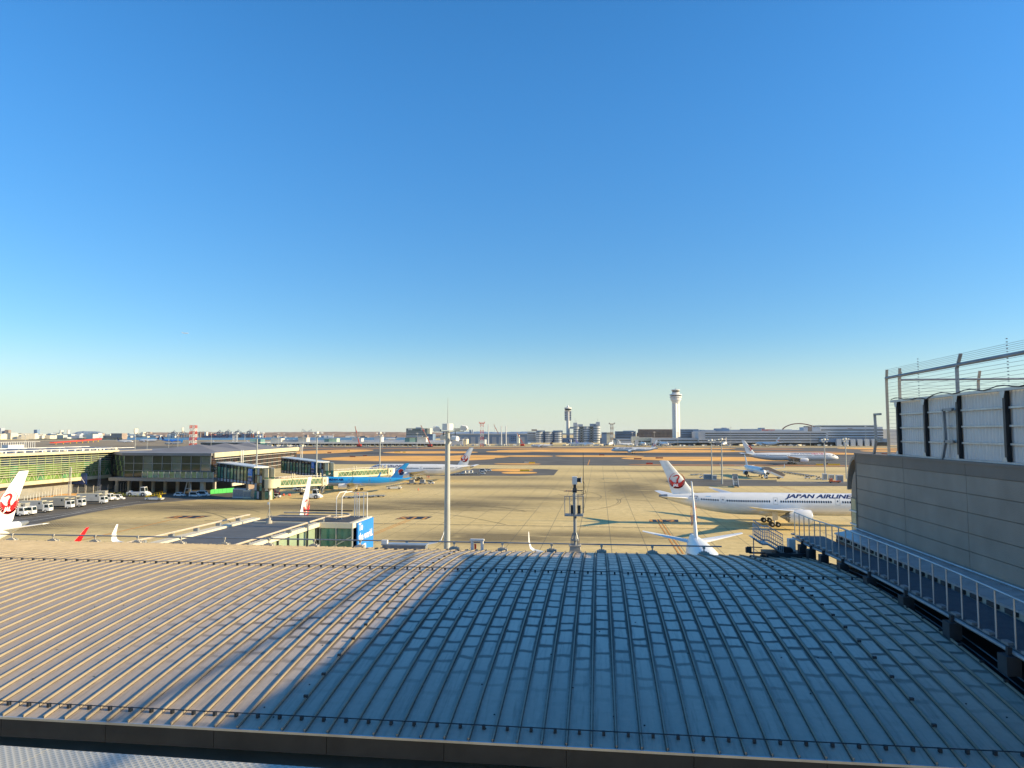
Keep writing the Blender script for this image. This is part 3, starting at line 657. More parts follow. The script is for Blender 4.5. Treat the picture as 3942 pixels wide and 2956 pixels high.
for k in range(7): mb.lathe([(-.12 + k * .02, .22 - .015 * k), (.1 + k * .02, .23 - .015 * k)], (8.45 + .07 * k, 35.1, zs + .38), 10, 'y')
mb.build('cable_bundle', 'black', ms, True)
MB().box(8.9, 9.2, 35.4, 35.8, zs + .30, zs + .86).build('control_box', 'white_matte', ms)
MB().box(6.85, 7.1, 35.0, 35.2, zs + .25, zs + .5).build('end_box', 'dark_steel', ms); MB().beam(rpt(6.9, 35.1, .52), rpt(7.6, 35.1, .5), .04).build('tie_bar', 'dark_steel', ms)

# ------------------------------------------------------------------ aircraft
def crane_emblem():                                   # round red emblem, unit radius; returns red and white outlines
    def arc(cx, cy, r, a0, a1, n): return [(cx + r * cos(a0 + (a1 - a0) * i / n), cy + r * sin(a0 + (a1 - a0) * i / n)) for i in range(n + 1)]
    return arc
def flat(mb, pts, m=0):                                # outline in 2-D triangulated
    me = bpy.data.meshes.new('t'); bm = bmesh.new(); vs = [bm.verts.new((p[0], p[1], 0)) for p in pts]
    f = bm.faces.new(vs); r = bmesh.ops.triangulate(bm, faces=[f]); bm.verts.index_update()
    mb.add([tuple(v.co) for v in bm.verts], [tuple(v.index for v in t.verts) for t in bm.faces], m); bm.free(); bpy.data.meshes.remove(me)
def ringseg(mb, c1, r1, c2, r2, a0, a1, n=28, m=0):
    a = [(c1[0] + r1 * cos(a0 + (a1 - a0) * i / n), c1[1] + r1 * sin(a0 + (a1 - a0) * i / n), 0) for i in range(n + 1)]
    b = [(c2[0] + r2 * cos(a0 + (a1 - a0) * i / n), c2[1] + r2 * sin(a0 + (a1 - a0) * i / n), 0) for i in range(n + 1)]
    mb.add(a + b, [(i, i + 1, n + 2 + i, n + 1 + i) for i in range(n)], m)
EMB = {}
def emblem_layers(kind):
    """list of (MB in the x/y plane, material)"""
    if kind == 'crane':
        a = MB(); ringseg(a, (0, 0), 1.0, (0, .08), .90, -pi / 2, 3 * pi / 2, 48)
        low = [(cos(t), sin(t)) for t in [pi + .05 + (pi - .1) * i / 24 for i in range(25)]]
        low = [(.97 * x, .97 * y) for x, y in low] + [(.80, .15), (.50, -.18), (.22, -.30), (.0, -.16), (-.22, -.30), (-.5, -.18), (-.80, .15)]
        flat(a, low)
        neck = [(-.05, -.28), (-.10, 0), (-.02, .22), (.12, .38), (.16, .50), (.06, .60), (-.12, .58), (-.28, .50), (-.62, .50), (-.30, .62), (-.10, .74), (.12, .74), (.30, .62), (.34, .44), (.24, .24), (.14, .06), (.16, -.26)]
        flat(a, neck)
        b = MB()
        for s in (-1, 1):
            for k in range(4):
                t = -.02 - .2 * k; p = lambda r, tt: (s * r * cos(tt), r * sin(tt))
                q_ = [p(1.02, t), p(.74, t - .08), p(1.02, t - .04)]; flat(b, q_ if s > 0 else q_[::-1])
        return [(a, 'red'), (b, 'white_paint')], ('JAL', .46, .35, (-.52, -.72))
    if kind == 'taegeuk':
        a = MB(); up = [(cos(t), sin(t)) for t in [pi * i / 20 for i in range(21)]] + [(-.5 + .5 * cos(t), .5 * sin(t) + .12) for t in [pi + pi * i / 12 for i in range(1, 13)]] + [(.5 + .5 * cos(t), .12 + .5 * sin(t)) for t in [pi - pi * i / 12 for i in range(1, 12)]]
        up = [(x * .88, y * .88 + .07) for x, y in up]; flat(a, up)
        b = MB(); dn = [(cos(t), sin(t)) for t in [-pi + pi * i / 20 for i in range(21)]] + [(.5 + .5 * cos(t), -.12 + .5 * sin(t)) for t in [pi * i / 12 for i in range(1, 13)]] + [(-.5 + .5 * cos(t), -.12 + .5 * sin(t)) for t in [-pi * i / 12 for i in range(1, 12)]]
        dn = [(x * .88, y * .88 - .07) for x, y in dn]; flat(b, dn); w = MB(); ringseg(w, (0, 0), 1.0, (0, 0), .0, 0, 2 * pi, 32)
        return [(w, 'white_paint'), (a, 'red'), (b, 'navy')], None
    if kind == 'swallow':
        a = MB(); flat(a, [(-.7, .95), (0, .8), (.5, .35), (.75, -.05), (.95, -.1), (.72, -.35), (.45, -.75), (-.1, -.98), (.25, -.55), (.35, -.2), (.2, .1), (-.1, .5)])
        b = MB(); flat(b, [(-1, .25), (-.4, .2), (0, .02), (.15, -.2), (0, -.42), (-.45, -.62), (-.1, -.3), (-.1, -.1), (-.4, .08)])
        return [(a, 'red'), (b, 'navy')], None
    if kind == 'star':
        a = MB(); p = []
        for i in range(10): r = 1 if i % 2 == 0 else .42; p.append((r * sin(pi * i / 5), r * cos(pi * i / 5)))
        flat(a, p); return [(a, 'yellow')], None
MX = lambda: None
def airliner(name, label, loc, rz, L=62.8, R=2.95, span=60.0, fin=17.0, zc=5.55, nac=1.75, nacL=6.2, cols=('white_paint', 'white_paint', 'white_paint'), finm='white_paint', split=-.45,
             emblem=None, er=1.9, eoff=4.5, title=None, tstyle=('navy', 1.55, .35, .03), tpos=(10, .3), winglet='raked', side=-1, bogie=2, rows=True, gear=True, dark_tail=True, lod=2, group=None, wing_d=.335, sweep=33.0, tipmat=None,
             fin_s=1.0, wx=0.0, dihed=7.0, hsk=.325):
    t = thing(name, label, 'airliner', loc, rz, group); N = 36 if lod > 1 else 18
    ln = 2.9 * R; lt = L * .36; k = R / 2.95
    def cs(d):                                   # half-section radius and centre height at distance d behind the nose
        if d < ln: s = d / ln; r = R * (1 - (1 - s) ** 2.1) ** .62; c = zc - .34 * R * (1 - s) ** 1.8
        elif d > L - lt: w = (d - (L - lt)) / lt; r = R * (1 - .90 * w ** 1.75); c = zc + (R - r) * .70
        else: r, c = R, zc
        return max(r, .04), c
    def S(d, ang, off=0.0):                       # ang from the top towards +Y
        r, c = cs(d); r += off; return Vector((L / 2 - d, r * sin(ang), c + r * cos(ang)))
    ds = [0, .02 * ln, .07 * ln, .15 * ln, .26 * ln, .4 * ln, .56 * ln, .76 * ln, ln] + [ln + (L - lt - ln) * i / 5 for i in range(1, 6)] + [L - lt + lt * i / 10 for i in range(1, 10)] + [L - lt * .035, L]
    mb = MB(); rings = []
    for d in ds: rings.append([S(d, 2 * pi * (i + .5) / N) for i in range(N)])
    nv = len(rings[0]); vsx = [p for r in rings for p in r]; fs = []; ms = []
    for j in range(len(rings) - 1):
        for i in range(N):
            i2 = (i + 1) % N; fs.append((j * N + i, j * N + i2, (j + 1) * N + i2, (j + 1) * N + i)); h = cos(2 * pi * (i + 1) / N)
            mm = 0 if h > split else (1 if h > split - .16 else 2)
            if dark_tail and j >= len(rings) - 3: mm = 3
            ms.append(mm)
    fs += [tuple(range(N))[::-1], tuple(range((len(rings) - 1) * N, len(rings) * N))]; ms += [0, 3]
    mb.v = vsx; mb.f = fs; mb.m = ms; mb.build('fuselage', [cols[0], cols[1], cols[2], 'dull_steel'], t, True)
    # cockpit glass
    for s in (-1, 1):
        for (d0, d1, a0, a1) in ((.26, .40, .10, .52), (.30, .50, .56, .86), (.42, .60, .90, 1.10)):
            mb = MB(); g = [S(ln * d0, s * radians(58 * a0), .03), S(ln * d1, s * radians(58 * a0), .03), S(ln * d1, s * radians(58 * a1), .03), S(ln * d0 * 1.12, s * radians(58 * a1), .03)]
            mb.add(g, [(0, 1, 2, 3)]); mb.build('cockpit_window', 'glass_dark', t, fix=False)
    # lifting surfaces
    prof = [(0, 0), (.02, .35), (.12, .8), (.35, 1), (.7, .6), (1, .05), (.7, -.35), (.35, -.7), (.12, -.6), (.02, -.28)]
    def section(x, y, z, c, th, vert=False, nrm=None):
        out = []
        for (u, w) in prof:
            dz = w * th * c * .5
            if vert: out.append(Vector((x - u * c, y + dz * (1 if w > 0 else 1.4), z)))
            else: out.append(Vector((x - u * c, y, z)) + (nrm or UP) * dz)
        return out
    half = span / 2; xr = L / 2 - L * wing_d + wx; rc = L * .185; ts = tan(radians(sweep)); zw = zc - .52 * R; dh = tan(radians(dihed))
    wingpts = []
    for s in (-1, 1):
        R0 = R * .55; secs = [(xr, R0, zw, rc, .13)]
        yk = R0 + (half - R0) * .33; secs.append((xr - (yk - R0) * ts, yk, zw + (yk - R0) * dh * .8, rc * .56, .11))
        ye = half * .90; secs.append((xr - (ye - R0) * ts, ye, zw + (ye - R0) * dh, rc * .24, .10))
        if winglet == 'raked': secs += [(xr - (half * .96 - R0) * ts - half * .02, half * .96, zw + (half * .96 - R0) * dh * 1.06, rc * .15, .1), (xr - (half - R0) * ts - half * .06, half, zw + (half - R0) * dh * 1.12, rc * .04, .1)]
        else: secs += [(xr - (half * .965 - R0) * ts, half * .965, zw + (half * .965 - R0) * dh, rc * .20, .1)]
        rr = [section(x, s * y, z, c, th) for x, y, z, c, th in secs]
        if winglet in ('blended', 'sharklet'):
            x, y, z, c, th = secs[-1]; hgt = half * (.095 if winglet == 'blended' else .085)
            for q_, (dy, dz_, dx, cc) in enumerate(((.02, .012, .015, .85), (.032, .045, .04, .65), (.040, .095 if winglet == 'blended' else .13, .10, .28))):
                rr.append(section(x - dx * half, s * (y + dy * half), z + dz_ * half, c * cc, .1, nrm=Vector((0, -s * .9, .4)).normalized()))
        if s < 0: rr = [r[::-1] for r in rr]
        mm = MB().loft(rr)
        mats = ['wing_grey' if winglet != 'x' else 'white_paint', tipmat or cols[0]]
        nf = len(prof); 
        for i_ in range(len(mm.m)):
            if i_ // nf >= len(rr) - 1 - (3 if winglet != 'raked' else 1) and i_ < nf * (len(rr) - 1): mm.m[i_] = 1
        w = mm.build('wing', mats, t, True)
        if lod > 1:
            for q_ in (.30, .52, .72):
                y = R0 + (half - R0) * q_; x = xr - (y - R0) * ts - rc * (1 - .82 * q_) * .62; z = zw + (y - R0) * dh - .12
                MB().lathe([(-2.4 * k, .03), (-1.4 * k, .26 * k), (.6 * k, .30 * k), (2.0 * k, .05)], (x - .3, s * y, z), 8, 'x').build('flap_fairing', 'wing_grey', w, True)
    # tail
    hs = half * hsk; xh = -L / 2 + L * .135; zh = zc + R * .42
    for s in (-1, 1):
        rr = [section(xh, s * R * .18, zh, L * .095, .1), section(xh - hs * tan(radians(36)), s * hs, zh + hs * tan(radians(7)), L * .03, .1)]
        if s < 0: rr = [r[::-1] for r in rr]
        MB().loft(rr).build('tailplane', cols[0], t, True)
    top = zc + R * .80; e = -L / 2; Lf = L * fin_s
    rr = [section(e + .215 * Lf, 0, top - R * .12, .15 * Lf, .02, True), section(e + .150 * Lf, 0, top + .35, .095 * Lf, .10, True), section(e + .1 * Lf * (62.8 / L) ** .2, 0, (top + fin) / 2 + .1, .0655 * Lf, .10, True), section(e + .041 * Lf, 0, fin - .05, .037 * Lf, .09, True), section(e + .030 * Lf, 0, fin, .022 * Lf, .05, True)]
    fn = MB().loft(rr).build('fin', finm, t, True)
    if emblem:
        lay, tx = emblem_layers(emblem); zc_e = top + (fin - top) * .40; xe = e + eoff
        for s in (-1, 1):
            for q_, (m_, mt_) in enumerate(lay):
                # reads correctly on both sides: +X in the drawing runs to the viewer's right
                sx = 1 if s < 0 else -1
                mb = MB(); mb.v = [(xe + sx * p[0] * er, s * (.40 * k + .012 * (q_ + 1)), zc_e + p[1] * er) for p in m_.v]; mb.f = m_.f; mb.m = m_.m; mb.build('emblem', mt_, fn, fix=False)
            if tx:
                me = text2d(tx[0], tx[1] * er, tx[2], .03 * er)
                text_on(me, lambda x, y: Vector((xe + sx * (x + tx[3][0] * er), s * (.40 * k + .05), zc_e + y + tx[3][1] * er)), 'lettering', 'white_paint', fn)
    # engines
    for s in (-1, 1):
        ye = R0 + (half - R0) * .285 if True else 0; xe_ = xr - (ye - R0) * ts + nacL * .62; ze = zw + (ye - R0) * dh - nac * .92
        n_ = 28 if lod > 1 else 14
        mb = MB(); mb.lathe([(0, nac * .86), (.12, nac * .93), (-.5 * k, nac * 1.0), (-nacL * .45, nac * 1.0), (-nacL * .85, nac * .78)], (xe_, s * ye, ze), n_, 'x')
        mb.f = mb.f[:-2]; mb.m = mb.m[:-2]
        if lod > 1:                                 # saw-tooth trailing edge
            n0 = 4 * n_
            for i in range(n_): x_, y_, z_ = mb.v[n0 + i]; mb.v[n0 + i] = (x_ - (.32 if i % 2 else -.05), y_, z_)
        en = mb.build('engine', cols[0] if cols[0] != 'sky_blue' else 'white_paint', t, True)
        MB().lathe([(-.55, .02), (-.50, nac * .88), (.1, nac * .86)], (xe_, s * ye, ze), n_, 'x').build('intake', 'dark_steel', en, True)
        MB().lathe([(.04, nac * .87), (.14, nac * .92), (.0, nac * .955)], (xe_, s * ye, ze), n_, 'x').build('intake_lip', 'steel', en, True)
        MB().lathe([(-nacL * .5, nac * .78), (-nacL * .84, nac * .62), (-nacL * .98, nac * .5)], (xe_, s * ye, ze), n_, 'x').build('exhaust_sleeve', 'dull_steel', en, True)
        MB().lathe([(-nacL * .9, nac * .40), (-nacL * 1.05, nac * .30), (-nacL * 1.22, .02)], (xe_, s * ye, ze), n_, 'x').build('exhaust_cone', 'dull_steel', en, True)
        MB().prism([(xe_ - .8, ze + nac * .9), (xe_ - nacL * .5, zw + (ye - R0) * dh + .25), (xe_ - nacL * 1.1, zw + (ye - R0) * dh), (xe_ - nacL * .85, ze + nac * .6)], s * ye - .18, s * ye + .18, 'xz').build('pylon', cols[0] if cols[0] != 'sky_blue' else 'white_paint', en)
    # wing-body fairing
    rr = []
    for u, a_ in ((0, .05), (.12, .55), (.35, .95), (.7, 1), (.88, .6), (1, .05)):
        x_ = xr + 1.5 - u * (rc + 5); rr.append([Vector((x_, R * 1.02 * a_ * cos(q_), zc - R * .70 + R * .42 * a_ * sin(q_))) for q_ in [2 * pi * i / 16 for i in range(16)]])
    MB().loft(rr).build('belly_fairing', cols[2], t, True)
    # landing gear
    if gear:
        wr = .66 * k ** .5; gx = xr - rc * .78
        for s in (-1, 1):
            gy = s * R * 1.62 if R > 2.5 else s * R * 1.75
            g = MB().tube((gx, gy, zw), (gx, gy, wr), .17 * k, 8).beam((gx, gy * .55, zw), (gx, gy, wr + .8), .14 * k).build('main_gear', 'white_matte', t)
            if lod > 1: MB().box(gx - .7, gx + .7, gy * 1.12 - .04, gy * 1.12 + .04, wr + 1.2, zw - .1).build('gear_door', 'white_paint', g)
            for b_ in ([-.75, .75] if bogie == 2 else ([-1.4, 0, 1.4] if bogie == 3 else [0])):
                for s2 in (-1, 1):
                    w = MB().lathe([(-.2, wr * .7), (-.2, wr * .93), (-.1, wr), (.1, wr), (.2, wr * .93), (.2, wr * .7)], (gx + b_, gy + s2 * .52, wr), 18, 'y').lathe([(-.14, wr * .5), (.14, wr * .5)], (gx + b_, gy + s2 * .52, wr), 12, 'y', 1).lathe([(-.215, wr * .34), (-.2, wr * .36), (.2, wr * .36), (.215, wr * .34)], (gx + b_, gy + s2 * .52, wr), 10, 'y', 1).build('wheel', ['rubber', 'pale_grey'], g, True)
        nx = L / 2 - ln * .95; g = MB().tube((nx, 0, zc - R * .9), (nx, 0, wr * .8), .12 * k, 8).build('nose_gear', 'white_matte', t)
        for s2 in (-1, 1): MB().lathe([(-.15, wr * .75), (.15, wr * .75)], (nx, s2 * .3, wr * .78), 14, 'y').build('wheel', 'rubber', g)
    # doors, windows and lettering on the visible side
    hwin = .30 * R
    A = math.acos(hwin / R)
    if lod > 1:
        for d in ((.10, .27, .52 + wx * 0, .735, .845) if L > 50 else (.13, .42, .62, .82)):
            D0 = d * L; mb = MB(); c = []
            for (a_, b_) in ((-.5, -1.0), (.5, -1.0), (.5, 1.0), (-.5, 1.0)): c.append((D0 + a_ * k * 1.05, A - .05 - b_ * .92 / R))
            for s in (-1, 1):
                mb = MB()
                for (p, q2) in zip(c, c[1:] + c[:1]):
                    n1 = 5; pr = [(p[0] + (q2[0] - p[0]) * i / n1, p[1] + (q2[1] - p[1]) * i / n1) for i in range(n1 + 1)]
                    for (u, w_) in zip(pr, pr[1:]):
                        wd = .035; 
                        if abs(u[0] - w_[0]) > 1e-3: mb.add([S(u[0], s * (u[1] - wd / R), .02), S(w_[0], s * (w_[1] - wd / R), .02), S(w_[0], s * (w_[1] + wd / R), .02), S(u[0], s * (u[1] + wd / R), .02)], [(0, 1, 2, 3)])
                        else: mb.add([S(u[0] - wd, s * u[1], .02), S(u[0] + wd, s * u[1], .02), S(w_[0] + wd, s * w_[1], .02), S(w_[0] - wd, s * w_[1], .02)], [(0, 1, 2, 3)])
                dr = mb.build('door', 'grey_paint', t, fix=False)
                mb = MB(); mb.add([S(D0 - .13, s * (A - .15), .025), S(D0 + .13, s * (A - .15), .025), S(D0 + .13, s * (A + .0), .025), S(D0 - .13, s * (A + .0), .025)], [(0, 1, 2, 3)]); mb.build('door_window', 'window_black', dr, fix=False)
    if rows:
        wy, wz = .17 * k ** .5, .29 * k ** .5
        skip = (.10, .27, .52, .735, .845) if L > 50 else (.13, .42, .62, .82)
        dd = L * .125; acc = MB()
        while dd < L * (.835 if L > 50 else .80):
            if not any(abs(dd - q_ * L) < 1.1 * k for q_ in skip) and (rows is not True or True):
                for s in (side,):
                    g = [S(dd + a_ * wy, s * (A - b_ * wz / R), .022) for a_, b_ in ((-.6, -1), (.6, -1), (1, -.6), (1, .6), (.6, 1), (-.6, 1), (-1, .6), (-1, -.6))]
                    if rows == 'each': MB().add(g, [tuple(range(8))]).build('cabin_window', 'window_black', t, fix=False)
                    else: acc.add(g, [tuple(range(8))])
            dd += .60 * max(k, .8)
        if rows != 'each':
            o = acc.build('cabin_windows', 'window_black', t, fix=False); o['kind'] = 'stuff'
    for (txt, m_, size, shear, bold, d0, zrel, sd_, *wd_) in (title or []):
        me = text2d(txt, size, shear, bold); xs = [v.co.x for v in me.vertices]; w_ = max(xs)
        if wd_:
            for v in me.vertices: v.co.x *= wd_[0] / w_
            w_ = wd_[0]
        a_mid = math.acos(max(-1, min(1, zrel)))
        if sd_ < 0: fnc = lambda x, y: S(d0 + w_ - x, -(a_mid - y / R), .03)
        else: fnc = lambda x, y: S(d0 + x, (a_mid - y / R), .03)
        text_on(me, fnc, 'lettering', m_, t, 6)
    return t, S
mk('wing_grey', (.50, .51, .53), .32, .1, .05, .4)
def at(px, py, v, z=0): p = V(px, py, v); return (p.x, p.y, z)
J = 'white_paint'
airliner('large_airliner', 'largest white airliner with red crane tail, its nose hidden by the grey wall', (47.6, 199.6, 0), 0, L=62.8, emblem='crane', er=2.15, eoff=4.9, nac=1.88,
         title=[('JAPAN AIRLINES', 'navy', 2.05, .45, .06, 11.9, .62, -1, 17.8), ('JA873J', 'navy', .8, 0, .01, 52.6, .55, -1), ('unicef', 'sky_blue', .55, 0, .01, 49.2, .62, -1)], rows='each', cols=(J, J, 'white_matte'), dihed=6.5, wing_d=.325, wx=-4.0)
airliner('docked_airliner', 'white airliner with a red crane tail parked behind the light blue airliner', (-92.2, 362, 0), pi, L=56.7, emblem='crane', er=1.95, eoff=4.9,
         title=[('JAPAN AIRLINES', 'navy', 1.9, .42, .045, 3.3, .5, 1, 17.2)], side=1, cols=(J, J, 'white_matte'), dihed=5)
airliner('light_blue_airliner', 'light blue airliner with red and blue round tail emblem at the boarding bridge', (-101.5, 294, 0), pi, L=44.5, R=1.98, span=35.8, fin=11.8, zc=3.95, nac=1.18, nacL=4.2, cols=('sky_blue', 'pale_grey', 'pale_grey'), finm='sky_blue', split=-.18,
         emblem='taegeuk', er=1.4, eoff=3.7, title=[('KOREAN AIR', 'navy', 1.35, 0, .06, 8.0, .22, 1, 8.3)], winglet='sharklet', bogie=1, side=1, rows=False, dark_tail=False, fin_s=1.22, wing_d=.36, sweep=27, dihed=5.5)
airliner('taxiing_airliner', 'long white airliner with red and blue swallow tail emblem taxiing right', (150, 588, 0), 0, L=73.9, R=3.1, span=64.8, fin=18.5, zc=5.9, nac=1.95, nacL=7, emblem='swallow', er=2.5, eoff=6.2, bogie=3,
         title=[('CHINA EASTERN', 'navy', 2.1, 0, .03, 21, .62, -1), ('中国东方航空', 'red', 1.9, 0, .03, 10, .62, -1)], cols=(J, 'pale_grey', 'pale_grey'), fin_s=.92, dihed=5)
airliner('taxiing_airliner', 'white airliner with red crane tail taxiing left before the tall control tower', (42, 859, 0), pi, L=54.9, R=2.5, span=47.6, fin=15.9, zc=5.0, nac=1.35, nacL=5, emblem='crane', er=2.0, eoff=4.5,
         title=[('JAPAN AIRLINES', 'navy', 2.2, .3, .05, 9, .5, 1)], side=1, winglet='none', lod=1, dihed=5)
airliner('taxiing_airliner', 'small white airliner with dark blue starred tail taxiing left, far off', (-94, 1193, 0), pi, L=39.5, R=1.9, span=35.8, fin=12.5, zc=3.6, nac=1.0, nacL=4, finm='navy', emblem='star', er=1.6, eoff=3.6,
         title=[('SKYMARK', 'navy', 2.2, 0, .06, 6, .4, 1)], side=1, winglet='blended', lod=1, bogie=1, rows=False, fin_s=1.3, sweep=27)
airliner('parked_airliner', 'white and blue narrow airliner standing nose-on beside the covered stair truck', tuple(RT * 136.8 + FW * 404), atan2((RT * -3.5 + FW * -42).y, (RT * -3.5 + FW * -42).x), L=44.5, R=1.98, span=35.8, fin=11.8, zc=3.95, nac=1.2, nacL=4.2, cols=('sky_blue_pale', 'sky_blue_pale', 'sign_blue') if 'sky_blue_pale' in M else ('white_paint', 'white_paint', 'sign_blue'), split=-.35,
         winglet='sharklet', bogie=1, rows=False, fin_s=1.22, wing_d=.36, sweep=27, finm='white_paint', dark_tail=False, emblem=None)
# three airliners nosed in under the viewer: only their tails and wing tips show
airliner('nosed_in_airliner', 'white airliner cut off by the left edge, with red crane tail and red-tipped wing', (-109.4, 94.5, 0), -pi / 2, L=63, emblem='crane', er=2.2, eoff=5.0, cols=(J, J, J), winglet='blended', fin=17.3, rows=False, span=64, tipmat='red', dihed=6.2, wx=6.0, hsk=.2)
airliner('nosed_in_airliner', 'white airliner whose narrow tail rises behind the flat-roofed glass corridor', tuple(RT * -39.2 + FW * 112.6), -pi / 2 + PSI, L=54.9, R=2.5, span=55.6, fin=16.0, zc=5.0, nac=1.35, nacL=5, emblem='crane', er=1.9, eoff=4.3, winglet='blended', rows=False, fin_s=1.08, dihed=6, wx=1)
airliner('nosed_in_airliner', 'white airliner just beyond the roof edge, seen from behind its slim tail', (14.8, 98.5, 0), -pi / 2 - .03, L=54.9, R=2.5, span=50.9, fin=16.3, zc=5.6, nac=1.35, nacL=5, emblem='crane', er=1.9, eoff=4.3, winglet='blended', rows=False, fin_s=1.08, dihed=7.5, wx=1)

# ------------------------------------------------------------------ light masts
def light_mast(label, x, y, h, r, group, heads=4, near=False, rot=0.3):
    t = thing('light_mast', label, 'light mast', (x, y, 0), rot, group)
    mb = MB(); mb.lathe([(0, r * 1.1), (h * .5, r * .92), (h - .4, r * .66)], n=20 if near else 8); mb.build('pole', 'mast_grey', t, True)
    k = 1.0
    q = .62 if near else .8
    def z_(x): return h - .3 + x * q
    MB().lathe([(z_(-.15), .4 * q), (z_(0), .9 * q), (z_(.08), .9 * q)], n=10).build('platform', 'steel', t)
    MB().box(-2.1 * q, 2.5 * q, -.1 * q, .1 * q, z_(-.02), z_(.1)).build('cross_arm', 'dull_steel', t); MB().box(-.1 * q, .1 * q, -1.6 * q, 1.6 * q, z_(-.16), z_(-.04)).build('cross_arm', 'dull_steel', t)
    MB().lathe([(z_(.2), .25 * q), (z_(.22), .84 * q), (z_(1.2), .84 * q), (z_(1.22), .7 * q)], n=16).build('drum', 'white_matte', t, False)
    MB().tube((0, 0, z_(1.2)), (0, 0, h + (2.9 if near else 2.4)), .04, 5, .015).build('lightning_rod', 'dull_steel', t)
    for (x, y, z, a_) in ((-1.75, 0, .35, .2), (2.5, 0, .5, -.1), (1.25, -.9, -1.1, .6), (-.75, .9, -1.0, -.5))[:heads]:
        m_ = MB(); m_.prism([(-.5, -.3), (.45, -.3), (.62, .05), (.35, .38), (-.35, .42), (-.52, .2)], -.42, .42, 'xz'); o = m_.build('floodlight', 'white_matte', t, loc=(x * q, y * q, z_(z))); o.scale = (q, q, q); o.rotation_euler = (.1, .15, a_ + (.6 if y else 0))
        MB().box((x - .06) * q, (x + .06) * q, (y - .06) * q, (y + .06) * q, z_(min(0, z)), z_(max(0, z - .25))).build('bracket', 'dark_steel', t)
    MB().box(1.0 * q, 1.9 * q, -.16 * q, .16 * q, z_(.1), z_(.5)).build('ballast_box', 'cream', t); MB().box(-1.6 * q, -1.0 * q, -.16 * q, .16 * q, z_(.1), z_(.35)).build('ballast_box', 'far_blue', t)
    return t
mk('mast_grey', (.36, .38, .38), .5, .15, .08, .6)
G1 = 'tall light masts around the apron'
p = Dp(1722, 1900, 68); light_mast('tallest nearest grey light mast with drum head, rising just beyond the roof edge', p.x, p.y, 24.95, .34, G1, near=True, rot=.1)
for px, D, top, lab in ((990, 268, 24.4, 'light mast beside the first glass link corridor, in front of its sign'), (1220, 300, 24.4, 'light mast beside the second glass link corridor, over the boarding bridge'), (1463, 352, 24.4, 'light mast behind the far boarding bridge, left of the tallest mast'),
                        (2738, 378, 20.6, 'left of the two close light masts right of the red crane tail'), (2777, 345, 21.4, 'right of the two close light masts right of the red crane tail'), (3173, 376, 21.0, 'light mast standing in front of the nose of the swallow-tailed airliner'), (3254, 384, 21.2, 'light mast half hidden behind the curved hood of the grey annexe')):
    p = Dp(px, 1700, D); light_mast(lab, p.x, p.y, top, .33, G1)
ML = ['above the sunlit pier roof near the left edge', 'above the pier roof right of the dark blue hill', 'above the pier roof beside the blue tail fins', 'left of the red and white lattice tower', 'short one close left of the lattice tower', 'right of the lattice tower', 'left of the yellow depot', 'in front of the depot roof machinery', 'thin one above the yellow depot', 'right of the yellow depot', 'beside the teal box on the long depot', 'behind the nearer tall mast of the depot apron', 'by the red crane on the depot apron', 'between the green box and the black office block', 'in front of the black office block', 'left of the brown hotel block', 'in front of the brown hotel block', 'at the foot of the tall control tower', 'in front of the grey terminal middle', 'below the red arch', 'near the right end of the grey terminal']
for im, (px, D, top) in enumerate(((97, 640, 23), (521, 600, 24), (567, 900, 24), (685, 780, 24), (650, 1200, 22), (813, 900, 24), (942, 900, 24), (1072, 1000, 24), (1093, 1300, 23), (1168, 1200, 23), (1213, 1250, 22), (1282, 1300, 22), (1355, 1250, 23), (1471, 1200, 23), (1606, 1100, 24), (2434, 1180, 25), (2519, 1180, 26), (2609, 1180, 25), (2813, 1220, 34), (3119, 1230, 36), (3333, 1230, 36))):
    p = Dp(px, 1690, D); t = light_mast('distant light mast ' + ML[im], p.x, p.y, top, .3, 'distant light masts', heads=2)

# ------------------------------------------------------------------ terminal pier on the left
tb = thing('glass_terminal', 'long low terminal with sunlit green glass front and dark glazed corner at the left', 'terminal building')
XA, YA0, YA1, ZR = -210.6, 196.0, 287.0, 16.3
MB().box(XA - 130, XA + 1.6, YA0, YA1 + 26, ZR, ZR + .7).build('roof', 'roof_grey', tb)
MB().box(XA + 1.6, XA + 2.2, YA0, YA1 + 2, ZR - .1, ZR + .9).build('eaves_band', 'cream_band', tb)
MB().box(XA - 128, XA - 1.4, YA0 + .2, YA1 + 24, 6.2, ZR - .02).build('inner_core', 'facade_green', tb)
MB().box(XA - 128, XA - 4, YA0 + .2, YA1 + 24, 0, 6.2).build('base_wall', 'base_grey', tb)
MB().box(XA - 1.2, XA + .3, YA0, YA1 + .3, 5.2, 6.6).build('lower_band', 'cream_band', tb)
npan = 22; dy = (YA1 - YA0) / npan
for i in range(npan):
    a = YA0 + i * dy
    MB().box(XA - .16, XA - .1, a + .08, a + dy - .08, 6.7, 12.6).build('glass_panel', 'facade_lime' if i % 3 else 'glass_green', tb); MB().box(XA - .16, XA - .1, a + .08, a + dy - .08, 12.75, 16.2).build('upper_glass_panel', 'glass_blue', tb)
    MB().box(XA - .3, XA + .15, a - .16, a + .16, 6.7, 16.25).build('mullion', 'louvre_green', tb) if 'louvre_green' in M else MB().box(XA - .3, XA + .15, a - .16, a + .16, 6.7, 16.25).build('mullion', 'louvre', tb)
    m_ = MB(); m_.beam((XA - .05, a + .5, 6.8), (XA - .05, a + dy * .5, 9.4), .22); m_.beam((XA - .05, a + dy - .5, 6.8), (XA - .05, a + dy * .5, 9.4), .22); m_.build('brace', 'louvre', tb)
for k in range(9): MB().box(XA + .55, XA + .95, YA0, YA1 - .8 * k * .8, 15.2 - k * .82, 15.42 - k * .82).build('louvre', 'louvre', tb)
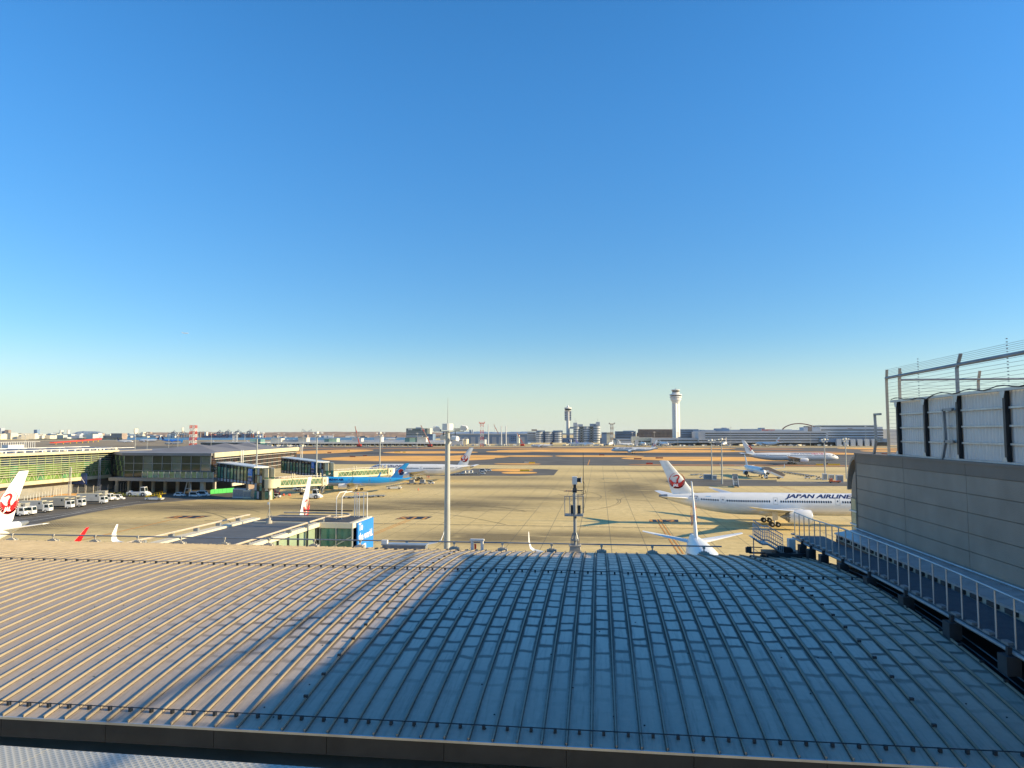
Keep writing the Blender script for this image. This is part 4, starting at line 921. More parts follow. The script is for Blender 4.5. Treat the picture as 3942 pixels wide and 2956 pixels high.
for k in range(22): MB().box(XA - 3.5, XA - 3.2, YA0 + k * 4.3, YA0 + k * 4.3 + .5, ZR + .7, ZR + 1.5).build('rail_post', 'white_matte', tb)
MB().tube((XA - 3.3, YA0, ZR + 1.6), (XA - 3.3, YA1 + 20, ZR + 1.6), .16, 6).build('roof_rail', 'white_matte', tb); MB().tube((XA - 26, YA0, ZR + 1.9), (XA - 26, YA1 + 20, ZR + 1.9), .2, 6).build('roof_rail', 'white_matte', tb)
for k in range(9):
    y = YA0 + 22 + k * 10.5; MB().lathe([(.7, .7), (1.6, .7), (1.7, .4)], (XA - 9, y, ZR), 10).build('roof_vent', 'cream', tb); m_ = MB(); m_.prism([(y - 3, ZR + .7), (y + 3, ZR + .7), (y, ZR + 1.9)], XA - 26, XA - 11, 'yz'); m_.build('roof_ridge', 'dull_steel', tb)
MB().box(XA - 30, XA - 27, 262, 270, ZR + .7, ZR + 3.4).build('plant_house', 'white_matte', tb)
m_ = MB()
for k in range(90): m_.box(XA - 60, XA - 59.8, YA0 + 2 + k * 1.3, YA0 + 2.18 + k * 1.3, ZR + .7, ZR + 4.0)
m_.box(XA - 60, XA - 59.8, YA0, YA1 + 30, ZR + 4, ZR + 4.15); m_.build('roof_screen_bars', 'white_matte', tb, kind='stuff')
# recessed corner and the dark front that faces the viewer
ZC = 15.4; FY = 268.3; FX0, FX1 = -196.0, -153.8
MB().box(XA - 60, FX0, YA1, YA1 + 30, 6.2, ZC).build('corner_core', 'glass_dark', tb)
m_ = MB(); m_.prism([(XA + 1, YA1 + .3), (FX0 + 3, FY + 3), (FX1, FY), (FX1 - 15, 383.4), (FX1 - 70, 383.4), (XA - 20, YA1 + 26)], 6.3, ZC, 'xy'); m_.build('corner_block', 'glass_dark', tb)
m_ = MB(); m_.prism([(XA + 1, YA1 - .4), (FX0 + 3, FY + 1.2), (FX1 + .8, FY - 1.2), (FX1 - 14.2, 383.4), (FX1 - 70, 384.4), (XA - 20, YA1 + 27)], ZC, ZC + 1.1, 'xy'); m_.build('corner_roof', 'roof_grey', tb)
for k, (u, v, r_) in enumerate(((-176, 296, 17), (-182, 330, 15), (-186, 360, 14))):
    m_ = MB(); b_ = [Vector((u - r_, v - r_ * .8, ZC + 1.1)), Vector((u + r_, v - r_ * .8, ZC + 1.1)), Vector((u + r_, v + r_ * .8, ZC + 1.1)), Vector((u - r_, v + r_ * .8, ZC + 1.1)), Vector((u, v, ZC + 4.2))]; m_.add(b_, [(0, 1, 4), (1, 2, 4), (2, 3, 4), (3, 0, 4)]); m_.build('roof_pyramid', 'roof_grey', tb)
def facade(a, b, z0, z1, n, rows, mg, mm, par, out=.12, name='glass_panel', gap=.12, depth=.25, hm=None):
    """panes between mullions along the foot line a-b; outward = to the right of a->b"""
    a = Vector((a[0], a[1], 0)); b = Vector((b[0], b[1], 0)); d = (b - a); L_ = d.length; d /= L_; nn = Vector((d.y, -d.x, 0))
    zz = [z0 + (z1 - z0) * i / rows for i in range(rows + 1)] if isinstance(rows, int) else rows
    for i in range(n):
        p0 = a + d * (L_ * i / n + gap); p1 = a + d * (L_ * (i + 1) / n - gap)
        for r_ in range(len(zz) - 1):
            g = mg[(i * 7 + r_ * 3) % len(mg)] if isinstance(mg, (list, tuple)) else mg
            m_ = MB(); q0 = p0 + nn * .02; q1 = p1 + nn * .02; o0 = p0 + nn * out; o1 = p1 + nn * out
            vs = [(q.x, q.y, z) for z in (zz[r_] + gap, zz[r_ + 1] - gap) for q in (q0, q1, o1, o0)]
            m_.add(vs, [(0, 1, 2, 3), (4, 7, 6, 5), (0, 4, 5, 1), (1, 5, 6, 2), (2, 6, 7, 3), (3, 7, 4, 0)]); m_.build(name, g, par)
    for i in range(n + 1):
        p0 = a + d * (L_ * i / n) + nn * (depth / 2); MB().beam((p0.x, p0.y, z0), (p0.x, p0.y, z1), gap * 1.7, depth).build('mullion', mm, par)
    for z in zz[1:-1]:
        p0 = a + nn * (depth / 2); p1 = b + nn * (depth / 2); MB().beam((p0.x, p0.y, z), (p1.x, p1.y, z), depth, gap * 1.7).build('transom', hm or mm, par)
facade((XA + 1, YA1 + .3), (FX0 + 3, FY + 3), 6.6, 15.2, 11, 4, ['glass_green', 'glass_dark', 'glass_green', 'facade_green'], 'dark_steel', tb)
facade((FX0 + 3, FY + 3), (FX1, FY), 6.6, 15.2, 9, [6.6, 9.3, 12.2, 15.2], ['glass_dark', 'glass_dark', 'glass_blue'], 'dull_steel', tb)
facade((FX1, FY), (FX1 - 15, 383.4), 6.4, 15.3, 46, 4, ['glass_brown', 'glass_brown', 'glass_dark'] if 'glass_brown' in M else 'glass_dark', 'dull_steel', tb, gap=.06, depth=.1, hm='dark_steel')
dd_ = Vector((-15, 115.1, 0)).normalized(); nn_ = Vector((dd_.y, -dd_.x, 0))
for k in range(4):
    a = Vector((FX1, FY, 0)) + nn_ * 1.6; b = a + dd_ * (112 - 6 * k); z = 14.0 - k * 1.9; MB().beam((a.x, a.y, z), (b.x, b.y, z), .2, .13).build('louvre', 'white_matte', tb)
a = Vector((FX1, FY, 0)) + nn_ * 1.3; b = a + dd_ * 116; MB().beam((a.x, a.y, ZC + .3), (b.x, b.y, ZC + .3), .5, 1.9).build('eaves_band', 'cream_band', tb)
for s_ in (26, 28, 116, 119):
    q_ = Vector((FX1, FY, 0)) + nn_ * 2.4 + dd_ * s_; MB().beam((q_.x, q_.y, 4), (q_.x, q_.y, ZC + 1.6), .35).build('mast_pair', 'white_matte', tb)
# balcony with pale glass, soffit and columns
m_ = MB(); m_.prism([(FX0 - 2, FY + .4), (FX1 + 3, FY - 2.6), (FX1 + 3.4, FY + 6), (FX0 - 2, FY + 6)], 5.2, 6.5, 'xy'); m_.build('balcony_slab', 'dull_steel', tb)
facade((-182, FY - 1.4), (FX1 + 3, FY - 2.9), 6.6, 9.2, 13, 1, ['glass_teal', 'glass_green'] if 'glass_teal' in M else 'glass_green', 'steel', tb)
for i in range(9):
    x = -200 + i * 5.4; MB().box(x - .5, x + .5, FY + 8, FY + 9, 0, 6.2).build('column', 'concrete_wall', tb)
m_ = MB(); m_.beam((-166, FY + 2, 0), (-164.6, FY + 2, 6), .3); m_.beam((-162.6, FY + 2, 0), (-164, FY + 2, 6), .3); m_.beam((-165.6, FY + 2, 2.2), (-163, FY + 2, 2.2), .25); m_.build('a_frame_column', 'pale_grey', tb)
MB().box(-212, -150, FY + 22, FY + 23, 0, 6.2).build('rear_wall', 'dark_steel', tb)
MB().box(FX1 - 4, FX1 - 2.5, FY - .5, FY + 1, 0, 6.2).build('column', 'concrete_wall', tb); MB().box(FX1 + 12, FX1 + 13.2, FY + 26, FY + 27, 0, 6.2).build('column', 'concrete_wall', tb)
MB().box(FX1 + 1, FX1 + 2, FY + 22, FY + 70, 0, 3.5).build('undercroft_wall', 'far_brown', tb); MB().box(FX1 + 2.3, FX1 + 2.9, FY + 12, FY + 40, 2.6, 3.8).build('undercroft_beam', 'cream', tb)
gp = G(856, 1897); t = thing('green_fence_panel', 'bright green fence panels under the first glass link corridor', 'fence', (gp.x, gp.y, 0), 1.1)
for i in range(6): MB().box(-5.4 + i * 1.8, -3.66 + i * 1.8, -.05, .05, .1, 1.9).build('panel', 'green', t)


# ------------------------------------------------------------------ glass link corridors with signs
def corridor(label, a, b, zb0, zb1, zt0, zt1, w, n, sign, legs):
    a = Vector((a[0], a[1], 0)); b = Vector((b[0], b[1], 0)); d = (b - a).normalized(); nn = Vector((-d.y, d.x, 0)) * w     # nn points away from the viewer
    if nn.y < 0: nn = -nn
    fr = Vector((nn.x, nn.y, 0)).normalized() * -1
    t = thing('link_corridor', label, 'corridor')
    m_ = MB(); m_.loft([[tuple(a + UP * zb0), tuple(a + nn + UP * zb0), tuple(a + nn + UP * zt0), tuple(a + UP * zt0)], [tuple(b + UP * zb1), tuple(b + nn + UP * zb1), tuple(b + nn + UP * zt1), tuple(b + UP * zt1)]]); m_.build('core', 'glass_dark', t)
    m_ = MB(); a2 = a + fr * .5; b2 = b + fr * .5 + d * .5; n2 = nn - fr * 1.0
    m_.loft([[tuple(a2 + UP * zt0), tuple(a2 + n2 + UP * zt0), tuple(a2 + n2 + UP * (zt0 + .4)), tuple(a2 + UP * (zt0 + .4))], [tuple(b2 + UP * zt1), tuple(b2 + n2 + UP * zt1), tuple(b2 + n2 + UP * (zt1 + .4)), tuple(b2 + UP * (zt1 + .4))]]); m_.build('roof', 'pale_grey', t)
    for i in range(n):
        t0, t1 = i / n, (i + 1) / n
        for r0, r1, mt in ((.02, .17, 'far_grey'), (.20, .80, ('glass_green', 'glass_teal', 'glass_pale', 'glass_teal')[i % 4]), (.82, .98, ('glass_blue', 'glass_dark')[i % 2])):
            q = []
            for (tt, rr_) in ((t0 + .008, r0), (t1 - .008, r0), (t1 - .008, r1), (t0 + .008, r1)):
                zb_ = zb0 + (zb1 - zb0) * tt; zt_ = zt0 + (zt1 - zt0) * tt; q.append(a.lerp(b, tt) + fr * .08 + UP * (zb_ + (zt_ - zb_) * rr_))
            m_ = MB(); m_.add(q + [p_ - fr * .06 for p_ in q], [(0, 1, 2, 3), (7, 6, 5, 4), (0, 4, 5, 1), (1, 5, 6, 2), (2, 6, 7, 3), (3, 7, 4, 0)]); m_.build('glass_panel', mt, t)
    for i in range(n + 1):
        tt = i / n; p0 = a.lerp(b, tt) + fr * .2; zb_ = zb0 + (zb1 - zb0) * tt; zt_ = zt0 + (zt1 - zt0) * tt; MB().beam(p0 + UP * zb_, p0 + UP * zt_, .18, .3).build('mullion', 'dark_steel', t)
    # end tower
    e0 = b + d * .2; e1 = b + d * 5.6
    m_ = MB(); m_.loft([[tuple(e0 + UP * 0), tuple(e0 + nn), tuple(e0 + nn + UP * zt1), tuple(e0 + UP * zt1)], [tuple(e1), tuple(e1 + nn), tuple(e1 + nn + UP * zt1), tuple(e1 + UP * zt1)]]); m_.build('end_tower', 'glass_dark', t)
    for k in range(2):
        for r_ in range(4):
            c = e1 + nn * (.27 + k * .46) + d * .05; z0 = .4 + r_ * zt1 / 4; MB().beam(c + UP * z0, c + UP * (z0 + zt1 / 4 - .35), w * .42, .1).build('tower_panel', ['glass_teal', 'pale_grey', 'glass_green', 'glass_dark'][(k * 2 + r_) % 4], t)
    for k in range(3):
        for r_ in range(4):
            q0 = e0.lerp(e1, k / 3 + .03) + fr * .05; q1 = e0.lerp(e1, (k + 1) / 3 - .03) + fr * .05; z0 = .4 + r_ * zt1 / 4; z1 = z0 + zt1 / 4 - .3
            m_ = MB(); m_.add([q0 + UP * z0, q1 + UP * z0, q1 + UP * z1, q0 + UP * z1, q0 - fr * .04 + UP * z0, q1 - fr * .04 + UP * z0, q1 - fr * .04 + UP * z1, q0 - fr * .04 + UP * z1], [(0, 1, 2, 3), (7, 6, 5, 4), (0, 4, 5, 1), (1, 5, 6, 2), (2, 6, 7, 3), (3, 7, 4, 0)]); m_.build('tower_panel', ['glass_teal', 'far_grey', 'glass_dark'][(k + r_) % 3], t)
    for s in (0.0, .5): 
        c = e1 + nn * (s + .25); MB().beam(c + UP * (zt1 - 3.4) + d * .3, c + UP * (zt1 - .2) + d * .3, w * .42, .3).build('cream_panel', 'cream_band', t)
    return a, b, d, fr, t
def corner_sign(label, c, d, fr, w, zt_, hgt):
    t = thing('hanging_sign', label, 'sign')
    a = c - d * (w / 2) + fr * .5; b = c + d * (w / 2) + fr * .5
    def P(u, v_, o=0.0): return a.lerp(b, u) + fr * o + UP * (zt_ - hgt * v_)
    m_ = MB(); m_.add([P(0, 1, -.15), P(1, 1, -.15), P(1, 0, -.15), P(0, 0, -.15), P(0, 1), P(1, 1), P(1, 0), P(0, 0)], [(0, 3, 2, 1), (4, 5, 6, 7), (0, 1, 5, 4), (1, 2, 6, 5), (2, 3, 7, 6), (3, 0, 4, 7)]); m_.build('board', 'sign_blue', t)
    for (v0_, v1_, mt) in ((.55, .62, 'cream'), (.62, .72, 'far_brown'), (.72, 1.0, 'sign_navy')):
        m_ = MB(); m_.add([P(0, v1_, .02), P(1, v1_, .02), P(1, v0_, .02), P(0, v0_, .02)], [(0, 1, 2, 3)]); m_.build('print', mt, t, fix=False)
    m_ = MB()
    for u, h in ((.12, .05), (.22, .03), (.42, .06), (.5, .04), (.62, .05), (.8, .03)): m_.add([P(u, .72, .03), P(u + .06, .72, .03), P(u + .06, .62 - h, .03), P(u, .62 - h, .03)], [(0, 1, 2, 3)])
    m_.build('skyline_print', 'dark_steel', t, fix=False, kind='stuff')
    for txt, u, v_, wd in (('To\nthe world.\nFrom\nthe world.', .10, .12, .72), ('SAGAWA', .08, .92, .84), ('飛脚の心で、世界へ', .1, .80, .6)):
        me = text2d(txt, 1, 0, .03, lines=.8); xs = [v.co.x for v in me.vertices]; ys = [v.co.y for v in me.vertices]
        if not xs: continue
        k = wd * w / max(xs); text_on(me, lambda x, y: P(u, v_, .04) + (b - a).normalized() * (x * k) + UP * (y * k * .95), 'lettering', 'white_paint', t)
    return t
A1 = tuple(Dp(838, 1800, 285).xy); B1 = tuple(Dp(980, 1800, 266).xy)
a, b, d, fr, t = corridor('nearer glass link corridor running from the terminal to the first boarding bridge', A1, B1, 5.5, 5.3, 12.6, 11.6, 5, 11, None, None)
corner_sign('hanging sign with blue sky and red city print on the nearer link corridor', b - d * 2.3, d, fr, 2.9, 11.2, 4.7)
A2 = tuple(Dp(1084, 1800, 342).xy); B2 = tuple(Dp(1222, 1800, 314).xy)
a, b, d, fr, t = corridor('farther glass link corridor running to the second boarding bridge', A2, B2, 5.5, 5.3, 12.6, 11.6, 5, 12, None, None)
corner_sign('hanging sign with blue sky print on the farther link corridor', b - d * 3.6, d, fr, 2.8, 11.6, 4.7)

# ------------------------------------------------------------------ flat-roofed glass corridor in the middle ground
gc = thing('glass_corridor', 'flat-roofed glass corridor running away beyond the roof edge, blue sign at its end', 'corridor')
ZG = 15.5; UL, UR2 = -37.4, -28.4; YB0, YB1 = 38.5, 73.7
MB().box(UL + .3, UR2 - .3, YB0, YB1, 9.5, ZG - .6).build('core', 'glass_dark', gc)
mk('ribbed_roof', (.055, .055, .06), .6, .0, .1, 1)
MB().box(UL + .2, UR2 - .1, YB0, YB1, ZG - .6, ZG - .3).build('roof', 'ribbed_roof', gc)
for i in range(74): MB().box(UL + 1.5, UR2 - .9, YB0 + i * .475, YB0 + i * .475 + .13, ZG - .3, ZG - .2).build('roof_rib', 'rib_grey', gc)
for x, w_ in ((UL, 1.0), (UR2 - .5, .6)):
    for i in range(12): y = YB0 + i * (YB1 - YB0) / 12; MB().box(x, x + w_, y + .015, y + (YB1 - YB0) / 12 - .015, ZG - .5, ZG - .12).build('parapet_block', 'cream', gc)
for x in (UL + .1, UR2 + .15):
    MB().path([(x, YB0, ZG + .28), (x, YB1 - 1.5, ZG + .28), (x + (-.0), YB1 - .6, ZG + .25)], .09, 6).build('roof_pipe', 'tan_post', gc)
    for i in range(9): y = YB0 + 1 + i * 3.9; MB().box(x - .22, x + .22, y - .15, y + .15, ZG - .12, ZG + .2).build('pipe_foot', 'dull_steel', gc)
MB().box(UL - .05, UL + .3, YB0, YB1, 9.5, ZG - .5).build('side_wall', 'cream', gc)
for i in range(16):
    y = YB0 + 1 + i * 2.17; MB().box(UR2 - .3, UR2 - .2, y + .1, y + 2.07, 9.7, ZG - .55).build('glass_panel', 'glass_pale', gc)
    MB().box(UR2 - .3, UR2 - .05, y - .09, y + .09, 9.5, ZG - .5).build('mullion', 'dark_steel', gc)
# end box
EX0, EX1, EY0, EY1 = -28.3, -24.8, 70.2, 76.4
MB().box(UL + 1, EX1 - .3, EY0 + .3, EY1 - .2, 6, ZG - .65).build('end_core', 'glass_dark', gc); MB().box(UL + 2, EX1, EY0, EY1, ZG - .64, ZG - .1).build('end_roof', 'cream', gc); MB().box(UL + 2.2, EX1 - .5, EY0 + .4, EY1 - .3, ZG - .1, ZG - .05).build('end_roof_sheet', 'ribbed_roof', gc)
for i in range(2): MB().box(EX0 + .1 + i * 1.7, EX0 + 1.7 + i * 1.7, EY0 + .2, EY0 + .28, 6.2, ZG - .7).build('glass_panel', 'glass_greydark', gc) if 'glass_greydark' in M else MB().box(EX0 + .1 + i * 1.7, EX0 + 1.65 + i * 1.7, EY0 + .2, EY0 + .28, 6.2, ZG - .7).build('glass_panel', 'glass_teal', gc)
for x in (EX0, EX0 + 1.72, EX1 - .1): MB().box(x - .06, x + .06, EY0 + .05, EY0 + .3, 6.0, ZG - .64).build('mullion', 'steel', gc)
m_ = MB(); m_.beam((EX0 + .1, EY0 + .1, 12.3), (EX1 - .2, EY0 + .1, 14.0), .12); m_.build('brace', 'steel', gc)
m_ = MB(); m_.path([(EX1 - 3 + 1.5 * cos(t_), 73.2 + 1.8 * sin(t_), ZG + .3) for t_ in [i * pi / 10 - pi / 2 for i in range(11)]], .09, 6); m_.path([(UL + 3, EY0 + 1.2, ZG + .3), (EX1 - 3, EY0 + 1.2, ZG + .3)], .09, 6); m_.path([(UL + 3, EY1 - 1.2, ZG + .3), (EX1 - 3, EY1 - 1.2, ZG + .3)], .09, 6)
m_.build('roof_pipe', 'tan_post', gc)
MB().path([(UL + 5, EY1 - .6, ZG + .5), (EX1 - 2, EY1 - .6, ZG + .5)], .08, 6).build('roof_pipe', 'dark_steel', gc)
for x in (-27.6, -27.0):
    MB().path([(x, 73, ZG - .1), (x, 73, ZG + 2.2), (x + .2, 73.4, ZG + 2.7), (x + .6, 74.4, ZG + 2.75)], .05, 6).build('ladder_hoop', 'white_matte', gc)
for x in (-24.9 - 1.6, -24.9 - 1.35, -24.9 - 1.1, -24.9 - .6, -24.9 - .2): MB().tube((x + .2, 75, ZG - .1), (x + .2, 75, ZG + 2.6), .05, 6).build('ladder_post', 'white_matte', gc)
MB().tube((-27.5, 75, ZG + 2.6), (-24.9, 75, ZG + 2.6), .04, 6).build('ladder_bar', 'white_matte', gc)
sg = thing('blue_wall_sign', 'bright blue sign with white words on the end of the flat-roofed corridor', 'sign')
MB().box(EX1 + .05, EX1 + .2, 71.2, 76.3, 4.5, ZG - .2).build('board', 'sign_blue', sg)
me = text2d('To\nthe world.\nFrom\nthe world.', 1.0, 0, .03, lines=.95); xs = [v.co.x for v in me.vertices]; k = 4.5 / max(xs)
text_on(me, lambda x, y: Vector((EX1 + .22, 71.5 + x * k, ZG - 1.05 + y * k * 1.0)), 'lettering', 'white_paint', sg)
an = thing('roof_aerial', 'thin aerial with a small instrument on the corridor roof', 'aerial', (-33.5, 69.8, ZG - .2)); an.scale = (.58, .58, .58)
MB().lathe([(0, .55), (.5, .5), (.5, .3), (1.0, .3)], n=10).build('base_block', 'concrete_wall', an); MB().tube((0, 0, .6), (0, 0, 5.6), .07, 6, .04).build('pole', 'steel', an)
m_ = MB()
for k in range(4): a_ = k * pi / 2 + .4; m_.beam((cos(a_) * .5, sin(a_) * .5, .9), (0, 0, 2.6), .06)
m_.build('stay', 'dull_steel', an); MB().box(-.35, -.05, -.1, .1, 3.3, 3.7).build('instrument', 'white_matte', an); MB().lathe([(4.9, .14), (5.3, .16), (5.6, .05)], (0, 0, 0), 8).build('cap', 'white_matte', an)

# ------------------------------------------------------------------ boarding bridges
def bridge(label, c0, c1, z0, z1, cabrz, railed=True):
    c0 = Vector((*c0, 0)); c1 = Vector((*c1, 0)); d = (c1 - c0); L_ = d.length; d /= L_
    t = thing('boarding_bridge', label, 'boarding bridge', tuple(c0), atan2(d.y, d.x))
    MB().lathe([(0, .7), (z0 - .2, .7)], n=14).build('rotunda_column', 'cream_band', t, True); MB().lathe([(z0 - .3, 2.3), (z0 + 2.9, 2.3), (z0 + 3.0, 1.8)], n=20).build('rotunda', 'cream_band', t, True)
    MB().box(1.7, 4, -1.5, 1.5, z0 - .1, z0 + 2.9).build('vestibule', 'cream_band', t)
    segs = [(3.5, L_ * .33, 1.25, 0), (L_ * .33, L_ - 2.6, 1.5, .2)]
    for i, (a, b, w, e) in enumerate(segs):
        za = z0 + (z1 - z0) * a / L_; zb = z0 + (z1 - z0) * b / L_
        mb = MB(); mb.loft([[(a, -w + .1, za), (a, w - .1, za), (a, w - .1, za + 2.6 + e), (a, -w + .1, za + 2.6 + e)], [(b, -w + .1, zb), (b, w - .1, zb), (b, w - .1, zb + 2.6 + e), (b, -w + .1, zb + 2.6 + e)]]); tn = mb.build('tunnel', 'tunnel_glass', t)
        for s in (-1, 1):
            MB().beam((a, s * w, za + .1), (b, s * w, zb + .1), .14, .75).build('lower_chord', 'cream_band', tn); MB().beam((a, s * w, za + 2.6 + e), (b, s * w, zb + 2.6 + e), .14, .4).build('upper_chord', 'cream_band', tn)
            n = max(4, int((b - a) / 1.4))
            for k in range(n):
                x0 = a + (b - a) * k / n; x1 = a + (b - a) * (k + 1) / n; f0 = (k + .0) / n; zl_ = za + (zb - za) * f0; up = k % 2 == 0
                MB().beam((x0, s * w, zl_ + (.4 if up else 2.5 + e)), (x1, s * w, zl_ + (2.5 + e if up else .4)), .13).build('diagonal', 'cream_band', tn)
            if railed:
                MB().tube((a, s * (w - .1), za + 3.6 + e), (b, s * (w - .1), zb + 3.6 + e), .05, 5).build('roof_rail', 'white_matte', tn)
                for k in range(0, n + 1, 2): x0 = a + (b - a) * k / n; z_ = za + (zb - za) * k / n; MB().tube((x0, s * (w - .1), z_ + 2.6), (x0, s * (w - .1), z_ + 3.6 + e), .04, 5).build('rail_post', 'white_matte', tn)
    for k in (.36, .40, .86, .93): MB().lathe([(2.6, .22), (4.3, .22), (4.5, .32), (4.8, .2)], (L_ * k, -.7, z0 + (z1 - z0) * k), 8).build('roof_duct', 'cream_band', t)
    g = MB(); gx = L_ * .62; g.beam((gx, -1.3, .9), (gx, -1.5, z0), .3); g.beam((gx, 1.3, .9), (gx, 1.5, z0), .3); g.beam((gx, -1.6, .9), (gx, 1.6, .9), .5); gg = g.build('drive_gear', 'dull_steel', t)
    for s in (-1.4, -.7, .7, 1.4): MB().lathe([(-.2, .55), (.2, .55)], (gx, s, .55), 14, 'y').build('wheel', 'rubber', gg)
    e = thing  # cab at the aircraft end
    cx = L_ - 1.2; mb = MB(); c_, s_ = cos(cabrz), sin(cabrz); P = lambda u, w, z: (cx + u * c_ - w * s_, u * s_ + w * c_, z1 + z)
    mb.loft([[P(-1.8, -1.9, -.5), P(-1.8, 1.9, -.5), P(-1.8, 1.9, 3.1), P(-1.8, -1.9, 3.1)], [P(2.2, -1.9, -.5), P(2.2, 1.9, -.5), P(2.2, 1.9, 3.1), P(2.2, -1.9, 3.1)]]); cb = mb.build('cab', 'cream_band', t)
    mb = MB(); mb.loft([[P(2.21, -1.7, -.2), P(2.21, 1.7, -.2), P(2.21, 1.7, 3.0), P(2.21, -1.7, 3.0)], [P(4.0, -1.5, .0), P(4.0, 1.5, .0), P(4.0, 1.5, 2.8), P(4.0, -1.5, 2.8)]]); mb.build('canopy_bellows', 'white_matte', cb)
    mb = MB(); mb.add([P(-.4, -1.93, 1.2), P(.5, -1.93, 1.2), P(.5, -1.93, 2.3), P(-.4, -1.93, 2.3)], [(0, 1, 2, 3)]); mb.build('cab_window', 'window_black', cb, fix=False)
    mb = MB(); mb.beam((cx - 3.2, -2.4, .1), (cx - .5, -2.4, z1), .9, .14); mb.build('service_stair', 'dull_steel', t)
    for k in (0, 1): MB().beam((cx - 3.2, -2.4 - .5 + k, 1.1), (cx - .5, -2.9 + k, z1 + 1), .06).build('stair_rail', 'white_matte', t)
    return t
p0 = Dp(1042, 1850, 264); p1 = Dp(1240, 1850, 297)
bridge('nearer cream boarding bridge with lattice sides leading to the nose of the light blue airliner', (p0.x, p0.y), (p1.x, p1.y), 4.6, 3.2, .1)
p0 = Dp(1268, 1815, 318); p1 = Dp(1498, 1812, 352)
bridge('farther cream boarding bridge with lattice sides reaching the white airliner behind', (p0.x, p0.y), (p1.x, p1.y), 4.6, 4.2, .1)

# ------------------------------------------------------------------ vehicles
def wheels(par, pts, r, w=.25):
    me = MB().lathe([(-w / 2, r * .8), (-w / 2, r), (w / 2, r), (w / 2, r * .8)], n=14, axis='y').lathe([(-w / 2 - .02, r * .45), (w / 2 + .02, r * .45)], n=8, axis='y', m=1).mesh('wheel', ['rubber', 'pale_grey'])
    for x, y in pts: inst('wheel', me, par, (x, y, r))
def glass(par, vs, name='window', m='glass_dark'):
    mb = MB(); mb.add(vs, [tuple(range(len(vs)))]); mb.build(name, m, par, fix=False)
def truck(label, loc, rz, L=8.6, box_m='truck_shaded', grp='catering and cargo trucks parked by the terminal', raised=0.0):
    t = thing('box_truck', label, 'truck', loc, rz, grp)
    MB().box(-L / 2, L / 2 - .3, -.9, .9, .65, .95).build('chassis', 'dark_steel', t)
    MB().box(-L / 2, L / 2 - 2.1, -1.2, 1.2, 1.1 + raised, 3.6 + raised).build('cargo_box', box_m, t)
    MB().box(-L / 2 - .02, L / 2 - 2.05, -1.24, 1.24, 3.6 + raised, 3.68 + raised).build('box_roof', 'cream_band', t)
    c = L / 2; mb = MB(); mb.prism([(c - 1.95, .6), (c, .6), (c + .02, 1.5), (c - .25, 2.7), (c - 1.95, 2.75)], -1.15, 1.15, 'xz'); mb.build('cab', 'white_paint', t)
    glass(t, [(c + .03, -1.02, 1.55), (c + .03, 1.02, 1.55), (c - .19, 1.0, 2.5), (c - .19, -1.0, 2.5)], 'windscreen')
    for s in (-1, 1): glass(t, [(c - 1.4, s * 1.16, 1.6), (c - .25, s * 1.16, 1.6), (c - .4, s * 1.16, 2.45), (c - 1.4, s * 1.16, 2.45)], 'side_window')
    glass(t, [(L / 2 - 3.2, -1.21, 2.6 + raised), (L / 2 - 2.7, -1.21, 2.6 + raised), (L / 2 - 2.7, -1.21, 3.2 + raised), (L / 2 - 3.2, -1.21, 3.2 + raised)], 'hatch')
    if L > 7: MB().box(L / 2 - 2.1, L / 2 - .1, -1.1, 1.1, 3.3 + raised, 3.5 + raised).build('front_platform', 'cream_band', t)
    wheels(t, [(c - 1.1, -1.0), (c - 1.1, 1.0), (-c + 1.6, -1.0), (-c + 1.6, 1.0)], .5, .3); return t
def car(label, loc, rz, L=4.3, h=1.5, m='white_paint', van=False, name='parked_car', cat='car', grp='cars and vans parked by the terminal'):
    t = thing(name, label, cat, loc, rz, grp); a = L / 2; w = .85
    pr = [(-a, .3), (a, .3), (a, .75), (a - .9, .95), (a - 1.5, h), (-a + .2, h), (-a, .9)] if van else [(-a, .3), (a, .3), (a, .7), (a - 1.0, .9), (a - 1.8, h), (-a + 1.0, h), (-a + .1, .95)]
    MB().prism(pr, -w, w, 'xz').build('body', m, t)
    x1, x0 = (a - 1.1, -a + .35) if van else (a - 1.35, -a + .8)
    for s in (-1, 1): glass(t, [(x0, s * (w + .005), .95), (x1, s * (w + .005), .95), (x1 - .5, s * (w + .005), h - .12), (x0 + .2, s * (w + .005), h - .12)], 'side_window')
    xa, xb = (a - .95, a - 1.47) if van else (a - 1.05, a - 1.77)
    glass(t, [(xa + .02, -.75, .97), (xa + .02, .75, .97), (xb + .03, .7, h - .06), (xb + .03, -.7, h - .06)], 'windscreen')
    wheels(t, [(a - .8, -w + .1), (a - .8, w - .1), (-a + .8, -w + .1), (-a + .8, w - .1)], .32, .22); return t
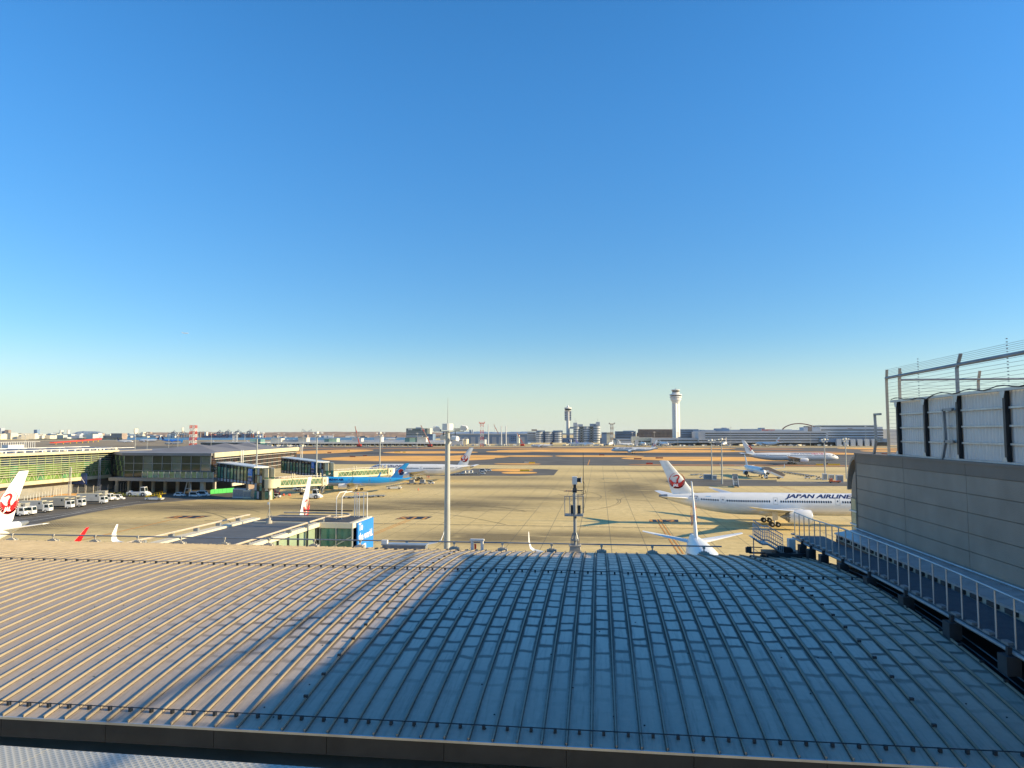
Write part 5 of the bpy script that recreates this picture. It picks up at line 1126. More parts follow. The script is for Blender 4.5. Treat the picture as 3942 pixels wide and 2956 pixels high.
def tug(label, loc, rz, L=7.0, grp=None, s=1.0):
    t = thing('aircraft_tug', label, 'tug', loc, rz, grp); a = L / 2
    MB().prism([(-a, .5), (a, .45), (a + .1, .9), (a - 1.0, 1.35 * s), (-a, 1.35 * s)], -1.4 * s, 1.4 * s, 'xz').build('body', 'white_paint', t)
    MB().prism([(a - 3.2, 1.36 * s), (a - 1.1, 1.36 * s), (a - 1.5, 2.9 * s), (a - 3.1, 2.9 * s)], -.95, .95, 'xz').build('cab', 'white_paint', t)
    for q in (-1, 1): glass(t, [(a - 3.0, q * .96, 1.6 * s), (a - 1.35, q * .96, 1.6 * s), (a - 1.6, q * .96, 2.7 * s), (a - 3.0, q * .96, 2.7 * s)], 'side_window')
    glass(t, [(a - 1.12, -.8, 1.6 * s), (a - 1.12, .8, 1.6 * s), (a - 1.42, .8, 2.75 * s), (a - 1.42, -.8, 2.75 * s)], 'windscreen')
    MB().box(-a + .3, -a + 1.2, -.5, .5, 1.36 * s, 1.7 * s).build('engine_cover', 'white_matte', t)
    wheels(t, [(a - 1.6, -1.3 * s), (a - 1.6, 1.3 * s), (-a + 1.4, -1.3 * s), (-a + 1.4, 1.3 * s)], .62 * s, .4); return t
def small_tug(label, loc, rz, grp='small baggage tractors'):
    t = thing('baggage_tractor', label, 'tractor', loc, rz, grp)
    MB().prism([(-1.4, .3), (1.4, .3), (1.45, .85), (.5, .95), (.3, .7), (-.5, .7), (-.6, .9), (-1.4, .9)], -.65, .65, 'xz').build('body', 'white_paint', t)
    mb = MB(); mb.prism([(.25, .9), (.45, .9), (.3, 1.65), (.15, 1.65)], -.6, .6, 'xz'); mb.build('windscreen', 'glass_dark', t); MB().box(-.9, .5, -.62, .62, 1.65, 1.72).build('canopy', 'white_matte', t)
    for s in (-.55, .55): MB().beam((-.8, s, .9), (-.8, s, 1.65), .06).build('canopy_post', 'dark_steel', t)
    MB().box(-.5, -.1, -.4, .4, .7, 1.2).build('seat', 'black', t); wheels(t, [(.95, -.55), (.95, .55), (-.95, -.55), (-.95, .55)], .3, .2); return t
def belt_loader(label, loc, rz, m='yellow', grp=None):
    t = thing('belt_loader', label, 'belt loader', loc, rz, grp)
    MB().prism([(-3.2, .35), (3.0, .35), (3.3, .9), (1.6, 1.1), (-3.2, 1.0)], -.9, .9, 'xz').build('body', 'white_paint', t); MB().beam((-3.6, .3, 1.0), (3.8, .3, 2.3), .9, .2).build('belt', 'rubber', t)
    for s in (-.2, .8): MB().beam((-3.6, s, 1.3), (3.8, s, 2.6), .06, .35).build('side_rail', m, t)
    for k in range(7): MB().beam((-3 + k, -.25, 1.2 + k * .17), (-3 + k, -.25, 2.1 + k * .17), .07).build('rail_post', m, t)
    MB().beam((-3, -.25, 2.1), (3, -.25, 3.2), .07).build('hand_rail', m, t); MB().box(1.6, 2.6, -.85, -.1, 1.0, 1.9).build('seat_box', m, t); wheels(t, [(2.2, -.8), (2.2, .8), (-2.2, -.8), (-2.2, .8)], .42, .25); return t
def dolly(label, loc, rz, grp, load=None, L=3.2):
    t = thing('cargo_dolly', label, 'dolly', loc, rz, grp); a = L / 2
    MB().box(-a, a, -1.1, 1.1, .45, .6).build('deck', 'dull_steel', t); MB().beam((a, 0, .45), (a + .8, 0, .4), .08).build('tow_bar', 'dull_steel', t)
    for s in (-1, 1): MB().beam((-a, s * 1.12, .66), (a, s * 1.12, .66), .06).build('edge_rail', 'steel', t)
    for k in range(4): MB().tube((-a + .3 + k * (L - .6) / 3, -1.05, .63), (-a + .3 + k * (L - .6) / 3, 1.05, .63), .05, 6).build('roller', 'steel', t)
    wheels(t, [(a - .5, -.95), (a - .5, .95), (-a + .5, -.95), (-a + .5, .95)], .22, .15)
    if load:
        c = MB().prism([(-1.0, .62), (.8, .62), (1.25, 1.1), (1.25, 2.2), (-1.0, 2.2)], -.95, .95, 'xz').build('container', load, t); mb = MB(); mb.box(-.9, 1.1, -.97, -.955, 1.2, 2.1); mb.build('curtain', 'dull_steel', c)
    return t
def stair_truck(label, loc, rz, covered=True):
    t = thing('stair_truck', label, 'stair truck', loc, rz); 
    MB().box(-4.2, 4.2, -.9, .9, .6, .9).build('chassis', 'dark_steel', t); MB().prism([(-4.4, .5), (-2.6, .5), (-2.6, 2.3), (-3.9, 2.3), (-4.4, 1.4)], -1, 1, 'xz').build('cab', 'white_paint', t)
    glass(t, [(-3.8, -1.01, 1.4), (-2.9, -1.01, 1.4), (-2.9, -1.01, 2.1), (-3.7, -1.01, 2.1)], 'side_window'); glass(t, [(-4.42, -.9, 1.45), (-4.42, .9, 1.45), (-3.95, .9, 2.25), (-3.95, -.9, 2.25)], 'windscreen')
    wheels(t, [(-3.2, -.9), (-3.2, .9), (3.0, -.9), (3.0, .9)], .5, .3)
    for s in (-1.1, 1.1): MB().prism([(-5, 3.5), (-2.6, 3.5), (5.4, .3), (5.4, 1.1), (-2.2, 4.6), (-5, 4.6)], s - .06, s + .06, 'xz').build('stair_side', 'white_paint', t)
    for k in range(14): MB().box(-2.6 + k * .57, -2.0 + k * .57, -1.03, 1.03, 3.45 - k * .225, 3.55 - k * .225).build('step', 'dull_steel', t)
    MB().box(-5.2, -2.6, -1.03, 1.03, 3.35, 3.5).build('landing', 'dull_steel', t)
    if covered:
        MB().box(-5.3, -4.1, -1.2, 1.2, 3.6, 6.2).build('front_canopy', 'dull_steel', t)
        for s in (-1.15, 1.15): MB().prism([(-4.0, 4.7), (-2.2, 4.7), (5.6, 1.3), (6.6, 2.3), (5.0, 3.0), (-1.9, 6.2), (-4.0, 6.2)], s - .03, s + .03, 'xz').build('side_screen', 'far_brown', t)
        MB().loft([[(-4.0, -1.2, 6.2), (-4.0, 1.2, 6.2), (-4.0, 1.2, 6.3), (-4.0, -1.2, 6.3)], [(-1.9, -1.2, 6.2), (-1.9, 1.2, 6.2), (-1.9, 1.2, 6.3), (-1.9, -1.2, 6.3)], [(5.2, -1.2, 2.95), (5.2, 1.2, 2.95), (5.2, 1.2, 3.05), (5.2, -1.2, 3.05)]]).build('canopy_roof', 'far_brown', t)
        mb = MB(); ringseg(mb, (0, 0), .42, (0, .04), .3, 0, 2 * pi, 20); o = MB(); o.v = [(-1.6 + p[0], -1.18, 4.0 + p[1]) for p in mb.v]; o.f = mb.f; o.m = mb.m; o.build('emblem', 'red', t, fix=False)
    return t
def gp(px, py): p = G(px, py); return (p.x, p.y, 0)
TR = radians(12)
truck('cream-lit box truck half hidden behind the big red crane tail', gp(58, 1985), TR, 6.2)
truck('box truck whose cab shows just right of the big red crane tail', gp(92, 1982), TR, 6.0)
truck('grey box truck, second from the left in the parked row', gp(136, 1971), TR, 9.2, 'grey_paint')
truck('white box truck with small dark hatch, middle of the parked row', gp(222, 1957), TR, 9.4)
truck('white box truck parked behind the middle truck, only its front showing', gp(268, 1950), TR, 9.2)
truck('grey box truck at the right end of the long parked row', gp(355, 1938), TR, 9.4, 'grey_paint')
truck('small white truck just right of the long parked row', gp(402, 1927), TR, 5.4)
car('white van with side windows near the yellow shrubs', gp(430, 1924), TR, 4.4, 1.9, van=True, name='parked_van', cat='van')
car('white van at the right end of the parked row by the yellow shrubs', gp(453, 1922), TR, 4.6, 2.0, van=True, name='parked_van', cat='van')
tug('big white aircraft tug with square cab parked before the dark undercroft', gp(535, 1908), radians(4), 8.2, s=1.25)
belt_loader('yellow-railed belt loader beside the big white tug', gp(595, 1924), radians(2))
car('white hatchback parked in the shade under the terminal front', gp(692, 1909), .05, 4.2, 1.6)
car('white minivan with square windows in the shade under the terminal front', gp(752, 1911), .05, 4.4, 2.0, van=True, name='parked_van', cat='van')
car('white one-box van, rightmost in the shade under the terminal front', gp(783, 1908), .05, 4.8, 2.1, van=True, name='parked_van', cat='van')
tug('white aircraft tug with a glazed cab beside the narrow crane tail', gp(1205, 1917), radians(3), 6.4, s=1.2)
tug('low white tow tractor under the nearer boarding bridge', gp(1150, 1888), radians(3), 4.6, s=.8)
small_tug('small white baggage tractor left of the red hydrant cart', gp(1026, 1914), .05); small_tug('small white baggage tractor in front of the red hydrant cart', gp(1065, 1914), .05)
t = thing('hydrant_cart', 'red-orange service cart with pipes under the first boarding bridge', 'cart', gp(1055, 1905), .1)
MB().prism([(-1.8, .4), (2.2, .4), (2.0, 1.2), (.6, 1.5), (-.6, 3.0), (-1.6, 3.0)], -1, 1, 'xz').build('body', 'red_orange', t); MB().lathe([(2.8, .7), (4.2, .6), (4.4, .3)], (-1.1, 0, 0), 10).build('tank', 'white_matte', t); wheels(t, [(1.4, -.9), (1.4, .9), (-1.2, -.9), (-1.2, .9)], .4)
for i, (px, py) in enumerate(((1090, 1905), (1094, 1906), (1112, 1905), (1117, 1906), (1377, 1901), (1610, 1885))):
    c = thing('traffic_cone', ['orange cone left of the bridge wheels', 'orange cone next to the leftmost one by the bridge wheels', 'orange cone right of the bridge wheels', 'rightmost orange cone by the bridge wheels', 'lone cone below the light blue airliner', 'lone cone right of the light blue tail'][i], 'cone', gp(px, py)); MB().lathe([(.03, .28), (.9, .05)], n=10).build('cone_body', 'cone', c); MB().box(-.35, .35, -.35, .35, 0, .03).build('base', 'black', c)
belt_loader('white belt loader under the tail of the light blue airliner', gp(1518, 1881), radians(6), 'cream')
for i, px in enumerate((1560, 1585, 1608, 1626)): dolly(['empty dolly at the left end of the container train behind the light blue tail', 'dolly with a grey container, left in the train behind the light blue tail', 'empty dolly in the middle of the train behind the light blue tail', 'dolly with a grey container next to the tractor behind the light blue tail'][i], gp(px, 1862), 0, 'container train behind the light blue airliner', 'grey_paint' if i in (1, 3) else None, 3.6)
small_tug('baggage tractor pulling the container train behind the light blue tail', gp(1660, 1861), 0)
for i in range(8): dolly(['leftmost', 'second', 'third', 'fourth', 'fifth', 'sixth', 'seventh', 'rightmost'][i] + ' flat dolly from the left in the empty row before the light blue airliner', gp(1333 + i * 19, 1916 - i * .9 + (i % 2)), .08, 'row of empty dollies', None, 3.0)
for i in range(7): dolly(['first', 'second', 'third', 'fourth', 'fifth', 'sixth', 'last'][i] + ' dolly from the left in the train under the white crane-tailed airliner', gp(1742 + i * 14, 1826.5 - i * .6), 0, 'dolly train under the white airliner', 'white_matte' if 2 < i < 6 else None, 4.0)
small_tug('tractor at the right end of the dolly train under the white airliner', gp(1858, 1824), 0)
car('grey van on the asphalt right of the white airliner tail', gp(1860, 1814), 0, 4.6, 1.9, 'pale_grey', True, 'parked_van', 'van', None); small_tug('tractor parked right of the grey van beyond the tall mast', gp(1884, 1812), 0)
# right-hand stands
stair_truck('white stair truck with brown canopy at the nose of the white and blue airliner', gp(2974, 1841), 0)
t = stair_truck('white mobile stair seen from behind by the two close masts', gp(2832, 1872), radians(-97), False); MB().box(-5.2, -3.0, -1.15, 1.15, 3.6, 5.6).build('canopy', 'dull_steel', t)
for i, (px, py) in enumerate(((2672, 1824), (2690, 1822))): dolly(['left', 'right'][i] + ' empty dolly of the pair left of the two close masts', gp(px, py + 4), .2, 'pair of dollies', None, 4)
for i in range(12):
    dolly('empty dolly ' + ['at the far left end', 'second from the left', 'third from the left', 'fourth from the left', 'fifth from the left', 'sixth from the left', 'just left of the gap', 'just right of the gap', 'fifth from the right', 'third from the right', 'next to last', 'at the right end'][i] + ' of the long row beyond the stair truck', gp(3018 + i * 10.5, 1817 + i * 1.45 + (i % 2) * .7), -.35, 'long row of empty dollies', None, 3.4)
small_tug('tractor near the end of the long dolly row beyond the stair truck', gp(3108, 1840), 0)
def box_thing(name, label, cat, px, py, w, d, h, m, extra=None):
    t = thing(name, label, cat, gp(px, py)); MB().box(-w / 2, w / 2, -d / 2, d / 2, .15, h).build('housing', m, t); MB().box(-w / 2 - .1, w / 2 + .1, -d / 2 - .1, d / 2 + .1, h, h + .12).build('lid', 'white_matte', t); MB().box(-w / 2 + .1, w / 2 - .1, -d / 2 - .03, -d / 2, .5, h - .3).build('door', 'dull_steel', t); MB().box(-w / 2 - .1, w / 2 + .1, -d / 2 - .1, d / 2 + .1, 0, .15).build('plinth', 'concrete_wall', t); return t
box_thing('equipment_cabinet', 'grey equipment cabinet left of the two close light masts', 'cabinet', 2724, 1843, 4, 2.5, 2.6, 'grey_paint')
box_thing('equipment_cabinet', 'narrow pale cabinet between the two close light masts', 'cabinet', 2751, 1846, 2, 1.6, 2.4, 'pale_grey')
box_thing('equipment_cabinet', 'dark-doored cabinet right of the mast before the swallow-tailed airliner', 'cabinet', 3200, 1845, 2.6, 2, 2.7, 'pale_grey')
box_thing('equipment_cabinet', 'tall pale cabinet beside the curved hood of the grey annexe', 'cabinet', 3232, 1855, 3, 2.4, 3.6, 'white_matte')
box_thing('equipment_cabinet', 'squat cabinet at the foot of the mast before the swallow-tailed airliner', 'cabinet', 3175, 1846, 2, 2, 3.3, 'pale_grey')
box_thing('equipment_cabinet', 'white utility box left of the first corridor mast, lit on its right side', 'cabinet', 927, 1914, 5, 3, 3.4, 'pale_grey')
box_thing('equipment_cabinet', 'second white utility box by the first corridor mast', 'cabinet', 958, 1915, 3, 3, 2.9, 'cream')
small_tug('tractor with load left of the cabinets by the two close masts', gp(2703, 1838), 0)
small_tug('tractor parked left of the mast before the swallow-tailed airliner', gp(3152, 1843), 0)
t = thing('orange_loader', 'orange low loader parked beside the curved hood of the grey annexe', 'loader', gp(3214, 1857), 0); MB().box(-2.6, 2.6, -1, 1, .5, 1.1).build('deck', 'orange', t); MB().box(-2.4, -1.2, -.9, .9, 1.1, 2.2).build('frame', 'orange', t); wheels(t, [(1.8, -.9), (-1.8, -.9), (1.8, .9), (-1.8, .9)], .4)
# two ramp workers
def worker(label, loc, rz):
    t = thing('person', label, 'person', loc, rz); prof = [(0, .0)]
    mb = MB()
    def el(z, rx, ry, ox=0, oy=0, n=10): return [(ox + rx * cos(2 * pi * i / n), oy + ry * sin(2 * pi * i / n), z) for i in range(n)]
    mb.loft([el(.80, .15, .20), el(.95, .15, .19), el(1.1, .13, .17), el(1.3, .14, .22), el(1.42, .11, .20), el(1.48, .06, .07), el(1.54, .055, .06), el(1.58, .09, .085), el(1.66, .10, .09), el(1.74, .08, .07), el(1.77, .02, .02)])
    for s in (-1, 1):
        mb.loft([el(.86, .10, .10, 0, s * .10), el(.5, .075, .075, .03, s * .11), el(.1, .055, .055, -.02, s * .12), el(.0, .06, .06, 0, s * .12)])
        mb.loft([el(1.42, .06, .05, 0, s * .20), el(1.15, .05, .045, -.02, s * .26), el(.88, .035, .035, .06, s * .27), el(.78, .03, .03, .08, s * .27)])
    bm_ = mb.mesh('body', 'red_orange', True); bmx = bmesh.new(); bmx.from_mesh(bm_); bmesh.ops.remove_doubles(bmx, verts=bmx.verts, dist=.001); bmx.to_mesh(bm_); bmx.free(); inst('body', bm_, t)
    MB().lathe([(1.68, .112), (1.74, .1), (1.79, .05), (1.80, .0)], n=10).build('helmet', 'white_matte', t, True); MB().box(.085, .105, -.06, .06, 1.58, 1.67).build('face', 'skin', t)
worker('person in red overalls and white helmet standing left under the white airliner belly', gp(1644, 1840), .4); worker('person in red overalls and white helmet standing right, by the tall mast', gp(1651, 1840), 1.4)

# perimeter fence, grass bank and notice board by the terminal
fb = thing('perimeter_fence', 'wire mesh perimeter fence with pale posts along the grass bank by the trucks', 'fence')
fpts = [G(-60, 1960), G(92, 1943), G(150, 1928), G(236, 1908), G(330, 1901), G(442, 1894), G(560, 1872)]
mk('mesh_wire', (.30, .31, .30), .6, .3, .1, 1)
for a, b in zip(fpts, fpts[1:]):
    n = max(1, int((b - a).length / 2.6))
    for i in range(n):
        p = a.lerp(b, i / n); MB().beam((p.x, p.y, 0), (p.x, p.y, 3.0), .12).beam((p.x, p.y, 3.0), (p.x + .35, p.y - .2, 3.5), .1).build('post', 'white_matte', fb)
    m_ = MB()
    for k in range(12): m_.beam((a.x, a.y, .2 + k * .25), (b.x, b.y, .2 + k * .25), .03)
    m_.build('wire_mesh', 'mesh_wire', fb, kind='stuff')
sheet('grass_bank', [G(60, 1952), G(150, 1932), G(236, 1915), G(330, 1906), G(446, 1900), G(440, 1893), G(330, 1895), G(236, 1900), G(140, 1915), G(60, 1936)], .03, 'grass_dry')
sh = G(478, 1908); m_ = MB(); rnd = random.Random(3)
for k in range(700):
    x = rnd.uniform(-8, 8); y = rnd.gauss(0, 1.4); z = abs(rnd.gauss(0, .5)); r = .35; v3 = [Vector((x + rnd.uniform(-r, r), y + rnd.uniform(-r, r), z + rnd.uniform(0, r))) for _ in range(3)]; m_.add(v3, [(0, 1, 2)])
mk('leaf_yellow', (.28, .30, .03), .8, 0, .3, 2); tag(m_.build('low_shrubs', 'leaf_yellow', None, fix=False, loc=(sh.x, sh.y, 0)), 'low yellow-green shrubs beside the big white tug', 'shrubs')
nb = thing('notice_board', 'dark blue notice board on legs before the terminal base wall', 'sign', gp(300, 1896), 0)
for s in (-3, 3): MB().box(s - .15, s + .15, -.1, .1, 0, 8).build('leg', 'dull_steel', nb)
MB().box(-3.8, 3.8, -.2, -.05, 3.6, 8.2).build('board', 'sign_navy', nb); m_ = MB(); 
for k in range(3): m_.box(-3.2, 1.5 - k * .8, -.23, -.2, 6.4 - k * .9, 6.8 - k * .9)
m_.build('print', 'far_blue', nb, kind='stuff'); MB().box(-.8, .0, -.24, -.2, 7.3, 7.9).build('mark', 'red', nb); MB().beam((1.6, -.25, 6), (3.0, -.25, 4.3), .25, .04).build('arrow', 'white_matte', nb)
for px, py, lab, h in ((267, 1905, 'thin lattice mast with two legs left of the dark notice board', 11), (380, 1890, 'pale post with cross arms before the green glass front', 14), (545, 1880, 'slender post in the shadow of the terminal corner', 12)):
    t = thing('floodlight_post', lab, 'post', gp(px, py)); 
    for s in (-.5, .5): MB().beam((s, 0, 0), (s * .5, 0, h), .22).build('leg', 'pale_grey', t)
    for k in range(int(h / 1.6)): MB().beam((-.45, 0, 1 + k * 1.6), (.45, 0, 1.8 + k * 1.6), .1).build('brace', 'pale_grey', t)

# ------------------------------------------------------------------ far side of the airfield
VT = 1430.0
def block(par, px0, px1, ytop, ybot, v, dep, m, name='wall', dz=0.0):
    a = V(px0, ybot, v); b = V(px1, ybot, v); zt_ = V((px0 + px1) / 2, ytop, v).z; zb_ = max(0.0, V((px0 + px1) / 2, ybot, v).z)
    if ybot >= 1711: zb_ = 0
    MB().box(a.x, b.x, v, v + dep, zb_, zt_).build(name, m, par); return a.x, b.x, zb_, zt_
def bandrow(par, px0, px1, ys, v, th, m='window_black', name='window_band'):
    for y in ys: p0 = V(px0, y, v); p1 = V(px1, y, v); z = V((px0 + px1) / 2, y, v).z; h = th * v / F / 2; MB().box(p0.x, p1.x, v - .25, v, z - h, z + h).build(name, m, par)
def building(label, cat='building', name='far_building', grp=None): return thing(name, label, cat, group=grp)
# tall white control tower
cx = Dp(2604, 1700, 1465); K = 1465 / F
def ty(y): return H + (1665 - y) * K
tw = thing('control_tower', 'tall white control tower with ringed head above the grey terminal', 'control tower', (cx.x, cx.y, 0), radians(38))
h_ = 9.0 * K
w_ = 10.3 * K
for sx_, sy_ in ((-1, -1), (1, -1), (1, 1), (-1, 1)): MB().box(min(sx_ * .6, sx_ * w_), max(sx_ * .6, sx_ * w_), min(sy_ * .6, sy_ * w_), max(sy_ * .6, sy_ * w_), 0, ty(1539)).build('shaft_leg', 'white_matte', tw)
MB().box(-w_ + 1, w_ - 1, -w_ + 1, w_ - 1, 0, ty(1540)).build('core', 'dull_steel', tw)
def R_(px): return px / 2 * K
for nm, pr, mt in (('corbel', [(ty(1552), R_(24)), (ty(1539), R_(37))], 'white_matte'), ('lower_ring', [(ty(1539), R_(38)), (ty(1538), R_(41)), (ty(1532), R_(41)), (ty(1531), R_(38))], 'white_matte'), ('ring_gap', [(ty(1531), R_(36)), (ty(1530), R_(36))], 'far_grey'),
                   ('middle_ring', [(ty(1530), R_(40)), (ty(1529), R_(46)), (ty(1525), R_(46)), (ty(1524), R_(42))], 'white_matte'), ('gallery', [(ty(1524), R_(40)), (ty(1520), R_(42))], 'glass_dark'), ('upper_ring', [(ty(1520.5), R_(45)), (ty(1519), R_(49)), (ty(1516), R_(46)), (ty(1514), R_(30))], 'white_matte'),
                   ('neck', [(ty(1514), R_(27)), (ty(1512), R_(29)), (ty(1509), R_(29))], 'white_matte'), ('cab_glass', [(ty(1509), R_(24)), (ty(1501), R_(29))], 'glass_dark'), ('cab_roof', [(ty(1501), R_(33)), (ty(1498.5), R_(34)), (ty(1497.5), R_(26))], 'white_matte')):
    MB().lathe(pr, n=16, a0=pi / 16).build(nm, mt, tw)
for i in range(16): a = i * pi / 8; MB().beam((R_(24) * cos(a), R_(24) * sin(a), ty(1509)), (R_(29) * cos(a), R_(29) * sin(a), ty(1501)), .5).build('cab_mullion', 'white_matte', tw)
MB().lathe([(ty(1497.5), 1.6), (ty(1495), 1.6), (ty(1494.5), .3), (ty(1491), .12)], n=8).build('roof_mast', 'grey_paint', tw)
# old control tower
K2 = 1500 / F; c2 = Dp(2187, 1700, 1500)
def t2(y): return H + (1665 - y) * K2
ot = thing('control_tower', 'older round grey control tower with stacked bays and white radome', 'control tower', (c2.x, c2.y, 0), 0)
MB().lathe([(0, 6.6 * K2), (t2(1578), 6.6 * K2)], n=24).build('shaft', 'far_pale', ot, True)
MB().lathe([(t2(1578), 7 * K2), (t2(1577), 12 * K2), (t2(1571.5), 13 * K2)], n=16).build('cab_glass', 'glass_dark', ot); MB().lathe([(t2(1571.5), 13.4 * K2), (t2(1567), 13.8 * K2), (t2(1566), 9 * K2)], n=16).build('cab_roof', 'white_matte', ot)
MB().lathe([(t2(1580), 11 * K2), (t2(1577.5), 12.6 * K2)], n=16).build('balcony', 'white_matte', ot)
MB().lathe([(t2(1566), 3.6 * K2), (t2(1562), 4.4 * K2), (t2(1559.5), 2.8 * K2), (t2(1558), .3)], n=14).build('radome', 'white_paint', ot, True)
for s in (-1, 1):
    for k in range(4): y = 1580 + k * 9.2; MB().box(s * 9.5 * K2 - 3.6 * K2, s * 9.5 * K2 + 3.6 * K2, -4 * K2, 4 * K2, t2(y + 6.5), t2(y)).build('bay', 'far_pale', ot); MB().box(s * 9 * K2 - 3 * K2, s * 9 * K2 + 3 * K2, -3 * K2, 3 * K2, t2(y + 9.2), t2(y + 6.5)).build('bay_window', 'glass_dark', ot)
# round-fronted office clusters beside it
def drum_office(par, px0, px1, ytop, ybot, v, n, m='far_pale'):
    c = V((px0 + px1) / 2, 1690, v + 10); r = (px1 - px0) / 2 * v / F; z1 = V(px0, ytop, v).z; z0 = max(0, V(px0, ybot, v).z); hh = (z1 - z0) / n
    pr = []
    for k in range(n): pr += [(z0 + k * hh, r), (z0 + (k + .68) * hh, r)]
    for k in range(n):
        MB().lathe([(z0 + k * hh, r), (z0 + (k + .66) * hh, r)], (c.x, c.y, 0), 20).build('floor_band', m, par); MB().lathe([(z0 + (k + .66) * hh, r * .95), (z0 + (k + 1) * hh, r * .95)], (c.x, c.y, 0), 16).build('window_band', 'glass_blue', par)
    MB().lathe([(z1, r * .96), (z1 + .5, r * .96)], (c.x, c.y, 0), 16).build('roof', 'far_grey', par)
o1 = building('low office block of three round-fronted drums left of the old control tower')
for a, b, t_ in ((2062, 2092, 1660), (2098, 2128, 1660), (2134, 2166, 1660)): drum_office(o1, a, b, t_, 1702, 1480, 5)
block(o1, 2030, 2062, 1659, 1702, 1500, 30, 'far_pale'); bandrow(o1, 2031, 2061, (1667, 1676, 1684, 1692), 1500, 2.2)
block(o1, 2064, 2098, 1655, 1662, 1505, 14, 'far_grey', 'plant_room'); block(o1, 2128, 2166, 1655, 1662, 1505, 14, 'far_grey', 'plant_room'); block(o1, 2046, 2066, 1651, 1656, 1505, 10, 'arch_red', 'roof_deck'); block(o1, 2088, 2136, 1660, 1702, 1512, 12, 'far_blue', 'core')
o2 = building('tall office block of three round-fronted drums right of the old control tower')
for a, b, t_ in ((2207, 2232, 1640), (2246, 2270, 1640), (2284, 2311, 1636)): drum_office(o2, a, b, t_, 1702, 1480, 7)
for a, b in ((2230, 2247), (2268, 2285)):
    block(o2, a, b, 1640, 1702, 1496, 12, 'glass_blue', 'lattice_bay')
    for k in range(5): y0 = 1647 + k * 9.5; p_, q_, r_, s__ = V(a, y0, 1490), V(b, y0 + 9.5, 1490), V(b, y0, 1490), V(a, y0 + 9.5, 1490); MB().beam(p_, q_, .7).build('cross_brace', 'pale_grey', o2); MB().beam(r_, s__, .7).build('cross_brace', 'pale_grey', o2)
block(o2, 2207, 2223, 1625, 1640, 1484, 14, 'far_pale', 'roof_tower'); block(o2, 2222, 2244, 1631, 1640, 1486, 10, 'far_grey', 'plant_room'); block(o2, 2270, 2296, 1629, 1640, 1486, 12, 'far_grey', 'plant_room'); block(o2, 2294, 2309, 1622, 1637, 1484, 12, 'far_pale', 'roof_tower')
for px, y in ((2214, 1607), (2219, 1615), (2301, 1609)): p_ = V(px, 1625, 1490); q_ = V(px, y, 1490); MB().tube(p_, q_, .25, 5).build('aerial', 'dull_steel', o2)
fb2 = building('pair of enclosed footbridges joining the old control tower to the offices', 'footbridge', 'footbridge')
block(fb2, 2193, 2207, 1641, 1648, 1490, 5, 'far_grey', 'upper_bridge'); block(fb2, 2166, 2207, 1666, 1671, 1490, 5, 'far_grey', 'middle_bridge'); block(fb2, 2166, 2207, 1684, 1702, 1492, 8, 'far_blue', 'base')
# terminal buildings behind the right half
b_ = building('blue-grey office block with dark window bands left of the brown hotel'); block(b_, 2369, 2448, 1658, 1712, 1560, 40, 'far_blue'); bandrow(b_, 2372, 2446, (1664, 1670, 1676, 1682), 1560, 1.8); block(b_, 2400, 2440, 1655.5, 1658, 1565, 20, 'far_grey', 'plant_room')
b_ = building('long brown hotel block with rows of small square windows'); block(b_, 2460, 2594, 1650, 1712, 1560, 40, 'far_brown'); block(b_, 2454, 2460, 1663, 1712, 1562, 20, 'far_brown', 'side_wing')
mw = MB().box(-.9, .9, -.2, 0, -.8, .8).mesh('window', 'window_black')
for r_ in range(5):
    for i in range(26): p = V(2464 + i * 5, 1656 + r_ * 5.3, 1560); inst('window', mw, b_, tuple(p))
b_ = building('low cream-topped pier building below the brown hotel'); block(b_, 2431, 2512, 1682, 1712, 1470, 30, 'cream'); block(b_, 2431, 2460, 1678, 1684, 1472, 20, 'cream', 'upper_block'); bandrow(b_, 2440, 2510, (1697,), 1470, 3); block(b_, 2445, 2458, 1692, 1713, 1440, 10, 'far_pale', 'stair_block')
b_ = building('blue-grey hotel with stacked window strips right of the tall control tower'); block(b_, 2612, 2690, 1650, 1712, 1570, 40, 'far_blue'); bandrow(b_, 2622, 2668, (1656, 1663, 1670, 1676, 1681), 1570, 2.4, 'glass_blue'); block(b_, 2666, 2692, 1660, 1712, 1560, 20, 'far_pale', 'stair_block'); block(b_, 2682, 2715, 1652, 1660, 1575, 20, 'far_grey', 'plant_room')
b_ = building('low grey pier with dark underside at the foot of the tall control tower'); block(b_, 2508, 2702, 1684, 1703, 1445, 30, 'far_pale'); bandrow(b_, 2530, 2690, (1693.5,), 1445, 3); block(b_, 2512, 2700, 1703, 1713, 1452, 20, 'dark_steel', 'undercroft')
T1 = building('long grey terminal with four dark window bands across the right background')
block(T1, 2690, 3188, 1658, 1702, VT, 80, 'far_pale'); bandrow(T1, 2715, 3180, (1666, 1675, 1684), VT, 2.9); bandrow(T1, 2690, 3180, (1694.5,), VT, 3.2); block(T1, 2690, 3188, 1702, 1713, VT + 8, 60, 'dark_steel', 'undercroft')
for a, b, y0, y1, m in ((2757, 2808, 1647, 1658, 'far_blue'), (2787, 2798, 1644, 1647, 'far_pale'), (2700, 2755, 1653, 1658, 'far_grey'), (2808, 2860, 1652, 1658, 'far_grey'), (2860, 2930, 1649, 1658, 'far_grey'), (2930, 2944, 1644.5, 1651, 'far_grey'), (2930, 3050, 1651, 1658, 'far_pale'), (3050, 3094, 1653, 1658, 'far_grey'), (3094, 3110, 1642, 1658, 'far_pale'), (3110, 3126, 1638, 1656, 'far_brown'), (3126, 3158, 1643, 1658, 'far_pale')): block(T1, a, b, y0, y1, VT + 14, 30, m, 'plant_room')
me = text2d('東京国際空港', 1, 0, .02); xs = [v.co.x for v in me.vertices]
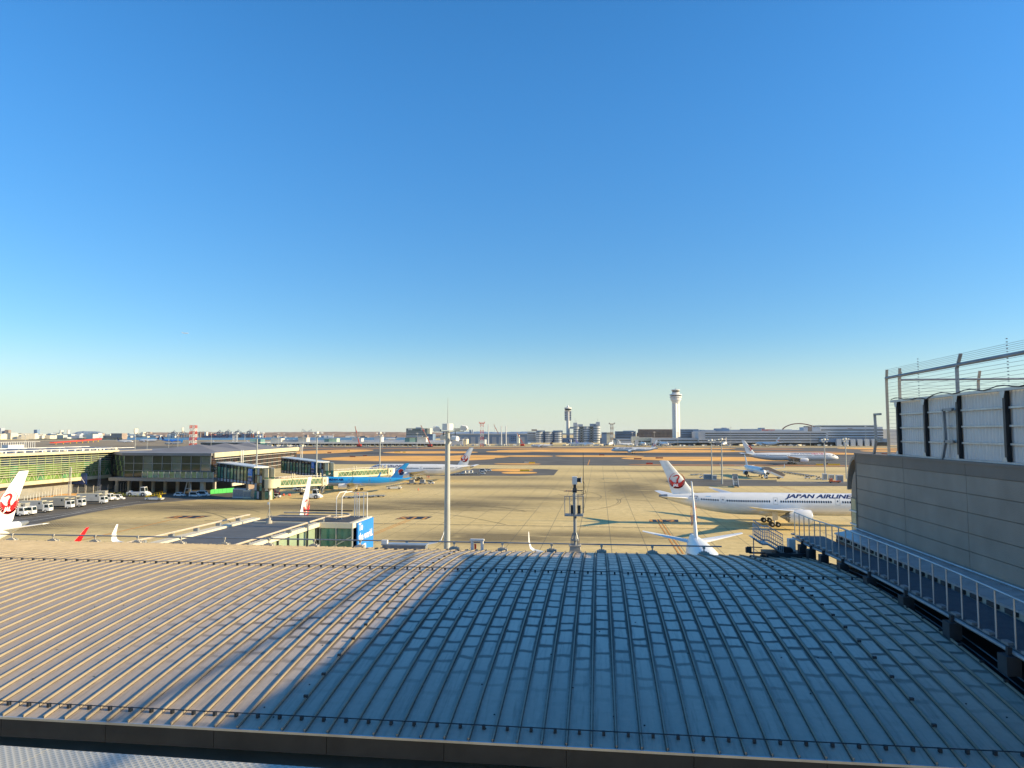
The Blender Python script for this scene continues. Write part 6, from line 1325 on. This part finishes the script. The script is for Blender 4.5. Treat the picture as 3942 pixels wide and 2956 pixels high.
if xs:
    p = V(2932, 1655.5, VT + 13.6); k = (V(2984, 1655, VT).x - V(2932, 1655, VT).x) / max(xs); text_on(me, lambda x, y: Vector((p.x + x * k, p.y - .3, p.z + y * k * .75)), 'lettering', 'red', T1)
T2 = building('stepped upper terminal with curved decks behind the long grey terminal, far right')
block(T2, 3155, 3400, 1641, 1702, VT + 30, 70, 'far_pale'); bandrow(T2, 3160, 3400, (1653, 1664.5, 1674, 1684), VT + 30, 3.4); block(T2, 3160, 3376, 1637, 1641, VT + 40, 40, 'glass_blue', 'top_glazing'); block(T2, 3155, 3378, 1635, 1637, VT + 36, 50, 'far_grey', 'top_roof'); block(T2, 3400, 3620, 1650, 1712, VT + 60, 60, 'far_pale', 'end_wing')
block(T2, 3155, 3420, 1686, 1700, VT - 6, 30, 'far_blue', 'lower_wing'); block(T2, 3155, 3420, 1700, 1713, VT, 20, 'dark_steel', 'undercroft')
for i in range(6): p = V(3222 + i * 27, 1697, VT - 8); block(T2, 3222 + i * 27, 3240 + i * 27, 1688, 1712, VT - 12, 8, 'pale_grey', 'stair_block')
me = text2d('Terminal 1', 1, .2, .03); xs = [v.co.x for v in me.vertices]; p = V(3262, 1648.5, VT + 29); k = (V(3284, 1655, VT).x - V(3262, 1655, VT).x) / max(xs); text_on(me, lambda x, y: Vector((p.x + x * k, p.y, p.z + y * k)), 'lettering', 'arch_red', T2)
# red-brown arch of the road bridge behind the terminal
ar = thing('arch', 'long red-brown arch rising behind the grey terminal roof', 'arch')
pa = []; 
for i in range(25): t_ = i / 24; px = 3012 + t_ * 146; y = 1651 - 22.5 * (1 - (2 * (t_ ** .82) - 1) ** 2) ; pa.append(V(px, y, 1640))
m_ = MB()
for a, b in zip(pa, pa[1:]): m_.beam(a, b, 3, 2.0)
m_.build('arch_rib', 'arch_red', ar); MB().box(pa[0].x - 10, pa[-1].x + 10, 1640, 1646, 18, 24).build('deck', 'far_grey', ar)
# hangar, cargo sheds and blocks left of the towers
b_ = building('wide blue-grey hangar with pale roof left of the office drums'); block(b_, 1700, 2032, 1669, 1712, 1600, 60, 'far_blue'); block(b_, 1700, 2034, 1667, 1670, 1598, 64, 'far_pale', 'roof')
for i in range(12): a = V(1705 + i * 27, 1712, 1600).x; MB().box(a, a + 10, 1599.6, 1600, 0, 16).build('hangar_door', 'far_grey', b_)
b_ = building('small grey building with square windows right of the three grey pylons'); block(b_, 1960, 1990, 1669, 1705, 1400, 16, 'far_blue'); block(b_, 1990, 1998, 1673, 1705, 1402, 14, 'far_white', 'side_wing')
for k in range(3):
    for j in range(3): p = V(1970 + j * 7, 1678 + k * 8, 1400); inst('window', mw, b_, tuple(p))
b_ = building('black glass office block with pale roof openings left of the tall mast head'); block(b_, 1563, 1643, 1647, 1712, 1550, 40, 'glass_blue'); bandrow(b_, 1565, 1642, (1661, 1667.5, 1674), 1550, 1.3, 'far_grey'); block(b_, 1571, 1577, 1649, 1654, 1549, 1, 'far_pale', 'opening'); block(b_, 1578, 1586, 1649, 1654, 1549, 1, 'far_pale', 'opening'); block(b_, 1620, 1634, 1649, 1654, 1549, 1, 'far_pale', 'opening'); block(b_, 1643, 1655, 1647, 1700, 1556, 20, 'cream', 'side_tower'); block(b_, 1600, 1622, 1643, 1648, 1560, 10, 'far_grey', 'plant_room')
for i, (a, b, y0, m, lab) in enumerate(((1562, 1625, 1676, 'far_grey', 'grey annexe blocks in front of the black glass office'), (1644, 1666, 1668, 'far_blue', 'dark blue-grey block just left of the tall mast'), (1617, 1636, 1675, 'far_brown', 'small tan block by the leaning red crane'), (1735, 1782, 1688, 'far_pale', 'pale block with small windows right of the tall mast'), (1787, 1796, 1688, 'cream', 'narrow cream block right of the tall mast'), (1842, 1866, 1690, 'pale_grey', 'white box below the red and white radar tower'), (2192, 2199, 1690, 'far_pale', 'small pale stair block at the foot of the old tower'), (2316, 2336, 1662, 'far_blue', 'blue-grey block right of the tall office drums'), (2324, 2360, 1662, 'cream', 'cream windowless block behind the brown lattice tower'), (2310, 2372, 1684, 'far_blue', 'low blue-grey pier behind the brown lattice tower'), (2374, 2430, 1688, 'far_pale', 'low pale pier left of the brown hotel'))):
    b_ = building(lab); block(b_, a, b, y0, 1712, 1420 + i * 4, 24, m); bandrow(b_, a + 2, b - 2, (y0 + 5,), 1420 + i * 4, 1.6)
# long cargo depot on the left
dp = building('long low cargo depot with white roof edge and dark open bays'); VD = 1330
block(dp, 1003, 1712, 1699, 1706, VD, 60, 'white_matte', 'roof'); block(dp, 1005, 1710, 1706, 1716, VD + 14, 40, 'dark_steel', 'open_bays'); block(dp, 1165, 1712, 1693, 1699, VD + 30, 40, 'far_pale', 'upper_roof')
for i in range(44): p = V(1010 + i * 16, 1712, VD + 1); MB().box(p.x - .4, p.x + .4, VD + 1, VD + 2, 0, 7).build('column', 'far_grey', dp)
for a, b, y0, y1, m, lab in ((1042, 1082, 1686, 1700, 'far_white', 'cream depot building with dark doors at the left end of the depot'), (1147, 1180, 1683, 1700, 'far_white', 'yellow-cream depot box right of the rounded roof machinery'), (1248, 1266, 1687, 1704, 'far_teal', 'dark teal box on the depot roof'), (1265, 1296, 1686, 1704, 'far_green', 'pale green box on the depot roof beside the teal one'), (1356, 1390, 1685, 1698, 'far_pale', 'grey-white box near the red crane on the depot'), (1440, 1468, 1680, 1700, 'far_pale', 'pale greenish box above the depot left of the black office'), (1558, 1576, 1683, 1704, 'far_teal', 'teal block left of the leaning crane'), (1575, 1598, 1683, 1703, 'far_green', 'mint green block left of the leaning crane'), (1608, 1640, 1680, 1700, 'far_white', 'yellow-cream block below the black office')):
    b_ = building(lab); block(b_, a, b, y0, y1, VD + 6, 16, m); block(b_, a - 1, b + 1, y0 - .8, y0, VD + 5, 18, 'far_pale', 'roof')
b_ = building('row of rounded silver roof machinery on the cargo depot', 'machinery', 'roof_machinery')
for i in range(8): p = V(1085 + i * 8, 1700, VD + 10); MB().lathe([(0, 2.6), (7, 2.6)], (p.x, VD + 10, p.z + 2 + (i % 3) * .6), 10, 'y').build('duct', 'steel', b_)
for (a, b, y0, y1, v, m, lab) in ((770, 1000, 1700, 1706, 1150, 'white_matte', 'long low hangar roof left of the depot'),):
    b_ = building(lab); block(b_, a, b, y0, y0 + 1.5, v, 40, m, 'roof'); block(b_, a + 2, b - 2, y0 + 1.5, 1716, v + 4, 30, 'glass_blue'); block(b_, 985, 1003, 1688, 1706, v + 5, 16, 'far_teal', 'end_block'); block(b_, 962, 1000, 1688, 1698, v + 6, 16, 'far_green', 'green_block')
# lattice towers
def lattice(label, px, ytop, D, wpx, bands, m0, m1, head=None, ybase=1716):
    c = Dp(px, 1700, D); k = D / F; w = wpx * k / 2; top = H + (1665 - ytop) * k; t = thing('lattice_tower', label, 'lattice tower', (c.x, c.y, 0), .2); n = bands
    for i in range(n):
        z0 = top * i / n; z1 = top * (i + 1) / n; mt = m0 if i % 2 == 0 else m1
        for sx_, sy_ in ((-1, -1), (1, -1), (1, 1), (-1, 1)): MB().beam((sx_ * w, sy_ * w, z0), (sx_ * w, sy_ * w, z1), max(.5, w * .14)).build('leg', mt, t)
        for a, b in (((-1, -1), (1, -1)), ((1, -1), (1, 1)), ((1, 1), (-1, 1)), ((-1, 1), (-1, -1))):
            MB().beam((a[0] * w, a[1] * w, z0), (b[0] * w, b[1] * w, z1), max(.3, w * .09)).build('brace', mt, t); MB().beam((b[0] * w, b[1] * w, z0), (a[0] * w, a[1] * w, z1), max(.3, w * .09)).build('brace', mt, t)
            MB().beam((a[0] * w, a[1] * w, z1), (b[0] * w, b[1] * w, z1), max(.4, w * .12)).build('ring_beam', mt, t)
    if head: MB().box(-w * head, w * head, -w * head, w * head, top, top + 1.2).build('platform', m0, t); MB().box(-w * head, -w * head + .8, -w, w, top + 1.2, top + 3).build('aerial', m0, t); MB().box(w * head - .8, w * head, -w, w, top + 1.2, top + 3).build('aerial', m0, t)
    return t
t = lattice('stout red and white lattice radar tower beyond the terminal pier roof', 743, 1636, 900, 20, 9, 'red_orange', 'white_matte'); MB().box(-1, 1, -1, 1, 0, 32).build('core', 'white_matte', t)
lattice('slim red and white lattice radar tower with flared head', 1855, 1628, 1250, 11, 7, 'red_orange', 'white_matte', 2.0); lattice('brown lattice tower with flared head right of the office drums', 2356, 1631, 1380, 9, 8, 'far_brown', 'pale_grey', 2.3)
lattice('pale open lattice frame by the port cranes', 905, 1668, 1500, 14, 4, 'pale_grey', 'pale_grey', 1.6)
# pylons
for i, (px, y0, y1) in enumerate(((1880, 1632, 1702), (1930, 1638, 1702), (1948, 1638, 1702))):
    c = Dp(px, 1700, 1350); k = 1350 / F
    t = thing('pylon', ['leftmost', 'middle', 'rightmost'][i] + ' of three slim grey pylons left of the office drums', 'pylon', (c.x, c.y, 0)); MB().tube((0, 0, 0), (0, 0, H + (1665 - y0) * k), 1.1, 8, .9).build('shaft', 'far_pale', t); MB().box(-2, 2, -2, 2, 0, 1.5).build('base', 'concrete_wall', t)
# cranes
def crane(label, px0, y0, px1, y1, D, hyd=None):
    a = Dp(px0, y0, D); b = Dp(px1, y1, D); a.z = max(a.z, 2); t = thing('mobile_crane', label, 'crane', (a.x, a.y, 0)); o = Vector((a.x, a.y, 0)); n = 9
    for i in range(n):
        p = a.lerp(b, i / n) - o; q = a.lerp(b, (i + 1) / n) - o; MB().beam(p, q, 1.7 - .08 * i, 1.5).build('boom_section', 'red_orange' if i < 3 or i == 6 else 'boom_pale', t)
    MB().box(-4, 3, -2, 2, 1.2, 4.6).build('cab', 'red_orange', t); MB().box(-5, 5, -2.2, 2.2, 0, 1.1).build('tracks', 'black', t); p = a.lerp(b, .9) - o; MB().beam(p, (p.x, p.y, p.z - 14), .25).build('hoist_line', 'dull_steel', t)

crane('red crane with tall steep boom above the middle of the depot', 1384, 1710, 1367, 1639, 1270); crane('red crane with leaning boom in front of the black office block', 1656, 1706, 1620, 1635, 1270)
crane('small yellow-footed crane left of the office drums', 2012, 1704, 1990, 1663, 1330); crane('small red crane jib right of the slim radar tower', 1930, 1690, 1901, 1632, 1700)
# far parked airliners as smaller copies of real models
def far_plane(label, px, py, hd, L, finm, emb=None, cols=None, R=2.0, span=None, fin=12.0):
    p = G(px, py); return airliner('distant_airliner', label, (p.x, p.y, 0), hd, L=L, R=R, span=span or L * .9, fin=fin, zc=R * 1.9, nac=R * .55, nacL=R * 2, finm=finm, emblem=emb, er=1.6, eoff=3.6, lod=1, bogie=1, rows=False, winglet='none', fin_s=1.25, cols=cols or (J, J, J), sweep=28, group='airliners parked across the airfield')

mk('pale_purple', (.45, .33, .60), .4, 0, .1, .1)
far_plane('white airliner with violet-marked tail before the office drums', 2250, 1716, -.5, 42, 'pale_purple', R=2.4, fin=14)
far_plane('white airliner with dark blue tail half hidden behind the violet-tailed one', 2215, 1713, pi - .6 + pi, 40, 'navy', fin=13)
far_plane('white airliner seen nose-on below the brown lattice tower', 2352, 1716, -pi / 2 - .2, 40, 'white_paint', R=2.6)
far_plane('white airliner seen nose-on at the pier below the brown hotel', 2475, 1716.5, -pi / 2 + .1, 48, 'white_paint', R=2.8, span=52)
far_plane('white airliner with wide wings at the pier right of the brown hotel', 2555, 1716.5, -pi / 2 + .25, 48, 'white_paint', R=2.8, span=52)
far_plane('white airliner at the grey terminal behind the two close masts', 2790, 1716, -pi / 2 - .3, 52, 'white_paint', 'crane', R=2.8, span=56, fin=17)
far_plane('white airliner with crane tail at the grey terminal above the swallow-tailed one', 2955, 1716, pi / 2 + .7, 54, 'white_paint', 'crane', R=2.8, span=58, fin=17)
far_plane('small grey airliner at the pier left of the brown hotel', 2410, 1716, .1, 30, 'white_paint')
far_plane('white airliner with plain white tail, left of two on the cargo apron', 850, 1720, .0, 32, 'white_matte', cols=('cream', 'cream', 'cream'), R=1.9)
far_plane('white airliner with plain white tail, right of two on the cargo apron', 980, 1719, .0, 32, 'white_matte', cols=('cream', 'cream', 'cream'), R=1.9)
far_plane('long white and blue airliner with dark blue tail above the pier roof, left', 575, 1702, pi, 60, 'navy', cols=(J, 'navy', 'pale_grey'), R=2.9, fin=17)
far_plane('dark blue and white airliner above the pier roof beside the lattice tower', 660, 1702, .0, 60, 'navy', cols=('sign_blue', 'pale_grey', 'pale_grey'), R=2.9, fin=17)
far_plane('white airliner with light blue tail in front of the lattice tower', 670, 1712, pi, 42, 'sky_blue', cols=('grey_paint', 'grey_paint', 'grey_paint'), fin=13)
far_plane('white airliner whose dark tail shows over the pier roof, far left', 480, 1704, .0, 44, 'navy', R=2.3, fin=14)
far_plane('airliner with a dark blue tail behind the depot roofs', 1505, 1692, pi, 44, 'navy', R=2.2, fin=14)
# ground vehicles and stores lined up on the far apron
kit = []
for nm, mt, w, h in (('service_van', 'white_matte', 4.6, 2.2), ('cargo_container', 'far_pale', 3.2, 2.4), ('service_truck', 'cream', 8, 3.4), ('service_van', 'pale_grey', 5, 2.2), ('cargo_container', 'dull_steel', 3.2, 2.2)):
    o = MB().box(-w / 2, w / 2, -1.1, 1.1, .5, h).box(-w / 2 + .3, w / 2 - .3, -.9, .9, .1, .5).mesh(nm, mt); kit.append((nm, o, {'service_van': 'van', 'cargo_container': 'container', 'service_truck': 'truck'}[nm]))
rnd = random.Random(11)
segs = [(745, 1000, 1719, 46, 'cargo apron vehicle standing left of the depot'), (1005, 1180, 1717, 34, 'vehicle or store standing before the left part of the depot'), (1180, 1640, 1716, 50, 'dark store or vehicle lined up before the open depot bays'), (1700, 2000, 1714, 26, 'vehicle standing before the blue-grey hangar'), (2170, 2330, 1714, 24, 'vehicle on the far apron below the office drums'), (2440, 2680, 1715, 34, 'vehicle on the far apron below the brown hotel'), (2700, 3200, 1715, 60, 'vehicle before the long grey terminal'), (3200, 3400, 1715, 18, 'vehicle before the stepped terminal')]
for a, b, y, n, lab in segs:
    for i in range(n):
        nm, me, ct = kit[rnd.randrange(5)]
        if 'dark' in lab: nm, me, ct = kit[4]
        p = G(rnd.uniform(a, b), y + rnd.uniform(-1.2, .5)); o = inst(nm, me, None, (p.x, p.y, 0), rnd.choice((0, 0, pi / 2, .4))); kw = nm.replace('_', ' '); lb = lab.replace('vehicle or store', kw).replace('store or vehicle', kw).replace('vehicle', kw); lb = {'white_matte': 'white ', 'far_pale': 'pale grey ', 'cream': 'cream ', 'pale_grey': 'light grey ', 'dull_steel': ''}[me.materials[0].name.replace(' ', '_')] + lb; tag(o, lb, ct, lb)
# airfield signs, yellow and red, on the grass
for i, (px, py, w, m) in enumerate(((1268, 1742, 5, 'arch_red'), (1342, 1735, 4, 'yellow'), (1357, 1758, 6, 'arch_red'), (1405, 1755, 4, 'arch_red'), (1530, 1740, 8, 'yellow'), (1556, 1741, 4, 'yellow'), (2028, 1782, 4, 'cream'), (2048, 1783, 5, 'yellow'), (2020, 1814, 6, 'yellow'), (2316, 1752, 6, 'arch_red'), (2455, 1767, 7, 'arch_red'), (2538, 1764, 7, 'arch_red'), (3155, 1790, 5, 'yellow'), (3210, 1790, 9, 'yellow'), (2822, 1735, 5, 'yellow'), (2500, 1786, 5, 'red_orange'))):
    p = G(px, py); t = thing('taxiway_sign', 'low %s taxiway sign %s' % ({'arch_red': 'dark red', 'yellow': 'yellow', 'cream': 'white', 'red_orange': 'orange'}[m], ['on the left grass by the terminal wing', 'yellow above the left grass strip', 'on the long grass left of the mast', 'second on the long grass left of the mast', 'left of a pair on the far grass behind the mast', 'right of a pair on the far grass behind the mast', 'left of two on the thin strip before the aerial', 'right of two on the thin strip before the aerial', 'on the grass island left of the camera pole', 'on the grass beyond the camera pole', 'on the island left of the crane tail', 'on the island above the crane tail', 'small one before the swallow-tailed airliner', 'long one before the swallow-tailed airliner nose', 'under the far terminal behind the two close masts', 'beside the crane tail edge'][i]), 'sign', (p.x, p.y, 0)); MB().box(-w / 2, w / 2, -.15, .15, .3, 1.4).build('face', m, t)
    for s in (-1, 1): MB().box(s * w * .4 - .1, s * w * .4 + .1, -.08, .08, 0, .3).build('leg', 'dull_steel', t)

# ------------------------------------------------------------------ bay, city, hills
def zrow(py, D): return H + (1665 - py) * D / F
def poly_sheet(name, pts, z, m): return sheet(name, pts, z, m)
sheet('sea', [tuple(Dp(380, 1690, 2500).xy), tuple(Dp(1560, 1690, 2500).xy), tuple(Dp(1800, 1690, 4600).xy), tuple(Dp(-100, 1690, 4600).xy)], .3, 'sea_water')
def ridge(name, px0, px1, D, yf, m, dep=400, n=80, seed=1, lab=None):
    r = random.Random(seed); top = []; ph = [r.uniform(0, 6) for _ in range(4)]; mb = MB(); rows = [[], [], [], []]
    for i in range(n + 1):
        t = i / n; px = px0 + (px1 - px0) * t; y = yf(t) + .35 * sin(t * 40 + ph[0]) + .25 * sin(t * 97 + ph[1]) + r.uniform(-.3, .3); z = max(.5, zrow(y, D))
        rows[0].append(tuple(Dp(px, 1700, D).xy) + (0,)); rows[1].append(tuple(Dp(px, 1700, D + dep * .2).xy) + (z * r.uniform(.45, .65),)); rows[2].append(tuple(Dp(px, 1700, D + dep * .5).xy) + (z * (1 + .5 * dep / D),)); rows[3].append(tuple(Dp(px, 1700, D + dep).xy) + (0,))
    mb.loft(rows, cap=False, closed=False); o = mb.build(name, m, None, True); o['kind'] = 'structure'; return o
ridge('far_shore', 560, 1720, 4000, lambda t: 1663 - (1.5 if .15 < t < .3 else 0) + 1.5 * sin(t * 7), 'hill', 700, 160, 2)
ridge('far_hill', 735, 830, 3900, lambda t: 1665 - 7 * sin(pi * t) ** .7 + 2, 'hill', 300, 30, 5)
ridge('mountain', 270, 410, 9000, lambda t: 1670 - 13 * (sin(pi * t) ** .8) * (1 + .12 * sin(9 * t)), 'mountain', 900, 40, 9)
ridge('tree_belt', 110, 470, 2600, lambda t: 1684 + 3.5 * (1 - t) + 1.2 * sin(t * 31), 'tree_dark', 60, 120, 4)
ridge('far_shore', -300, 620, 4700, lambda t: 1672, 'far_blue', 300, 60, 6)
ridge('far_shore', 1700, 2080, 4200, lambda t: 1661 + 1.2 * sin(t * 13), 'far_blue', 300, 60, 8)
# sunlit wall-like orange approach structure and the tan strip before it
ob = thing('orange_jetty', 'long low orange-red jetty rising to the right beyond the pier roof', 'jetty')
j0 = Dp(200, 1700, 1500); j1 = Dp(386, 1700, 2000); n = 16
for i in range(n):
    a = j0.lerp(j1, i / n); b = j0.lerp(j1, (i + 1) / n); D_ = 1500 + 500 * (i + .5) / n; y = 1699.5 - 14 * ((i + .5) / n) ** .9; z = zrow(y, D_); MB().beam((a.x, a.y, z - 1.4), (b.x, b.y, z - 1.2), 8, 2.4 + 2.0 * i / n).build('deck_section', 'red_orange', ob)
    if i % 2: MB().box(a.x - .8, a.x + .8, a.y - .8, a.y + .8, 0, max(.5, z - 3)).build('pier', 'yellow', ob)
sheet('reclaimed_strip', [tuple(Dp(-60, 1700, 1100).xy), tuple(Dp(760, 1700, 1400).xy), tuple(Dp(1700, 1700, 2100).xy), tuple(Dp(1700, 1700, 2400).xy), tuple(Dp(-100, 1700, 2400).xy)], .15, 'bare_earth')
# city blocks along the left horizon
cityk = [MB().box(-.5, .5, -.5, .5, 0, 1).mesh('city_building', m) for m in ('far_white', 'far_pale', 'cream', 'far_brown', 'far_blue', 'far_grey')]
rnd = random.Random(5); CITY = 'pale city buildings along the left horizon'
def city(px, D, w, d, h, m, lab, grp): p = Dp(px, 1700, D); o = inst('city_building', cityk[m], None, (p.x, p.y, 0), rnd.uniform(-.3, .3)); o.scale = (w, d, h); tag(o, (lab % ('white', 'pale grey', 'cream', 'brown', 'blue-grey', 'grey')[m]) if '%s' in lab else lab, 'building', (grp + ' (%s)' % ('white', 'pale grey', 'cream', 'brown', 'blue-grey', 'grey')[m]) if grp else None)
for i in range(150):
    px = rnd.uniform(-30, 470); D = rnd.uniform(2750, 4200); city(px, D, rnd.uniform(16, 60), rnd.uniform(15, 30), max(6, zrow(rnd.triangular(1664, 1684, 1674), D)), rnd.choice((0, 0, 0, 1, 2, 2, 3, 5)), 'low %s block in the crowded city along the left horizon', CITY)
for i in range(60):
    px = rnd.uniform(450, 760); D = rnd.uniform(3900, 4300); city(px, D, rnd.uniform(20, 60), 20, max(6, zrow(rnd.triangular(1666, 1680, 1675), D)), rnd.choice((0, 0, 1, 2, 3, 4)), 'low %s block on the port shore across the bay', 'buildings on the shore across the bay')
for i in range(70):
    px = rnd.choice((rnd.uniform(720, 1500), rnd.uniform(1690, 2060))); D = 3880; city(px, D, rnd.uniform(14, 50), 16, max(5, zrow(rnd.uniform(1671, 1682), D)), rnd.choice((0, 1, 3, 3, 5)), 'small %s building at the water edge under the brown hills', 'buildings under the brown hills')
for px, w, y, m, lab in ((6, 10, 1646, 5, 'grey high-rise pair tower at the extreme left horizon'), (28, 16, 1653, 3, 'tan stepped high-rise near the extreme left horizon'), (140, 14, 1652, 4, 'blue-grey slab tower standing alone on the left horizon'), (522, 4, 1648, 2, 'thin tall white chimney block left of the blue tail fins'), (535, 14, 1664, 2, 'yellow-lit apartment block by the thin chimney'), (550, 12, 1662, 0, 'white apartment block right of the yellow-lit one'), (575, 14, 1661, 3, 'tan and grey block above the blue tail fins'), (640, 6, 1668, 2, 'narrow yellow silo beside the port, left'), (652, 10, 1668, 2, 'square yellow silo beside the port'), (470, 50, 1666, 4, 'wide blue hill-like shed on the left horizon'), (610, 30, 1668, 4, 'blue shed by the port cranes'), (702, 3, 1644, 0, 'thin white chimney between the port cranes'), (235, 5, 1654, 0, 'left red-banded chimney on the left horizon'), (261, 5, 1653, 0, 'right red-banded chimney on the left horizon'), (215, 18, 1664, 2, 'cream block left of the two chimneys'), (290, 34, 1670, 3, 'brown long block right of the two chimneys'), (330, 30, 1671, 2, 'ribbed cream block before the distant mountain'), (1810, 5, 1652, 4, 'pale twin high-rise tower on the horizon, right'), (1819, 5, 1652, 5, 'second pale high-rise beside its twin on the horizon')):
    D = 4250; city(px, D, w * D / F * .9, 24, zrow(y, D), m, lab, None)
for o in list(COL.objects):
    if 'group' in o.keys() and o['group'] is None: del o['group']
# containers and gantry cranes of the port
cts = [MB().box(-12, 12, -3, 3, 0, 9).mesh('container_stack', m) for m in ('container_red', 'orange', 'far_blue', 'far_pale')]
for i in range(60):
    D = 3850; p = Dp(rnd.uniform(780, 1010), 1700, D); o = inst('container_stack', cts[i_c := rnd.choice((0, 0, 1, 2, 3))], None, (p.x, p.y + rnd.uniform(-20, 20), 0)); o.scale = (1, 1, rnd.uniform(1, 2.6)); cw = ('dark red', 'orange', 'blue', 'pale grey')[i_c]; tag(o, 'stack of %s containers on the port quay across the bay' % cw, 'containers', cw + ' container stacks at the port')
def gantry(label, px, y, w=13, D=3820):
    c = Dp(px, 1700, D); k = D / F; t = thing('gantry_crane', label, 'crane', (c.x, c.y, 0)); W_ = w * k / 2; T = zrow(y, D)
    for sx_ in (-1, 1):
        for sy_ in (-1, 1): MB().box(sx_ * W_ - 1.5, sx_ * W_ + 1.5, sy_ * 12 - 1.5, sy_ * 12 + 1.5, 0, T).build('leg', 'crane_blue', t)
        MB().box(sx_ * W_ - 1.2, sx_ * W_ + 1.2, -40, 30, T - 12, T - 7).build('boom', 'crane_blue', t)
    for z in (T * .45, T - 4): MB().box(-W_, W_, -13.5, -10.5, z, z + 4).build('cross_beam', 'crane_blue', t)
    MB().beam((-W_, 0, T), (0, 0, T + 8), 2).beam((0, 0, T + 8), (W_, 0, T), 2).build('top_frame', 'crane_blue', t)
for px, y, w, lab in ((670, 1661, 10, 'blue port gantry crane, leftmost by the thin chimney'), (704, 1662, 12, 'blue port gantry crane under the thin chimney'), (845, 1660, 10, 'blue port gantry crane right of the lattice tower, standing alone'), (878, 1658, 13, 'blue port gantry crane, left of three'), (916, 1658, 13, 'blue port gantry crane, middle of three'), (961, 1658, 13, 'blue port gantry crane, right of three')): gantry(lab, px, y, w)
sp_ = thing('ship', 'dark blue container ship moored under the port cranes', 'ship', tuple(Dp(830, 1700, 3600).xy) + (0,)); MB().prism([(-60, 2), (50, 2), (62, 13), (-62, 12)], -9, 9, 'xz').build('hull', 'navy', sp_); MB().box(-58, -46, -8, 8, 12, 30).build('bridge_house', 'far_white', sp_)
# the pale bridge with crossed truss towers
br = thing('truss_bridge', 'pale bridge with two slanting truss peaks on the horizon', 'bridge'); D = 5200
def BP(px, y): q = Dp(px, 1700, D); return Vector((q.x, q.y, zrow(y, D)))
for nm, pts_, w in (('deck', [(1125, 1668), (1150, 1664), (1165, 1660.5), (1200, 1660.5), (1215, 1664), (1240, 1668)], 5), ('left_truss', [(1159, 1661), (1164, 1650), (1179, 1658), (1166, 1660)], 3.5), ('right_truss', [(1200, 1661), (1199, 1650.5), (1185, 1658), (1197, 1660)], 3.5), ('left_brace', [(1164, 1650), (1170, 1660), (1172, 1654)], 2), ('right_brace', [(1199, 1650.5), (1193, 1660), (1191, 1654)], 2)):
    m_ = MB(); q = [BP(*p) for p in pts_]
    for a, b in zip(q, q[1:]): m_.beam(a, b, w, w)
    m_.build(nm, 'bridge_pale', br)

for px in (1140, 1162, 1202, 1225): p = BP(px, 1665); MB().box(p.x - 4, p.x + 4, p.y - 4, p.y + 4, 0, p.z).build('pier', 'far_pale', br)
# one tiny airliner climbing in the sky
q = CAMP + ray(713, 1284).normalized() * 5200; t, _ = airliner('climbing_airliner', 'tiny airliner climbing in the clear sky at the left', tuple(q - UP * 4), .15, L=44, R=2, span=36, fin=12, zc=4, nac=1.1, nacL=4, lod=1, rows=False, gear=False, winglet='none')

# ------------------------------------------------------------------ air
hz = MB().box(-7500, 9000, -300, 12500, -1.5, 150).mesh('haze', [])
hm = bpy.data.materials.new('haze air'); hm.use_nodes = True; hn = hm.node_tree; hn.nodes.remove(hn.nodes['Principled BSDF'])
pv = hn.nodes.new('ShaderNodeVolumePrincipled'); pv.inputs['Color'].default_value = (.80, .88, 1, 1); pv.inputs['Density'].default_value = .000018; pv.inputs['Anisotropy'].default_value = 0.0
hn.links.new(pv.outputs[0], hn.nodes['Material Output'].inputs['Volume']); hz.materials.append(hm)
o = inst('haze', hz); o['kind'] = 'stuff'
